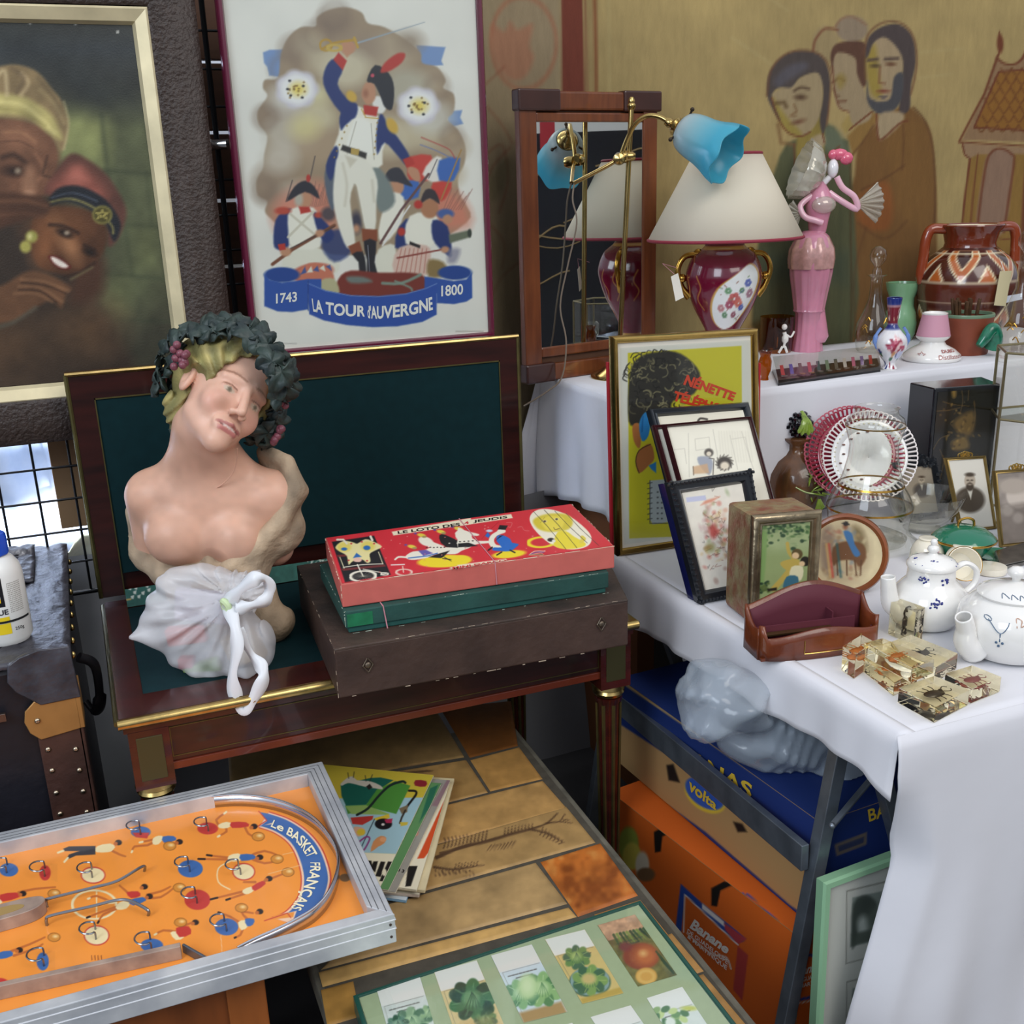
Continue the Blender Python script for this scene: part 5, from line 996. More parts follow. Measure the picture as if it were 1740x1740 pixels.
# the rest of the top, in the same pattern
for x0, y0, x1, y1 in ((XL+.015, YN+.015, XL+.30, YN+.24), (XL+.305, YN+.015, XR-.07, YN+.14), (.70, YN+.015, .743, YN+.15), (.70, .96, .747, 1.16), (.70, 1.165, .751, 1.262)):
    tile(Q((x0, y1, ZT), (x1, y1, ZT), (x1, y0, ZT), (x0, y0, ZT)), 'b8894c')

# ================================================================ framed seed packets
vq = Q(*[P(*k, z=ZT+.030) for k in ((600,1692), (1088,1530), (1290,1790), (700,2010))])
sf = thing('framed_seed_packets', 'green framed display of vintage vegetable seed packets lying on the tiled table', 'picture', vq.map(.5, .5)+(0, 0, -.03))
ring(MB(), vq, [(0, -.028), (0, .0), (.002, .0015), (.006, .0015), (.0075, -.001)]).build('frame', mat('dark_green_frame', '1f4a40', .35), sf, 0)
b = MB(); vq.box(b, .001, .001, vq.w-.001, vq.h-.001, -.028, -.003); b.build('backing', wood_b, sf, 0)
b = MB(); vq.box(b, .006, .006, vq.w-.006, vq.h-.006, -.003, -.001); b.build('green_mount', mat('sage_card', 'a9b58e', .7, var=.05, vs=80), sf, 0)
pk_m = mat('seed_packet_print', attr=True, rough=.5)
def cabbage(p, x, y, r, c1, c2, c3, seed=0):
    rg = np.random.default_rng(seed)
    for k in range(9): a = k*.72+seed; p.ell(x+r*.75*math.cos(a), y+r*.6*math.sin(a), r*.5, r*.36, c1 if k % 2 else c2, 1.2, 1, a)
    for k in range(7): a = k*.95; p.line([(x+r*.2*math.cos(a), y+r*.2*math.sin(a)), (x+r*1.1*math.cos(a), y+r*.85*math.sin(a))], r*.045, c3, .8, .7)
    p.ell(x, y, r*.6, r*.55, c1, 1.5); p.ell(x-r*.08, y-r*.08, r*.42, r*.38, c3, 3, .8)
    for k in range(5): p.line([(x-r*.4+k*r*.2, y+r*.45), (x-r*.15+k*r*.08, y-r*.1), (x-r*.05, y-r*.4)], r*.04, c2, .8, .7, 3)
def pkt(tl, tr, br, bl, base, top, fn, lab=None):
    q = Q(*[P(580+x*.4023, 1480+y*.4023, z=vq.c[0][2]) for x, y in (tl, tr, br, bl)])
    def f(p):
        p.at(580, 1480, .4023).mottle(.03, 12, 3)
        tlv, trv, brv, blv = [np.array(v, float) for v in (tl, tr, br, bl)]
        m = lambda u, v: tlv*(1-u)*(1-v)+trv*u*(1-v)+brv*u*v+blv*(1-u)*v
        p.poly([m(.0, 0), m(1, 0), m(1, .26), m(0, .26)], top, 1); p.line([m(.06, .9), m(.06, .27), m(.95, .27)], 1.4, '6a6458', .8, .6)
        for r_, (u0, u1) in enumerate(((.15, .85), (.3, .7))): 
            for k in range(8): a = m(u0+(u1-u0)*k/8, .34+.05*r_); b_ = m(u0+(u1-u0)*(k+.65)/8, .34+.05*r_); p.line([a, b_], 5, '4a4640', .75, .6)
        fn(p)
    sheet('seed_packet', q, .0011, base, f, pk_m, sf, d=-.0004, label=lab)
pkt((148,496),(332,446),(420,740),(230,790),'d5d8d0','e9e5dc',lambda p: [cabbage(p, 300, 640, 62, '7fa27a','3f7050','b8d0a0',1), cabbage(p, 372, 600, 34, '88aa78','3f7050','c0d4a4',2), cabbage(p, 240, 650, 40, '55806a','2f5a44','8fb08a',3)], 'white packet printed with pale green cauliflower leaves')
pkt((392,427),(572,376),(705,690),(500,740),'dcc48c','e9e4da',lambda p: [cabbage(p, 555, 545, 84, '3f7448','1f4a32','78a070',4), cabbage(p, 610, 630, 40, '4f8050','28543a','88a878',5), p.poly([(500,640),(640,600),(690,690),(520,730)],'c89a5c',6,.4)], 'tan packet printed with a dark green cabbage')
pkt((632,356),(804,309),(955,594),(770,640),'d3dde0','e8e2d8',lambda p: [p.poly([(750,600),(930,550),(955,600),(770,645)],'b08850',3,.9), cabbage(p, 850, 500, 70, '93b878','5c8a58','c8dca8',6), cabbage(p, 760, 520, 60, '8fb884','5f9068','c4dcb4',7), p.ell(790, 490, 44, 52, 'bcd49a', 5), p.ell(785,485,26,38,'d6e4b4',6)], 'pale packet printed with a pointed light green cabbage')
pkt((860,288),(1028,246),(1192,515),(1018,560),'d9bd78','eae5da',lambda p: [cabbage(p, 995, 365, 48, '6f9050','4a6f50','b8c878',8), p.ell(1050, 470, 88, 62, '456a58', 1.5), p.ell(1050, 465, 76, 54, '8aa4a0', 1, 1, 0, 6), cabbage(p, 1050, 462, 62, '7fa058','3f6a4c','b0c070',9), p.ell(1045, 455, 30, 22, 'd0b878', 3), p.poly([(1010,540),(1180,490),(1190,515),(1018,560)],'c0a04a',2,.9)], 'tan packet printed with two curly savoy cabbages')
pkt((1082,228),(1240,182),(1418,438),(1253,487),'6f6a3c','c89a78',lambda p: [p.mottle(.3,9,4), [p.line([(1150+i*14,270-i*3),(1175+i*16,315-i*4)], 12, ['3f5a38','7f9048','2c4430'][i%3], .95, 1, 0, 4) for i in range(14)], p.ell(1265, 360, 76, 56, '8a3c2c', 2), p.ell(1285, 358, 50, 44, 'c0683a', 8), p.ell(1275, 348, 16, 13, 'e0a868', 4), p.ell(1200,320,26,20,'7a2c38',3,.8), p.ell(1288, 444, 46, 36, 'd8a250', 1.5), p.ell(1288, 446, 32, 24, 'e4b868', 2, 1, 0, 4), [p.line([(1330+i*8,340+i*12),(1380+i*6,400+i*8)], 8, '34482c', .9, 1) for i in range(5)]], 'tan packet printed with a red onion and a cut half')
pkt((1290,536),(1440,488),(1620,760),(1450,800),'dfe3da','ebe8e0',lambda p: [[p.ell(1380+30*math.cos(k*1.9)*(1+k*.12), 620+18*math.sin(k*1.9)*(1+k*.12), 20, 13, ['8fae70','4f7c50','c8d890','6f9860'][k%4], 1, 1, k) for k in range(16)], p.ell(1470,580,34,10,'c8cc60',2), p.ell(1390,640,22,22,'e8ece0',2)], 'white packet printed with white radishes and leaves')
pkt((1052,616),(1222,566),(1400,820),(1230,880),'d8dcd4','e9e4dc',lambda p: cabbage(p, 1230, 740, 60, '7fa27a','3f7050','b8d0a0',11), 'white packet at the cropped lower edge')
pkt((800,690),(975,640),(1150,900),(960,950),'d8dcd4','e9e4dc',lambda p: cabbage(p, 990, 800, 60, '7fa27a','3f7050','b8d0a0',12), None)
MB().grid(vq.map(*[a.ravel() for a in np.meshgrid([.015, .985], [.015, .985])], np.full(4, .001)), 2, 2, flip=True).build('glass', pane, sf, smooth=0)

# ================================================================ wooden cabinet under the pinball
cb = thing('wooden_cabinet', 'orange-brown wooden cabinet standing beneath the pinball tray', 'cabinet', (-.1, 1.5, 0))
MB().box((-.42, 1.36, 0), (.118, 1.74, .548)).build('body', mat('orange_wood', '8a4a20', .4, var=.35, vs=5, stretch=(6, 6, 1), coat=.3), cb, 0, .003)
MB().box((.062, 1.352, 0), (.118, 1.36, .548)).build('front_stile', mat('orange_wood_stile', 'a05a28', .4, var=.3, vs=5, stretch=(6, 6, 1), coat=.3), cb, 0, .002)

# ================================================================ basket pinball
ZP = .60; PXR = .308; PYF, PYN = 1.785, 1.300
pb = thing('basketball_pinball', 'orange tabletop basketball pinball tray with silvery wooden rails and wire hoops', 'game', (0, 1.54, .55))
sil = mat('silver_paint', 'a9adb4', .38, .35, var=.3, vs=14, detail=6, col2='d6d8da'); sil_w = mat('silver_inner_wood', 'b7a090', .5, .2, var=.25, vs=30, col2='8f7a70')
alu = mat('aluminium', 'd4d8e0', .22, 1); wirem = mat('steel_wire', '8e929a', .28, 1)
PXL = -.42
def rail(name, a, b_, c, d, z0, z1, groove=None):
    mb = MB(); mb.hexa([np.array([*k, z0]) for k in (a, b_, c, d)]+[np.array([*k, z1]) for k in (a, b_, c, d)]); return mb.build(name, sil, pb, 0, .0015)
W = .034
rail('far_rail', (PXL, PYF-W), (PXR-W, PYF-W), (PXR, PYF), (PXL, PYF), .555, ZP)
rail('right_rail', (PXR-W, PYN+W), (PXR-.002, PYN), (PXR, PYF), (PXR-W, PYF-W), .555, ZP)
rail('near_rail', (PXL, PYN), (PXR, PYN), (PXR-W*.6, PYN+W*.6), (PXL, PYN+W*.6), .55, ZP)
rail('left_rail', (PXL, PYN), (PXL+W, PYN), (PXL+W, PYF), (PXL, PYF), .555, ZP)
gr = mat('dark_groove', '5b5c60', .7)
for k in (.3, .58, .82):
    MB().box((PXL, PYF-W*k-.0008, ZP-.0006), (PXR-W*k, PYF-W*k+.0004, ZP+.0004)).build('rail_groove', gr, pb, 0); MB().box((PXR-W*k-.0004, PYN+W*k, ZP-.0006), (PXR-W*k+.0008, PYF-W*k, ZP+.0004)).build('rail_groove', gr, pb, 0)
wl_ = mat('white_stripe', 'e4e6ea', .5)
for z in (.589, .574): MB().box((PXL, PYN-.0006, z), (PXR+.0006, PYN+.001, z+.0015)).box((PXR-.001, PYN, z), (PXR+.0006, PYN+.02, z+.0015)).build('rail_stripe', wl_, pb, 0)
for z in (.583, .562): MB().ball((PXR-.008, PYN-.0003, z), .0022, 8).build('nail', mat('nail', '5a5048', .4, 1), pb)
ZF = .574
def paint_court(p):
    p.mottle(.03, 40, 5); s = .3908; p.at(0, 1280, s); BL, RD, CR, K, BR, OR_ = '3f68a4', 'c23a34', 'ecd9a8', '2a2222', 'c06a34', 'e8903c'
    # banner
    out = spline([(1165,262),(1250,292),(1330,345),(1390,420),(1424,520),(1418,590),(1380,670),(1330,712),(1270,740)], 8); inn = spline([(1130,315),(1200,340),(1262,385),(1300,450),(1322,540),(1310,620),(1262,685),(1212,714),(1190,720)], 8)
    off = lambda L, k: [(1000+(x-1000)*k, 520+(y-520)*k) for x, y in L]
    p.poly(off(out, 1.035)+off(inn, .955)[::-1], RD, .8); p.poly(off(out, 1.02)+off(inn, .97)[::-1], 'f0c8a8', .8)
    p.poly(list(out)+[(1290,685),(1225,700)]+list(inn[::-1])+[(1185,308)], BL, .8); p.poly([(1130,256),(1165,262),(1190,300),(1130,318),(1160,295)], BL, .8); p.poly([(1210,700),(1280,690),(1275,712),(1150,728)], OR_, .8)
    p.line([(1125,252),(1160,292),(1120,318)], 4, RD, 1, .7); p.line([(1150,728),(1250,695),(1265,715)], 4, RD, 1, .7)
    for (x, y, rx, ry, c, rc) in ((612,342,44,25,BL,None),(903,327,46,27,RD,None),(38,507,42,30,BL,None),(196,520,26,34,RD,None),(405,530,50,33,CR,RD),(828,502,50,34,BL,BL),(1060,515,46,34,CR,RD),(858,637,52,40,RD,RD),(985,755,52,38,BL,None),(420,792,52,40,CR,RD),(186,905,28,40,BL,None),(660,835,50,30,BL,None),(0,1010,46,34,RD,None)):
        if rc: p.ell(x, y, rx+4, ry+4, rc, .8)
        p.ell(x, y, rx-1, ry-1, c, .8)
    p.poly([(575,345),(650,345),(640,370),(590,365)], RD, 1); p.poly([(222,480),(250,480),(250,560),(222,550)], OR_, .8); p.poly([(212,860),(240,860),(240,950),(212,950)], OR_, .8)
    p.ell(410, 658, 96, 62, CR, .7, 1, 0, 4); p.line([(420,598),(420,718)], 5, CR, 1, .6); p.line([(1000,470),(950,500),(950,560),(1000,592)], 5, CR, 1, .7, 4)
    def man(h, sh, kit, num, bd, arms, legs, ball, hair=K):
        for L_ in arms+legs: p.line(L_, 11, BR, 1, .7, 2, 8)
        for L_ in legs: p.line([L_[-1], (L_[-1][0]+(L_[-1][0]-L_[-2][0])*.25, L_[-1][1]+(L_[-1][1]-L_[-2][1])*.25)], 9, CR if num % 2 else K, 1, .6)
        p.poly(sh, CR, .8, 1, 2); p.poly(bd, kit, .8, 1, 2); p.ell(h[0], h[1], 15, 12, hair, .8); p.ell(h[0]-12, h[1]+5, 9, 8, BR, .8)
        if ball: p.ell(ball[0], ball[1], 28, 20, '7a4820', .7); p.ell(ball[0], ball[1], 26, 18, 'd08838', 1); p.ell(ball[0]+6, ball[1]-4, 10, 6, 'f4d090', 2)
    man((515,388),[(415,410),(470,395),(490,420),(470,430),(420,430)],CR,1,[(420,405),(480,392),(500,410),(470,428)],[[(480,420),(520,440),(545,448)]],[],None)
    p.poly([(275,415),(300,405),(415,403),(415,440),(330,445),(285,465),(300,440),(345,425),(280,425)], '34343a', .8); p.line([(252,432),(275,424)], 9, CR); p.line([(280,472),(295,455)], 9, CR)
    man((780,385),[(665,370),(690,358),(712,365),(690,395),(665,395)],BL,1,[(708,362),(755,360),(765,378),(712,388)],[[(720,390),(730,410),(760,405)]],[[(668,385),(640,400),(585,405),(575,425)],[(670,375),(620,385)]],(738,403))
    man((1105,318),[(950,310),(985,298),(1010,308),(990,325),(955,325)],RD,1,[(1005,300),(1070,300),(1080,318),(1010,325)],[[(1065,320),(1080,350),(1110,365)]],[[(955,315),(940,290),(975,262)],[(980,322),(985,340),(955,358)]],(1123,362))
    man((1130,452),[(995,445),(1035,435),(1055,450),(1040,468),(995,468)],BL,0,[(1045,440),(1100,440),(1110,458),(1050,468)],[[(1100,440),(1150,425),(1200,440)],[(1100,462),(1150,478),(1195,470)]],[[(1000,455),(920,445)],[(1000,462),(890,460)]],(1205,460))
    man((1170,545),[(1055,595),(1090,580),(1105,595),(1080,612),(1060,610)],RD,0,[(1095,580),(1140,555),(1155,568),(1110,598)],[[(1150,555),(1230,525)],[(1110,560),(1060,560)]],[[(1060,600),(945,628)],[(1065,610),(1000,632)]],(1252,517))
    man((650,622),[(505,660),(540,640),(565,650),(550,675),(510,680)],BL,0,[(560,640),(620,625),(635,640),(580,662)],[[(640,630),(700,625),(750,590)],[(640,615),(700,600),(740,580)]],[[(515,665),(440,690),(390,710)],[(510,675),(450,700),(430,730)]],(780,584))
    man((628,580),[(460,640),(500,640),(510,650),(470,655)],RD,1,[(550,605),(600,600),(610,620),(570,630)],[[(560,610),(520,575)]],[[(480,645),(420,620),(390,630)]],None)
    man((100,610),[(-30,640),(0,630),(10,650),(-20,660)],RD,0,[(0,615),(70,605),(85,625),(10,645)],[[(80,605),(150,590),(240,582)]],[],(235,610))
    man((85,855),[(-30,890),(0,880)],BL,0,[(-10,868),(45,858),(55,880),(0,895)],[[(50,860),(130,830),(195,800)],[(60,880),(150,850),(185,830)]],[],(235,800))
    man((850,735),[(740,780),(770,775),(800,800),(765,812)],RD,1,[(765,760),(820,752),(830,785),(780,800)],[[(800,750),(830,738)]],[[(760,775),(710,770),(680,785)]],(785,735))
    man((1130,688),[(1035,735),(1065,725),(1080,750),(1050,770)],BL,0,[(1065,720),(1105,720),(1100,745),(1075,752)],[[(1075,720),(1050,690),(1100,695)]],[[(1040,735),(1000,710),(960,695)],[(1055,765),(1045,790),(1025,800)]],(1050,672))
    p.ell(1500, 541, 24, 17, '7a5a38', .8); p.ell(1385, 183, 18, 16, 'e6dcc4', 2); p.line([(1230,440),(1275,430)], 2.5, 'e8c898', .8, .5); p.line([(1165,525),(1305,487)], 2.5, 'e8c898', .8, .5); p.line([(960,790),(965,860)], 3, 'f0c090', .9, .6)
    for i in range(4): p.line([(398+i*14,880),(400+i*14,898)], 5, '8a4a28', .8, .5)
qc = Q((PXL+W, PYF-W, ZF), (PXR-W*.9, PYF-W, ZF), (PXR-W*.9, PYN+W*.5, ZF), (PXL+W, PYN+W*.5, ZF))
qv = Q((-.30, PYF-W, ZF), (PXR-W*.9, PYF-W, ZF), (PXR-W*.9, PYN+W*.5, ZF), (-.30, PYN+W*.5, ZF))
sheet('playfield', qc, .0012, 'f0943c', paint_court, mat('printed_playfield', attr=True, rough=.32, coat=.3), pb)
MB().box((PXL+.01, PYN+.01, .551), (PXR-.01, PYF-.01, ZF-.001)).build('bottom_board', wood_b, pb, 0)
zl = lambda L: [(x*.3908, 1280+y*.3908) for x, y in L]
b = MB(); zt = lambda L: [(320+x*.18394, 1300+y*.18394) for x, y in L]
text(b, 'Le BASKET', arcline(qv, zt([(790,505),(900,555),(990,600),(1080,665),(1150,745),(1195,820)]), zt([(760,570),(870,620),(960,680),(1030,750),(1070,810),(1095,850)]), 0, d=.0008), .02)
text(b, 'FRANÇAIS', arcline(qv, zt([(1218,900),(1222,980),(1200,1080),(1150,1180),(1090,1270),(1035,1350)]), zt([(1105,900),(1100,970),(1065,1060),(1020,1160),(970,1240),(925,1310)]), 0, d=.0008), .02)
b.build('banner_lettering', mat('cream_ink', 'f0e6c4', .5), pb, 0)
def curb(pts, z, r=None): return [P(*a, z=z) for a in pts]
top = spline(curb(zl([(890,190),(1020,180),(1150,190),(1270,225),(1370,285),(1440,370),(1468,440),(1465,510),(1430,600),(1370,670),(1290,720),(1200,765),(1110,805),(1032,845)]), ZP-.003), 6)
V = [p*(1, 1, 0)+(0, 0, z) for z in (ZF, ZP-.003) for p in top]
MB().grid(V, len(top), 2).build('curved_rail', alu, pb, 80, solid=.0016)
MB().tube(top, .0022, 8).build('curved_rail_lip', alu, pb)
def bar(name, a, b_, w_, m, z1=ZP-.004):
    A, B_ = P(*a, z=z1), P(*b_, z=z1); d = B_-A; d /= np.linalg.norm(d); n = np.array([-d[1], d[0], 0])*w_/2
    c = [A-n, B_-n, B_+n, A+n]; MB().hexa([k*(1, 1, 0)+(0, 0, ZF) for k in c]+c).build(name, m, pb, 0, .001)
z1_ = lambda x, y: (x*.20694, 1380+y*.20694)
bar('launch_rail', z1_(-60,1425), z1_(1480,1085), .010, sil_w); bar('end_stop', z1_(1500,1080), (355,1629), .004, mat('grey_metal', '767c86', .4, .8), ZP-.012)
b = MB(); c0 = P(*z1_(60,790), z=ZP-.004); poly = spline([(-.09,-.03),(-.04,-.026),(.03,-.020),(.052,-.002),(.042,.014),(.0,.017),(-.05,.012),(-.09,.006)], 6, True)
b.prism([tuple(k) for k in poly], ZF-c0[2], 0, M4(c0)); b.build('bumper', sil_w, pb, 60, .001)
b = MB(); poly = spline([(-.09,-.018),(-.03,-.015),(.02,-.009),(.028,.001),(.0,.008),(-.09,.002)], 6, True); b.prism([tuple(k) for k in poly], -.001, .0006, M4(c0+(-.006, -.002, 0))); b.build('bumper_recess', mat('ochre_recess', 'a08450', .7), pb, 0)
def wire(pts, hs, r=.0024):
    A = [P(*zl([p])[0], z=ZF+h) for p, h in zip(pts, hs)]; MB().tube(spline(A, 6), r, 8).build('wire_guide', wirem, pb)
wire([(205,668),(200,640),(220,630),(400,585),(510,555),(620,492),(628,512)], [0,.012,.016,.016,.016,.016,.0])
wire([(205,748),(202,722),(225,705),(400,665),(500,640),(560,640),(640,680),(645,705)], [0,.012,.016,.016,.016,.016,.012,.0])
for cx, cy in ((600,340),(893,325),(20,505),(185,520),(390,525),(812,500),(1032,512),(843,635),(970,755),(405,790),(180,905),(645,835)):
    c = P(*zl([(cx, cy)])[0], z=ZF); R1 = .013; A = []
    for k in range(13): a = math.pi*.30+k/12*math.pi*1.4; A.append(c+(R1*math.cos(a)-.004, R1*1.15*math.sin(a), .012+.004*math.sin(k/12*math.pi)))
    A = [A[0]*(1, 1, 0)+(0, 0, ZF)]+A+[A[-1]*(1, 1, 0)+(0, 0, ZF)]; MB().tube(spline(A, 3), .0014, 6).build('wire_hoop', wirem, pb)

# ================================================================ comics
z = ZT+.0005; cov_m = mat('comic_print', attr=True, rough=.42, coat=.1)
def cover_top(p):
    p.at(560, 1290, .15515)
    p.poly([(-60,60),(1140,180),(1060,430),(-60,430)], 'c9b23c', .8); p.poly([(-60,430),(1040,420),(740,1040),(-60,1010)], '9fc0c8', .8); p.poly([(-60,1005),(745,1040),(560,1420),(-60,1300)], 'e8dfc0', .8)
    p.poly([(120,280),(450,205),(560,200),(700,230),(560,320),(400,500),(180,510),(130,400)], '1f5f50', .8, 1, 0); p.poly([(170,510),(400,500),(520,330),(720,240),(885,290),(730,600),(480,540),(200,600)], '4f8c3a', .8); p.poly([(170,515),(400,505),(660,600),(640,610),(240,600)], '8fb060', .8)
    p.line([(300,610),(420,540),(540,400),(660,290),(790,245),(830,258)], 26, '24302c', 1, .8, 4); p.line([(870,345),(940,350),(945,390),(870,490),(850,520)], 24, '22201e', 1, .8, 3)
    p.poly([(760,540),(860,500),(850,580),(790,600)], '7a6a50', .8); p.line([(830,560),(790,640),(770,700)], 20, '3a3228', 1, .7); p.poly([(770,690),(860,690),(850,720),(780,735)], 'c8b040', .8)
    p.poly([(940,230),(1060,240),(1050,300),(935,290)], '8a2830', .8, 1, 2); p.poly([(120,270),(200,200),(260,190),(300,230),(440,240),(560,290),(580,330),(500,320),(420,310),(300,280),(200,260),(140,290)], 'c8bfae', .8, 1, 2); p.line([(210,210),(200,150)], 8, '3a342c'); p.line([(260,200),(270,140)], 8, '3a342c'); p.line([(400,240),(390,180)], 8, '3a342c'); p.line([(440,240),(470,170)], 8, '3a342c'); p.poly([(400,300),(440,270),(470,310),(430,335)], '2a2624', .8)
    p.poly([(230,640),(480,620),(470,660),(360,720),(250,710)], 'b83a34', .8); p.poly([(480,650),(650,600),(660,640),(540,690)], 'd8b838', .8); p.ell(590, 710, 95, 60, '1e1c1e', .8); p.poly([(600,660),(690,650),(680,700),(620,700)], 'b03050', .8); p.ell(585, 715, 18, 14, 'd8d0c8', .8)
    p.poly([(270,740),(360,750),(390,790),(320,850),(270,800)], 'd8a888', .8, 1, 2); p.ell(345, 800, 46, 36, 'd8b838', 1); p.line([(490,660),(350,960)], 9, '1f2a34', 1, .7); p.line([(330,900),(400,850),(440,870),(400,960),(370,1000)], 18, '8a3070', .9, .7, 3)
    p.poly([(480,900),(560,840),(620,860),(600,920),(530,960),(450,1015)], 'd08c58', .8, 1, 2); p.ell(585, 880, 34, 26, 'e0a070', .8)
    for q_ in ([(640,1120),(700,1125),(600,1340),(545,1335)], [(560,1120),(610,1125),(560,1290),(500,1280)], [(480,1120),(530,1118),(500,1240),(450,1200)], [(420,1110),(460,1112),(470,1200),(420,1150)]): p.poly(q_, '1c1a18', .8)
    p.ell(600, 1240, 24, 40, 'e8dfc0', .8)
def cover_grey(p): p.at(560, 1290, .15515).mottle(.06, 20, 3); p.poly([(1120,510),(1300,200),(1340,200),(1220,520)], '8f7276', 1); p.ell(950, 810, 24, 30, 'c88a74', 1)
def cover_green(p): p.at(560, 1290, .15515); p.poly([(1100,320),(1190,280),(1100,520),(980,700)], '2f6a50', 1)
def cover_red(p): p.at(560, 1290, .15515); p.poly([(1270,420),(1320,380),(1100,1000),(1035,1085),(960,1090)], 'd05028', .8); p.poly([(860,1170),(965,1170),(890,1390),(830,1395)], '1c1a18', .8); p.poly([(1150,820),(1195,820),(1150,960),(1120,960)], '2f7a60', 1)
def cover_blue(p): p.mottle(.05, 20, 3)
CM = [(None, 'cfdce4', [(600,1318),(757,1345),(690,1530),(480,1500)], .006, 'light blue edged comic at the bottom of the pile', cover_blue, '8cb8d8'),
      (None, 'c8c2b0', [(600,1316),(765,1330),(712,1520),(500,1500)], .007, 'grey-paper comic second from the bottom of the pile', cover_blue, 'c8b8a8'),
      (None, 'd8c8a0', [(600,1312),(772,1323),(722,1513),(500,1490)], .006, 'thick cream-edged comic with a ragged right edge in the pile', cover_blue, 'd8c8a0'),
      (None, 'e6dcc0', [(600,1310),(765,1327),(708,1512),(480,1480)], .005, 'comic with an orange-red strip and black letter along its edge', cover_red, 'd6ccb0'),
      (None, '9a958a', [(600,1312),(765,1326),(672,1516),(470,1490)], .004, 'grey comic marked N 3 beneath the topmost comics', cover_grey, 'd6ccb4'),
      (None, '5f8c58', [(600,1318),(750,1331),(660,1512),(450,1480)], .003, 'green-covered comic just below the topmost one', cover_green, 'd6ccb4'),
      (None, 'd0b848', [(540,1298),(737,1317),(643,1512),(430,1470)], .004, 'topmost comic with a yellow and green cartoon cover', cover_top, 'e0d8c0')]
for i, (_, base, cor, th, lab, fn, edge) in enumerate(CM):
    q = Q(*[P(*c, z=z+th) for c in cor]); q = Q(*[q.c[0]+(q.c[0]-q.c[1])*0, q.c[1], q.c[2], q.c[3]])
    o = thing('comic_book', lab, 'comic', q.map(.5, .5)-(0, 0, th), group='old comics on the tiled table')
    c = q.c; MB().hexa([k*(1, 1, 0)+(0, 0, z) for k in (c[3], c[2], c[1], c[0])]+[k-(0, 0, .0006) for k in (c[3], c[2], c[1], c[0])]).build('pages', mat('pages_'+edge, edge, .8, var=.25, vs=90), o, 0, .0012)
    sheet('cover', q, .0014, base, fn, cov_m, o)
    if 'N 3' in lab:
        b = MB(); text(b, 'N 3', onq(q, (674,1474), (688,1478), (686,1483), (672,1479), .0008), .02); b.build('lettering', blk, o, 0)
    z += th+.0003
# ================================================================ stall: trestle table, two cloths, boxes underneath
cloth_m = mat('white_tablecloth', 'dcdce2', .85, var=.05, vs=5, bump=.12, bs=30, sheen=.2)
TX, TYN, TYF, XE = 1.125, 1.180, 2.26, 2.95
tb = thing('trestle_table', 'steel-legged trestle table under the white tablecloth', 'table', (1.9, 1.7, 0))
steel = mat('brushed_steel', '8b949e', .34, .75, var=.35, vs=20, bump=.1)
MB().box((TX+.01, TYN+.01, .735), (XE, TYF, .755)).build('table_board', wood_b, tb, 0)
def sq(a, b_, w_, t_, name='leg', m=steel, up=(0, 1, 0)):
    a, b_ = np.array(a, float), np.array(b_, float); d = b_-a; d /= np.linalg.norm(d); u = np.array(up, float); u -= d*(u@d); u /= np.linalg.norm(u); v = np.cross(d, u)
    c = [(-1,-1),(1,-1),(1,1),(-1,1)]; MB().hexa([p+u*i*w_/2+v*j*t_/2 for p in (a, b_) for i, j in c]).build(name, m, tb, 0, .0015)
sq((1.137, 1.338, .735), (1.022, 1.330, 0), .026, .026); sq((1.118, 2.10, .735), (1.0, 2.10, 0), .022, .03)
sq((1.16, 1.325, .735), (1.42, 1.325, 0), .026, .026); sq((1.16, 2.10, .735), (1.42, 2.10, 0), .026, .026)
A_, B_ = P(1036, 1180, x=1.066), P(1368, 1458, x=1.066); sq(A_, B_, .052, .016, 'cross_bar', up=(0, 0, 1))
sq(P(1414, 1403, x=1.085), P(1500, 1300, y=1.345), .012, .005, 'stay'); MB().ball(P(1414, 1403, x=1.078), .006).build('rivet', steel, tb)
for x in (2.6,): sq((x, 1.325, .735), (x+.1, 1.325, 0), .026, .026); sq((x, 2.1, .735), (x+.1, 2.1, 0), .026, .026)

def flap_hem(y): return np.interp(y, [1.17, 1.24, 1.32, 1.52, 1.85, 2.15, 2.26], [.640, .672, .668, .655, .648, .615, .60])
b = MB(); path = [(1.112-.012*math.sin((y-1.1)*2.2), y) for y in np.linspace(2.25, 1.180, 76)]
rows = 14; V = []
for k, (x, y) in enumerate(path):
    h = flap_hem(y); xe = x
    for r in range(rows):
        t = r/(rows-1)
        if t < .2: V.append((xe+.022*(1-t/.2)+.008, y, .7615-.0015*math.sin(y*20)*.0))
        else:
            q_ = (t-.2)/.8; z = .7615-(.7615-h)*q_; V.append((xe+.008*(1-min(1, q_*6))-.010*q_+.006*math.sin(y*23+1)*q_+.003*math.sin(y*61)*q_, y, z))
b.grid(V, rows, len(path))
nx = 90; xs = np.linspace(0, 1, nx)**1.25; rr = 34; V = []
lb = lambda z: np.interp(z, [0, .2, .35, .5, .6, .68, .745], [1.045, 1.083, 1.118, 1.150, 1.128, 1.106, 1.104])
for i, u in enumerate(xs):
    for r in range(rr):
        z = .7615-(.7600)*r/(rr-1); f = (.7615-z)/.76
        wv = .012*math.sin(u*34+f*2)*f+.007*math.sin(u*71+1-f*3)*f
        L0 = lb(z); x = L0+(XE-L0)*u; y = TYN-.008*min(1, f*25)+wv*min(1, u*12)
        if u < .03: y += .045*(1-u/.03)*min(1, max(0, (f-.12)*6))
        V.append((x, y, z))
b.grid(V, rr, nx, flip=True)
nu, nv = 70, 44; V = []
for j in range(nv):
    for i in range(nu):
        x = TX+.0+(XE-TX)*i/(nu-1); y = TYN+(TYF-TYN)*j/(nv-1); V.append((x, y, .7600))
b.grid(V, nu, nv)
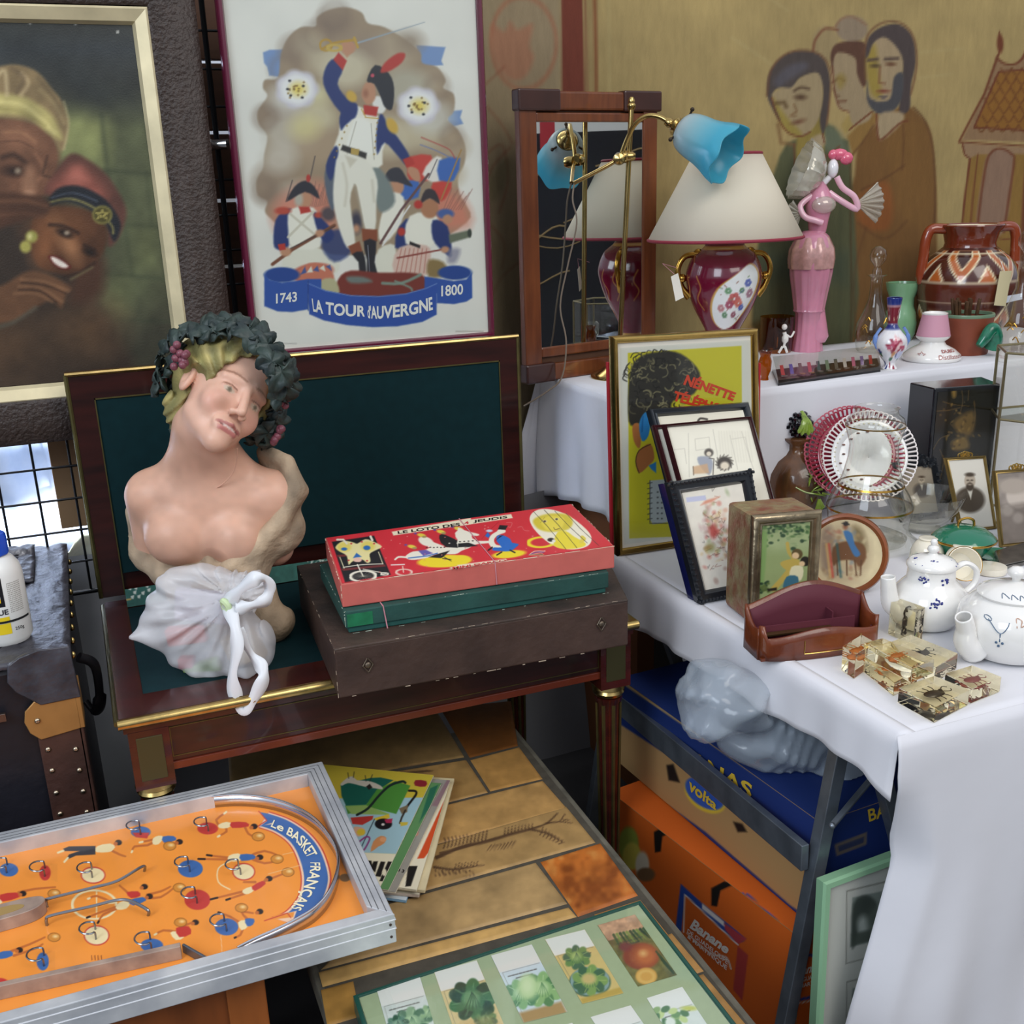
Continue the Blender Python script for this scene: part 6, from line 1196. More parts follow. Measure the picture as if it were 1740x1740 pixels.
tag(b.build('tablecloth', cloth_m, None, 70, solid=.0016), 'white cloth on the lower front table falling to the ground at the right', 'tablecloth')
# upper tier
tr_ = thing('display_riser', 'raised shelf under the upper white cloth at the back of the stall', 'riser', (2.1, 2.5, .76))
MB().box((1.215, 2.255, 1.07), (XE, 2.78, 1.094)).build('shelf_board', wood_b, tr_, 0)
for x in (1.25, 2.0, 2.85): MB().box((x, 2.30, 0), (x+.05, 2.76, 1.07)).build('support', mat('brown_box_side', '7a4a28', .8), tr_, 0)
b = MB(); nx = 70; V = []
for i in range(nx):
    for r in range(20):
        f = r/19; x = 1.205+(XE-1.205)*i/(nx-1); V.append((x, 2.245+.004*math.sin(x*16+f*3)*f-.002*math.sin(x*37)*f, 1.101-.338*f))
b.grid(V, 20, nx, flip=True)
V = [(1.205+(XE-1.205)*i/39, 2.245+.545*j/15, 1.100) for j in range(16) for i in range(40)]; b.grid(V, 40, 16)
hp_ = [P(*k, x=1.203) for k in ((929, 838), (960, 842), (990, 850), (1029, 868))]; hy = [p[1] for p in hp_][::-1]; hz = [p[2] for p in hp_][::-1]
V = []; n = 50
for k in range(n):
    y = 2.236+(2.79-2.236)*k/(n-1); h = float(np.interp(y, hy, hz))
    for r in range(18): f = r/17; V.append((1.205-.030*f+.010*math.sin(y*42+f*3)*f, y+.0*f, 1.101-(1.101-h)*f))
b.grid(V, 18, n)
V = []
for k in range(20):
    for r in range(18): f = r/17; u = k/19; V.append((1.205-.03*f-.085*u*f+.006*math.sin(u*9+f*2)*f, 2.79-.0*f+.02*u, 1.101-(.375-.02*u)*f))
b.grid(V, 18, 20)
tag(b.build('tablecloth', cloth_m, None, 70, solid=.0016), 'white cloth covering the raised back tier of the stall', 'tablecloth')
bx = MB().box((1.24, 2.40, .7625), (1.5, 2.66, .84)).build('wooden_box', mat('orange_pine', 'a8683c', .6, var=.3, vs=6)); tag(bx, 'low orange wooden box peeping out below the upper cloth hem', 'box')

# ---- cartons
card = mat('brown_cardboard', 'a98a5e', .85, var=.1, vs=20); prn = mat('printed_carton', attr=True, rough=.6)
def traced_box(name, label, cat, tl, tr_px, z1, z0, wid, base, fn_side, fn_front, fn_top=None, fp=None):
    a, c = P(*tl, z=z1), P(*tr_px, z=z1); d = (c-a); ln = np.linalg.norm(d); d /= ln; n = np.array([-d[1], d[0], 0])
    if n[0] < 0: n = -n
    e, g = c+n*wid, a+n*wid; dn = np.array([0, 0, z0-z1]); o = thing(name, label, cat, (a+e)/2+dn)
    MB().hexa([k+dn for k in (a, c, e, g)]+[a, c, e, g]).build('carton', card, o, 0, .002)
    qs = Q(a, c, c+dn, a+dn); qs = Q(*[k-n*.0008 for k in qs.c]); sheet('side_print', qs, .0035, base, fn_side, prn, o)
    qf = Q(c, e, e+dn, c+dn); qf = Q(*[k+d*.0008 for k in qf.c]); sheet('front_print', qf, .0035, base, fn_front, prn, o)
    qt = Q(a, g, e, c); qt = Q(*[k+np.array([0, 0, .0008]) for k in qt.c]); sheet('top_print', qt, .006, base, fn_top, prn, o)
    return o, qs, qf, qt
O_ = lambda x, y: (980+x*.3908, 1060+y*.3908)
def blue_side(p): p.at(980, 1060, .3908); p.poly([(170,425),(500,640),(1040,1010),(1040,1300),(930,1225),(560,905),(170,625)], 'b08a5a', 1.5); p.line([(190,240),(600,520),(1060,845)], 26, 'b99a68', 1, 1.2); p.ell(558, 748, 100, 62, 'd8b838', 1.5, 1, .62); p.ell(556, 738, 96, 55, '2c55a8', 1.2, 1, .62); p.poly([(390,615),(420,610),(448,690),(400,680)], '14110e', 2); p.poly([(680,860),(720,870),(740,905),(700,905)], '14110e', 2)
def blue_front(p): p.at(980, 1060, .3908); p.poly([(1120,960),(1262,905),(1260,960),(1130,1010)], '9a7e50', 1.5, .7); p.poly([(1135,968),(1250,925),(1248,952),(1140,992)], '22305a', 1.5, .8)
ob, qs, qf, qt = traced_box('banana_carton', 'dark blue and brown banana carton stacked on the orange one behind the steel leg', 'box', (1052, 1152), (1394, 1398), .505, .282, .40, '182f6c', blue_side, blue_front)
yl = mat('yellow_print', 'd8b438', .6); b = MB()
text(b, 'BANANAS', onq(qs, O_(330,452), O_(765,700), O_(757,762), O_(322,512), .0018), .03); text(b, 'volta', onq(qs, O_(492,668), O_(612,775), O_(604,812), O_(484,722), .0018), .03); text(b, 'BANANAS', onq(qf, O_(1265,808), O_(1560,700), O_(1560,760), O_(1272,862), .0018), .02); b.build('lettering', yl, ob, 0)
def or_side(p):
    p.at(980, 1060, .3908); p.poly([(335,905),(375,885),(420,905),(372,925),(365,990),(340,995)], '17110c', 1.2); p.poly([(585,1150),(640,1120),(690,1130),(625,1160),(610,1230),(585,1225)], '17110c', 1.2)
    p.ell(225, 960, 44, 78, '8f9a3a', 2); p.ell(240, 1010, 40, 60, 'c8b84a', 2); p.ell(285, 1050, 30, 60, 'd8cdb4', 2); p.ell(300,1090,40,30,'7a5a3a',2)
    p.poly([(452,1130),(545,1215),(740,1370),(700,1395),(470,1175),(455,1340),(430,1320)], '24489a', 1); p.poly([(545,1215),(640,1295),(645,1320),(545,1240)], 'e6e0dc', 1); p.poly([(640,1300),(740,1370),(700,1395),(645,1330)], 'b84048', 1); p.line([(470,1180),(465,1340)], 5, 'e6e0dc'); p.line([(470,1178),(700,1395)], 5, 'e6e0dc'); p.poly([(700,1400),(745,1440),(720,1640),(680,1590)], 'a83440', 1, .8)
    p.line([(480,1345),(560,1420),(640,1460)], 5, 'e8dfd6'); p.line([(590,1440),(650,1450),(670,1500)], 6, 'e8dfd6', 1, .8, 3)
def or_front(p): p.at(980, 1060, .3908); p.line([(940,1455),(1010,1440),(1060,1445)], 12, '24489a'); p.line([(940,1640),(1060,1615)], 12, '24489a'); p.line([(940,1655),(1060,1630)], 5, 'e6e0dc')
def or_top(p): p.at(980, 1060, .3908); p.poly([(680,1165),(745,1175),(905,1320),(890,1345),(730,1230)], '24489a', 1); p.poly([(722,1180),(740,1180),(905,1325),(895,1345)], 'cf5a1c', 1); p.line([(690,1180),(890,1345)], 5, 'e6e0dc')
oc, qs, qf, qt = traced_box('banana_carton', 'bright orange banana carton standing on the ground under the blue one', 'box', (1036, 1345), (1362, 1596), .278, .0, .40, 'd9641c', or_side, or_front, or_top)
wh = mat('white_print', 'efe8dc', .6); b = MB()
text(b, 'Banane', onq(qs, O_(500,1275), O_(665,1400), O_(655,1440), O_(490,1322), .0018), .04, .3); text(b, 'DE GUADELOUPE', onq(qs, O_(483,1325), O_(660,1462), O_(655,1482), O_(480,1342), .0018), .02); text(b, '& MARTINIQUE', onq(qs, O_(483,1350), O_(655,1488), O_(650,1510), O_(480,1368), .0018), .02)
text(b, 'Banane', onq(qf, O_(960,1495), O_(1080,1460), O_(1080,1500), O_(955,1535), .0018), .03, .3); text(b, 'DE GUADELOUPE', onq(qf, O_(955,1545), O_(1100,1505), O_(1100,1522), O_(955,1565), .0018), .01); text(b, '& MARTINIQUE', onq(qf, O_(950,1575), O_(1100,1532), O_(1100,1550), O_(950,1595), .0018), .01)
b.build('lettering', wh, oc, 0)
# twine, plastic sack, framed prints
b = MB(); c0, c1, c2 = P(*O_(765,1290), x=1.072), P(*O_(725,1390), x=1.068), P(*O_(690,1590), x=1.068)
rg = np.random.default_rng(6)
for k in range(9): a = rg.normal(0, .008, 3); d_ = rg.normal(0, .010, 3); b.tube(spline([c0+a*1.3, (c0+c1)/2+a*1.5, c1+a*.3, (c1+c2)/2+d_, c2+d_*1.5], 4), .0024, 5)
for k in range(4): b.tube([c1+(.013*math.cos(q_), .013*math.sin(q_), .004*k-.006) for q_ in np.linspace(0, 6.28, 14)], .0022, 5)
tag(b.build('twine_bundle', mat('brown_twine', '6a4a30', .85, var=.4, vs=90)), 'brown cord bundle tied in a knot hanging on the orange carton', 'twine')
bs = P(1330, 1290, z=.507); L3 = mkL(bs)
def sack(p):
    d = elp(p, L3(1230, 1190, .04), (.095, .10, .075)); d = smin(d, elp(p, L3(1330, 1240, .0), (.13, .10, .075)), .04); d = smin(d, elp(p, L3(1420, 1300, .0), (.10, .09, .055)), .04)
    f = .007*np.sin(p[..., 0]*38+6*np.sin(p[..., 2]*16))+.005*np.sin(p[..., 2]*75+p[..., 0]*30+p[..., 1]*40)+.005*abs(np.sin(p[..., 0]*60-p[..., 2]*50+3*np.sin(p[..., 0]*30))); return np.maximum(d+f, -p[..., 2])
V, Fs = nets(sack, (-.30, -.24, -.003), (.26, .16, .27), .006); V[:, 2] = np.maximum(V[:, 2], 0)
sk = thing('clear_plastic_sack', 'crumpled clear grey plastic sack lying on the blue banana carton', 'bag', bs, FACE); MB().add(V, Fs.tolist()).build('film', mat('grey_clear_plastic', 'b8c4d0', .12, alpha=.42, spec=.9), sk, smooth=180, world=False)
gq = Q(P(1395, 1497, y=1.285), P(1395, 1497, y=1.285)+(.42, .015, .012), (P(1384, 1740, y=1.24)+(.42, .0, 0))*(1, 1, 0), (P(1384, 1740, y=1.24)-(.0, .0, 0))*(1, 1, 0))
gf = thing('framed_prints', 'pale green frame with two small grey engravings leaning under the table', 'picture', gq.map(.5, 1.))
ring(MB(), gq, [(0, -.012), (0, .006), (.004, .010), (.014, .010), (.017, .003), (.017, -.001)]).build('frame', mat('sage_green_paint', '86b08c', .4), gf, 0)
def views(p):
    p.at(980, 1060, .3908)
    for y0, y1, xl in ((1160, 1480, 1172), (1555, 1900, 1172)):
        p.poly([(xl,y0),(1480,y0-75),(1480,y1-80),(xl-3,y1)], '8f8a80', .8); p.poly([(xl+4,y0+5),(1480,y0-68),(1480,y1-86),(xl+2,y1-6)], 'd2cdc4', .8); p.poly([(xl+26,y0+30),(1480,y0-30),(1480,y1-150),(xl+20,y1-75)], '8e948c', 1.2)
        p.poly([(xl+30,y0+60),(xl+90,y0+20),(xl+130,y0+60),(xl+100,y0+110),(xl+60,y0+150),(xl+40,y1-90),(xl+24,y1-80)], '3e453e', 3, .9, 3); p.ell(xl+75, y0+150, 26, 40, 'c4c6be', 5); p.poly([(xl+22,y1-130),(xl+140,y1-160),(xl+140,y1-110),(xl+20,y1-78)], '4a5248', 3, .8); p.ell(xl+120, y0+120, 30, 60, '565e54', 6, .8)
sheet('mount_and_prints', gq.inset(.016), .0022, 'd6d1c8', views, prn, gf, d=-.001)
MB().grid(gq.map(*[a.ravel() for a in np.meshgrid([.03, .97], [.03, .97])], np.full(4, .003)), 2, 2, flip=True).build('glass', pane, gf, smooth=0)

# ---- what faces the mirror across the alley: pale awning wall, black lacquer panel, cartons
wlm = structure(MB().grid([(3.3+1.9*t+.25, -1.2+2.0*t+.2, z) for z in (0, 2.7) for t in np.linspace(-.3, 1.1, 12)], 12, 2).build('wall_awning', mat('white_awning_wall', 'e4e2dc', .9, var=.06, vs=3), smooth=0, solid=.004))
d_ = np.array([.69, .72, 0]); n_ = np.array([-.72, .69, 0]); c_ = np.array([3.62, .50, 0])
pn = thing('lacquer_panel', 'black lacquer panel with gold twigs standing across the alley, seen in the mirror', 'panel', c_)
lq = Q(c_-d_*.8+(0, 0, 1.88), c_+d_*.8+(0, 0, 1.88), c_+d_*.8+(0, 0, .5), c_-d_*.8+(0, 0, .5)); b = MB(); b.hexa([k-n_*.02 for k in (lq.c[3], lq.c[2], lq.c[1], lq.c[0])]+[k for k in (lq.c[3], lq.c[2], lq.c[1], lq.c[0])]); b.build('board', mat('black_lacquer', '15171e', .3), pn, 0)
MB().box((-.9, -.04, .0), (.9, .04, .49), M4(c_, np.stack([d_, n_, (0, 0, 1)], 1))).build('stand', card, pn, 0)
b = MB(); rg = np.random.default_rng(12)
for k in range(14):
    z = 1.0+.8*rg.random(); x0 = rg.uniform(-.75, .3); L_ = rg.uniform(.2, .55); pts = [c_+d_*(x0+L_*t)+n_*.004+(0, 0, z+.03*math.sin(t*5+k)+.04*t) for t in np.linspace(0, 1, 8)]; b.tube(pts, .006*rg.uniform(.5, 1), 5)
for k in range(16): x0 = rg.uniform(-.75, .75); z = rg.uniform(.9, 1.3); b.tube([c_+d_*x0+n_*.004+(0, 0, z), c_+d_*(x0+rg.uniform(-.1, .1))+n_*.004+(0, 0, z+rg.uniform(.2, .5))], .0018, 4)
b.build('gold_twigs', mat('gold_twig', '9c8258', .5), pn, 60)
b = MB().box((-.28, -.05, 1.78), (-.20, -.03, 1.96), M4(c_+n_*.1, np.stack([d_, n_, (0, 0, 1)], 1))); tag(b.build('red_sign', mat('red_sign', 'b8323a', .5)), 'small red and black sign above the lacquer panel across the alley', 'sign')
# ================================================================ things on the raised tier
def spot(px, py, z): p = P(px, py, z=z); return p, ((p-CAM)@FW)/F
VS = 1/.94
def vessel(name, label, cat, px, py, z, prof, m, part='body', smooth=60, n=48, fn=None, kids=(), group=None, sc=1.):
    """A turned thing standing at the traced base centre; its outline is given in (radius, height) picture units."""
    p, s = spot(px, py, z); s *= sc; o = thing(name, label, cat, p+(0, 0, .0006), FACE, group); o['_s'] = s
    MB().lathe([(max(r, .02)*s, h*s*VS) for r, h in prof], n, fn=fn).build(part, m, o, smooth, world=False)
    for nm, pr, mm in kids: MB().lathe([(max(r, .02)*s, h*s*VS) for r, h in pr], n).build(nm, mm, o, smooth, world=False)
    return o, s
def painted(o, s, name, prof, base, fn, m, n=120, nz=60):
    """A turned surface with painted decoration; the painter works in picture units: x round from the front, y up (negative)."""
    pr = spline([(r, h) for r, h in prof], max(2, nz//len(prof))); A = np.arange(n)/n*2*math.pi; R0 = max(r for r, _ in prof)
    mb = MB().lathe([(max(r, .02)*s, h*s*VS) for r, h in pr], n); th = (A-1.5*math.pi+math.pi) % (2*math.pi)-math.pi
    X = np.repeat(th*R0, len(pr)); Y = -np.tile(pr[:, 1], n); p = Paint(X, Y, base); fn(p); return mb.build(name, m, o, 60, world=False, col=lin(np.clip(p.C, 0, 1)))
def loc(o, s): return lambda x, h, d=0: np.array([x*s, -d*s, h*s*VS])     # right, up, towards the viewer
gl = glass('clear_glass', 'fafaf6', .02, 1.); glg = glass('greenish_glass', 'dfeae2', .03, .95); amber = glass('amber_glass', 'dc9a48', .03, .95)
goldm = mat('gilt', 'c79a48', .25, 1, var=.3, vs=60); cer = mat('white_porcelain', 'eceae6', .12, coat=.6); pat = mat('painted_glaze', attr=True, rough=.18, coat=.6)
# mirror
a_ = math.radians(10); dx = np.array([math.cos(a_), math.sin(a_), 0]); mo = np.array([1.103, 2.66, 1.1015]); mn = np.array([dx[1], -dx[0], 0])
oak = mat('oak_mirror_wood', '7a4220', .38, var=.4, vs=6, stretch=(8, 8, 1), coat=.35, col2='5c2e16'); oak_d = mat('dark_walnut_block', '42221a', .35, var=.4, vs=9, coat=.4)
mi = thing('wall_mirror', 'tall wooden framed mirror with dark corner blocks behind the brass lamp', 'mirror', mo)
mq = Q(mo+(0, 0, .735), mo+dx*.45+(0, 0, .735), mo+dx*.45, mo); b = MB()
for r in ((.0, .03, .052, .69), (.395, .03, .443, .69)): mq.box(b, *r, -.02, .006)
mq.box(b, .05, .055, .397, .078, -.02, .006); mq.box(b, .05, .645, .397, .672, -.02, .006); b.build('frame', oak, mi, 0, .004)
b = MB(); mq.box(b, .1, .004, .36, .05, -.02, .008); b.build('top_rail', oak, mi, 0, .006); b = MB(); mq.box(b, .05, .69, .45, .735, -.02, .010); b.build('bottom_rail', oak, mi, 0, .004)
for r in ((-.006, 0, .122, .052), (.325, 0, .452, .052), (-.004, .686, .09, .738)): b = MB(); mq.box(b, *r, -.022, .014); b.build('corner_block', oak_d, mi, 0, .005)
MB().grid(mq.map(np.array([.05, .397, .05, .397])/mq.w, np.array([.078, .078, .645, .645])/mq.h, np.full(4, .001)), 2, 2, flip=True).build('mirror_glass', mat('mirror_silver', 'dfe2e0', .015, 1), mi, 0)
b = MB(); mq.box(b, .02, .03, .43, .7, -.02, -.004); b.build('backing', wood_b, mi, 0)
# brass reading lamp
br = mat('polished_brass', 'bfa468', .2, 1, var=.25, vs=20)
lb_ = P(1052, 640, z=1.1005); lo = thing('brass_desk_lamp', 'slim brass desk lamp with a blue petal glass shade in front of the mirror', 'lamp', lb_, FACE); L4 = mkL(lb_)
MB().lathe([(.001, 0), (.078, 0), (.078, .006), (.072, .012), (.05, .022), (.045, .026), (.034, .03), (.012, .042), (.007, .05), (.001, .05)], 48).build('base', br, lo, 50, world=False)
t_, bm_ = L4(1073, 178), np.array([0, 0, .04]); MB().tube([bm_, t_], .0068, 14).build('pole', br, lo, world=False)
MB().lathe([(.001, -.012), (.008, -.012), (.011, -.004), (.011, 0), (.008, .004), (.009, .01), (.005, .018), (.001, .019)], 20, M4(t_)).build('finial', br, lo, world=False)
J = L4(1066, 266, .012); MB().lathe([(.001, -.028), (.011, -.028), (.011, -.02), (.016, -.018), (.016, -.004), (.012, 0), (.012, .012), (.008, .02), (.001, .021)], 20, M4(J, np.array([[0, 0, 1.], [1, 0, 0], [0, 1, 0]]))).build('joint', br, lo, world=False)
MB().lathe([(.001, -.014), (.015, -.014), (.016, 0), (.013, .01), (.006, .013), (.001, .014)], 20, M4(L4(1052, 270, .035), np.array([[1, 0, 0], [0, 0, -1], [0, 1, 0.]]))).build('joint_knob', br, lo, world=False)
arm = spline([L4(976, 311, -.02), L4(1030, 283, .01), L4(1054, 268, .02)], 6); MB().tube(arm, .0055, 10).build('lower_arm', br, lo, world=False)
arm = spline([L4(1056, 262, .02), L4(1066, 236, .03), L4(1080, 210, .045), L4(1100, 197, .06), L4(1122, 199, .075), L4(1138, 209, .085)], 6); MB().tube(arm, .0062, 12).build('upper_arm', br, lo, world=False)
h0, h1 = L4(1138, 209, .085), L4(1235, 262, .17); ax = (h1-h0)/np.linalg.norm(h1-h0); ux = np.cross(ax, (0, 0, 1.)); ux /= np.linalg.norm(ux); RH = np.stack([ux, np.cross(ax, ux), ax], 1); HL = np.linalg.norm(h1-h0)
MB().lathe([(.001, -.01), (.010, -.01), (.012, 0), (.009, .006), (.016, .012), (.022, .018), (.018, .024), (.028, .030), (.031, .036), (.031, .046), (.001, .046)], 32, M4(h0, RH)).build('shade_holder', br, lo, world=False)
for k in range(3): a = k*2.09+.5; c = h0+RH@np.array([.034*math.cos(a), .034*math.sin(a), .04]); MB().tube([c, c+RH@np.array([.016*math.cos(a), .016*math.sin(a), 0])], .003, 8).ball(c+RH@np.array([.018*math.cos(a), .018*math.sin(a), 0]), .0055, 8).build('thumb_screw', mat('dark_screw', '4a4038', .4, 1), lo, world=False)
pr = spline([(.032, .036), (.044, .048), (.052, .075), (.056, .105), (.063, .132), (.073, .158), (.078, .178)], 5)
def petal(V, A):
    t = np.clip((V[..., 2]-.06)/.12, 0, 1); k = (1-.07*t*abs(np.sin(A*3))[:, None]**1.2); V = V.copy(); V[..., 0] *= k; V[..., 1] *= k; V[..., 2] += t**3*.006*np.cos(A*6)[:, None]; return V
mb = MB().lathe(pr, 72, M4(h0, RH), petal); Vv = np.concatenate(mb.v); t = np.clip((((Vv-h0)@RH)[:, 2]-.05)/.10, 0, 1)[:, None]; cc = hx('c6d4d6')*(1-t)+hx('5cc4dc')*t
bg_ = bpy.data.materials.new('blue_frosted_glass'); bg_.use_nodes = True; n_, l_ = bg_.node_tree.nodes, bg_.node_tree.links; pb_ = n_['Principled BSDF']; at_ = n_.new('ShaderNodeAttribute'); at_.attribute_name = 'Col'
l_.new(at_.outputs[0], pb_.inputs['Base Color']); pb_.inputs['Roughness'].default_value = .22; trn = n_.new('ShaderNodeBsdfTranslucent'); l_.new(at_.outputs[0], trn.inputs[0]); mx_ = n_.new('ShaderNodeMixShader'); mx_.inputs[0].default_value = .45; l_.new(pb_.outputs[0], mx_.inputs[1]); l_.new(trn.outputs[0], mx_.inputs[2]); l_.new(mx_.outputs[0], n_['Material Output'].inputs[0])
mb.build('glass_shade', bg_, lo, 60, world=False, col=lin(cc), solid=.003)
cord = [L4(976, 311, -.02), L4(973, 340, -.01), L4(980, 380, 0), L4(965, 450, .0), L4(952, 520, .01), L4(962, 580, .03), L4(955, 640, .05), L4(930, 665, .07), L4(890, 690, .08)]
MB().tube(spline(cord, 8), .0024, 6).build('cord', mat('brown_cord', '75685a', .6), lo, world=False)
# porcelain lamp
ub = np.array([1.647, 2.552, 1.1005]); ul = thing('porcelain_table_lamp', 'crimson and gold porcelain urn lamp with a wide cream shade trimmed in red', 'lamp', ub, FACE); L5 = mkL(ub); S5 = ((ub-CAM)@FW)/F
zc, zt_ = L5(1233, 405)[2], L5(1233, 262)[2]; rb_, rt_2 = .5*np.linalg.norm(L5(1362, 402)-L5(1104, 395)), .088
shade_m = bpy.data.materials.new('cream_lampshade'); shade_m.use_nodes = True; n_, l_ = shade_m.node_tree.nodes, shade_m.node_tree.links; pb_ = n_['Principled BSDF']; pb_.inputs['Base Color'].default_value = (.86, .80, .66, 1); pb_.inputs['Roughness'].default_value = .8; trn = n_.new('ShaderNodeBsdfTranslucent'); trn.inputs[0].default_value = (.86, .76, .58, 1); mx_ = n_.new('ShaderNodeMixShader'); mx_.inputs[0].default_value = .3; l_.new(pb_.outputs[0], mx_.inputs[1]); l_.new(trn.outputs[0], mx_.inputs[2]); l_.new(mx_.outputs[0], n_['Material Output'].inputs[0])
MB().lathe([(rb_, zc), (rt_2, zt_)], 72).build('shade', shade_m, ul, 60, world=False, solid=.002)
redt = mat('red_trim', '8e2a3c', .6)
for r_, z_ in ((rb_, zc), (rt_2, zt_)): MB().tube([(r_*math.cos(a), r_*math.sin(a), z_) for a in np.linspace(0, 2*math.pi, 73)[:-1]], .0042, 8, closed=True).build('shade_trim', redt, ul, 60, world=False)
kk = S5; ur = [(30,0),(32,8),(20,16),(18,40),(28,72),(48,112),(60,148),(62,172),(52,200),(34,216),(30,228),(34,236)]
top = zc+.01; scl = top/(236*kk*VS)
def urn(p):
    p.mottle(.06, 20, 4)
    for (x0, sg) in ((2, 1),):
        o_ = [(-36,-118),(-22,-150),(4,-172),(34,-190),(52,-176),(50,-140),(36,-108),(20,-86),(-10,-78),(-34,-90)]
        p.poly([(x*1.1+1, y*1.0) for x, y in o_], 'c79a48', 1.5, 1, 4); p.poly([(x*.98+1, y*.985-1) for x, y in o_], 'e9ecea', 1.2, 1, 4)
        rg = np.random.default_rng(3)
        for x, y, r, c in ((8,-132,11,'b8504c'),(0,-122,8,'a04058'),(18,-124,8,'c86a5a'),(30,-158,7,'5a68b0'),(26,-116,6,'4a5aa8'),(-16,-116,7,'b8787a'),(-8,-104,6,'58845c'),(12,-104,6,'8a4a5a'),(38,-140,8,'9a6a7a'),(-4,-146,6,'6a9a70'),(20,-146,5,'58845c')):
            for k in range(6): p.ell(x+r*.6*math.cos(k), y+r*.6*math.sin(k), r*.45, r*.4, c, 1, .85)
        for k in range(14): x, y = rg.uniform(-24, 44), rg.uniform(-170, -92); p.line([(x, y), (x+rg.uniform(-7, 7), y+rg.uniform(-7, 7))], 1.6, rg.choice(['6a8a5a', '8a5a4a', '5a6aa0']), .8, .8)
    for x in (-130, -90, 90, 130, -60): p.line([(x,-170),(x+8,-150),(x-4,-130),(x+6,-112)], 2.5, 'c79a48', .8, 1, 4)
    p.poly([(-200,-8),(200,-8),(200,0),(-200,0)], 'c79a48', 1); p.poly([(-200,-46),(200,-46),(200,-40),(-200,-40)], 'c79a48', 1); p.poly([(-200,-218),(200,-218),(200,-212),(-200,-212)], 'c79a48', 1)
pr = [(r, h*scl) for r, h in ur]; painted(ul, kk, 'urn_body', ur, '6e1530', urn, pat, 320, 200).scale = (1, 1, scl)
for s_ in (-1, 1):
    z0 = 200*kk*VS*scl; hpts = spline([(s_*.06, 0, z0+.005), (s_*.105, 0, z0+.002), (s_*.125, 0, z0-.035), (s_*.112, 0, z0-.08), (s_*.092, 0, z0-.105)], 8); MB().tube(hpts, np.interp(np.arange(len(hpts)), [0, 12, 24, len(hpts)-1], [.008, .0075, .008, .012]), 12).ball((s_*.112, 0, z0-.055), .012).ball((s_*.07, 0, z0+.008), .014).build('handle', goldm, ul, 60, world=False)
q_ = Q(*[ub+FACE@L5(x, y, .11) for x, y in ((1140, 470), (1152, 464), (1162, 505), (1148, 512))]); MB().grid(q_.map(*[a.ravel() for a in np.meshgrid([0, 1], [0, 1])]), 2, 2).build('price_tag', mat('tag_paper', 'e4dfd2', .8), ul, 0, solid=.0006)
MB().tube([ub+FACE@L5(1146, 466, .11), ub+FACE@L5(1126, 448, .10), ub+FACE@L5(1150, 455, .08)], .0008, 5).build('tag_string', twine, ul)
# pink glass lady
pg = mat('pink_milky_glass', 'd890a8', .15, coat=.8, sub=.15, var=.15, vs=18); pgl = mat('pale_pink_glass', 'e6b4c4', .12, coat=.8, sub=.1)
def flute(V, A): k = (1+.035*np.cos(A*14))[:, None]; V = V.copy(); t = np.clip((.30-V[..., 2])/.05, 0, 1); V[..., 0] *= 1+(k-1)*t; V[..., 1] *= 1+(k-1)*t; return V
fo, fs = vessel('glass_lady_figurine', 'tall pink glass figurine of a lady in a feathered hat holding a fan', 'figurine', 1371, 596, 1.1, [(.1,0),(26,0),(25,8),(22,30),(22,60),(26,63),(25,66),(29,90),(34,118),(36,140),(34,160),(26,176),(17,184),(.1,186)], pg, 'skirt', fn=flute)
f = loc(fo, fs)
MB().lathe([(.1*fs, 0), (15*fs, 0), (20*fs, 10*fs), (12*fs, 50*fs), (10*fs, 64*fs), (.1*fs, 66*fs)], 24, M4(f(14, 14, 4))).build('skirt_train', pg, fo, world=False)
gd = mat('gold_flecked_glass', 'd8a6a0', .2, .1, coat=.6, var=.3, vs=60)
MB().lathe([(r*fs, h*fs*VS) for r, h in ((36.5, 128), (38, 142), (36, 158), (27, 174), (18, 181))], 40, fn=lambda V, A: V*np.concatenate([(1+.04*np.cos(A*9))[:, None, None]*np.ones((1, V.shape[1], 2)), np.ones((len(A), V.shape[1], 1))], 2)).build('peplum', gd, fo, world=False)
MB().lathe([(r*fs, h*fs*VS) for r, h in ((.1, 180), (14, 182), (17, 200), (22, 222), (20, 238), (11, 250), (6, 256), (.1, 257))], 32, M4(f(7, 0))).build('bodice', pg, fo, world=False)
MB().ball(f(26, 274, 2), (9*fs, 10*fs, 15*fs), 16).tube([f(10, 250), f(22, 262)], 5*fs, 10).build('head', mat('white_milk_glass', 'e8e6ea', .15, coat=.8), fo, world=False)
for nm, pts in (('arm', [f(20, 240, 8), f(38, 228, 12), f(66, 214, 12), f(60, 232, 14), f(40, 246, 14), f(30, 262, 12)]), ('arm', [f(-8, 236, 8), f(-26, 222, 12), f(-20, 206, 18), f(-4, 200, 22), f(8, 196, 22)])): MB().tube(spline(pts, 5), 5*fs, 10).build(nm, pgl, fo, world=False)
def fan(nm, c, a0, a1, r, m, n=26, tilt=0.): 
    V = [c]; [V.append(c+np.array([math.cos(a)*r, -.008*math.sin(i*1.6)-abs(math.sin(a))*tilt, math.sin(a)*r*(1+.05*math.cos(i*1.6))])) for i, a in enumerate(np.linspace(a0, a1, n))]; return MB().add(V, [(0, i, i+1) for i in range(1, n)]).build(nm, m, fo, 30, world=False, solid=.003)
cg = mat('clear_fluted_glass', 'd8d4c4', .06, alpha=.5, coat=.9, metal=.2)
fan('fan', f(62, 222, 14), -.7, .8, 46*fs, cg); fan('sleeve', f(-24, 210, 14), 2.2, 4.4, 26*fs, cg); MB().ball(f(10, 222, 18), (20*fs, 12*fs, 14*fs), 16).build('ruffle', cg, fo, world=False)
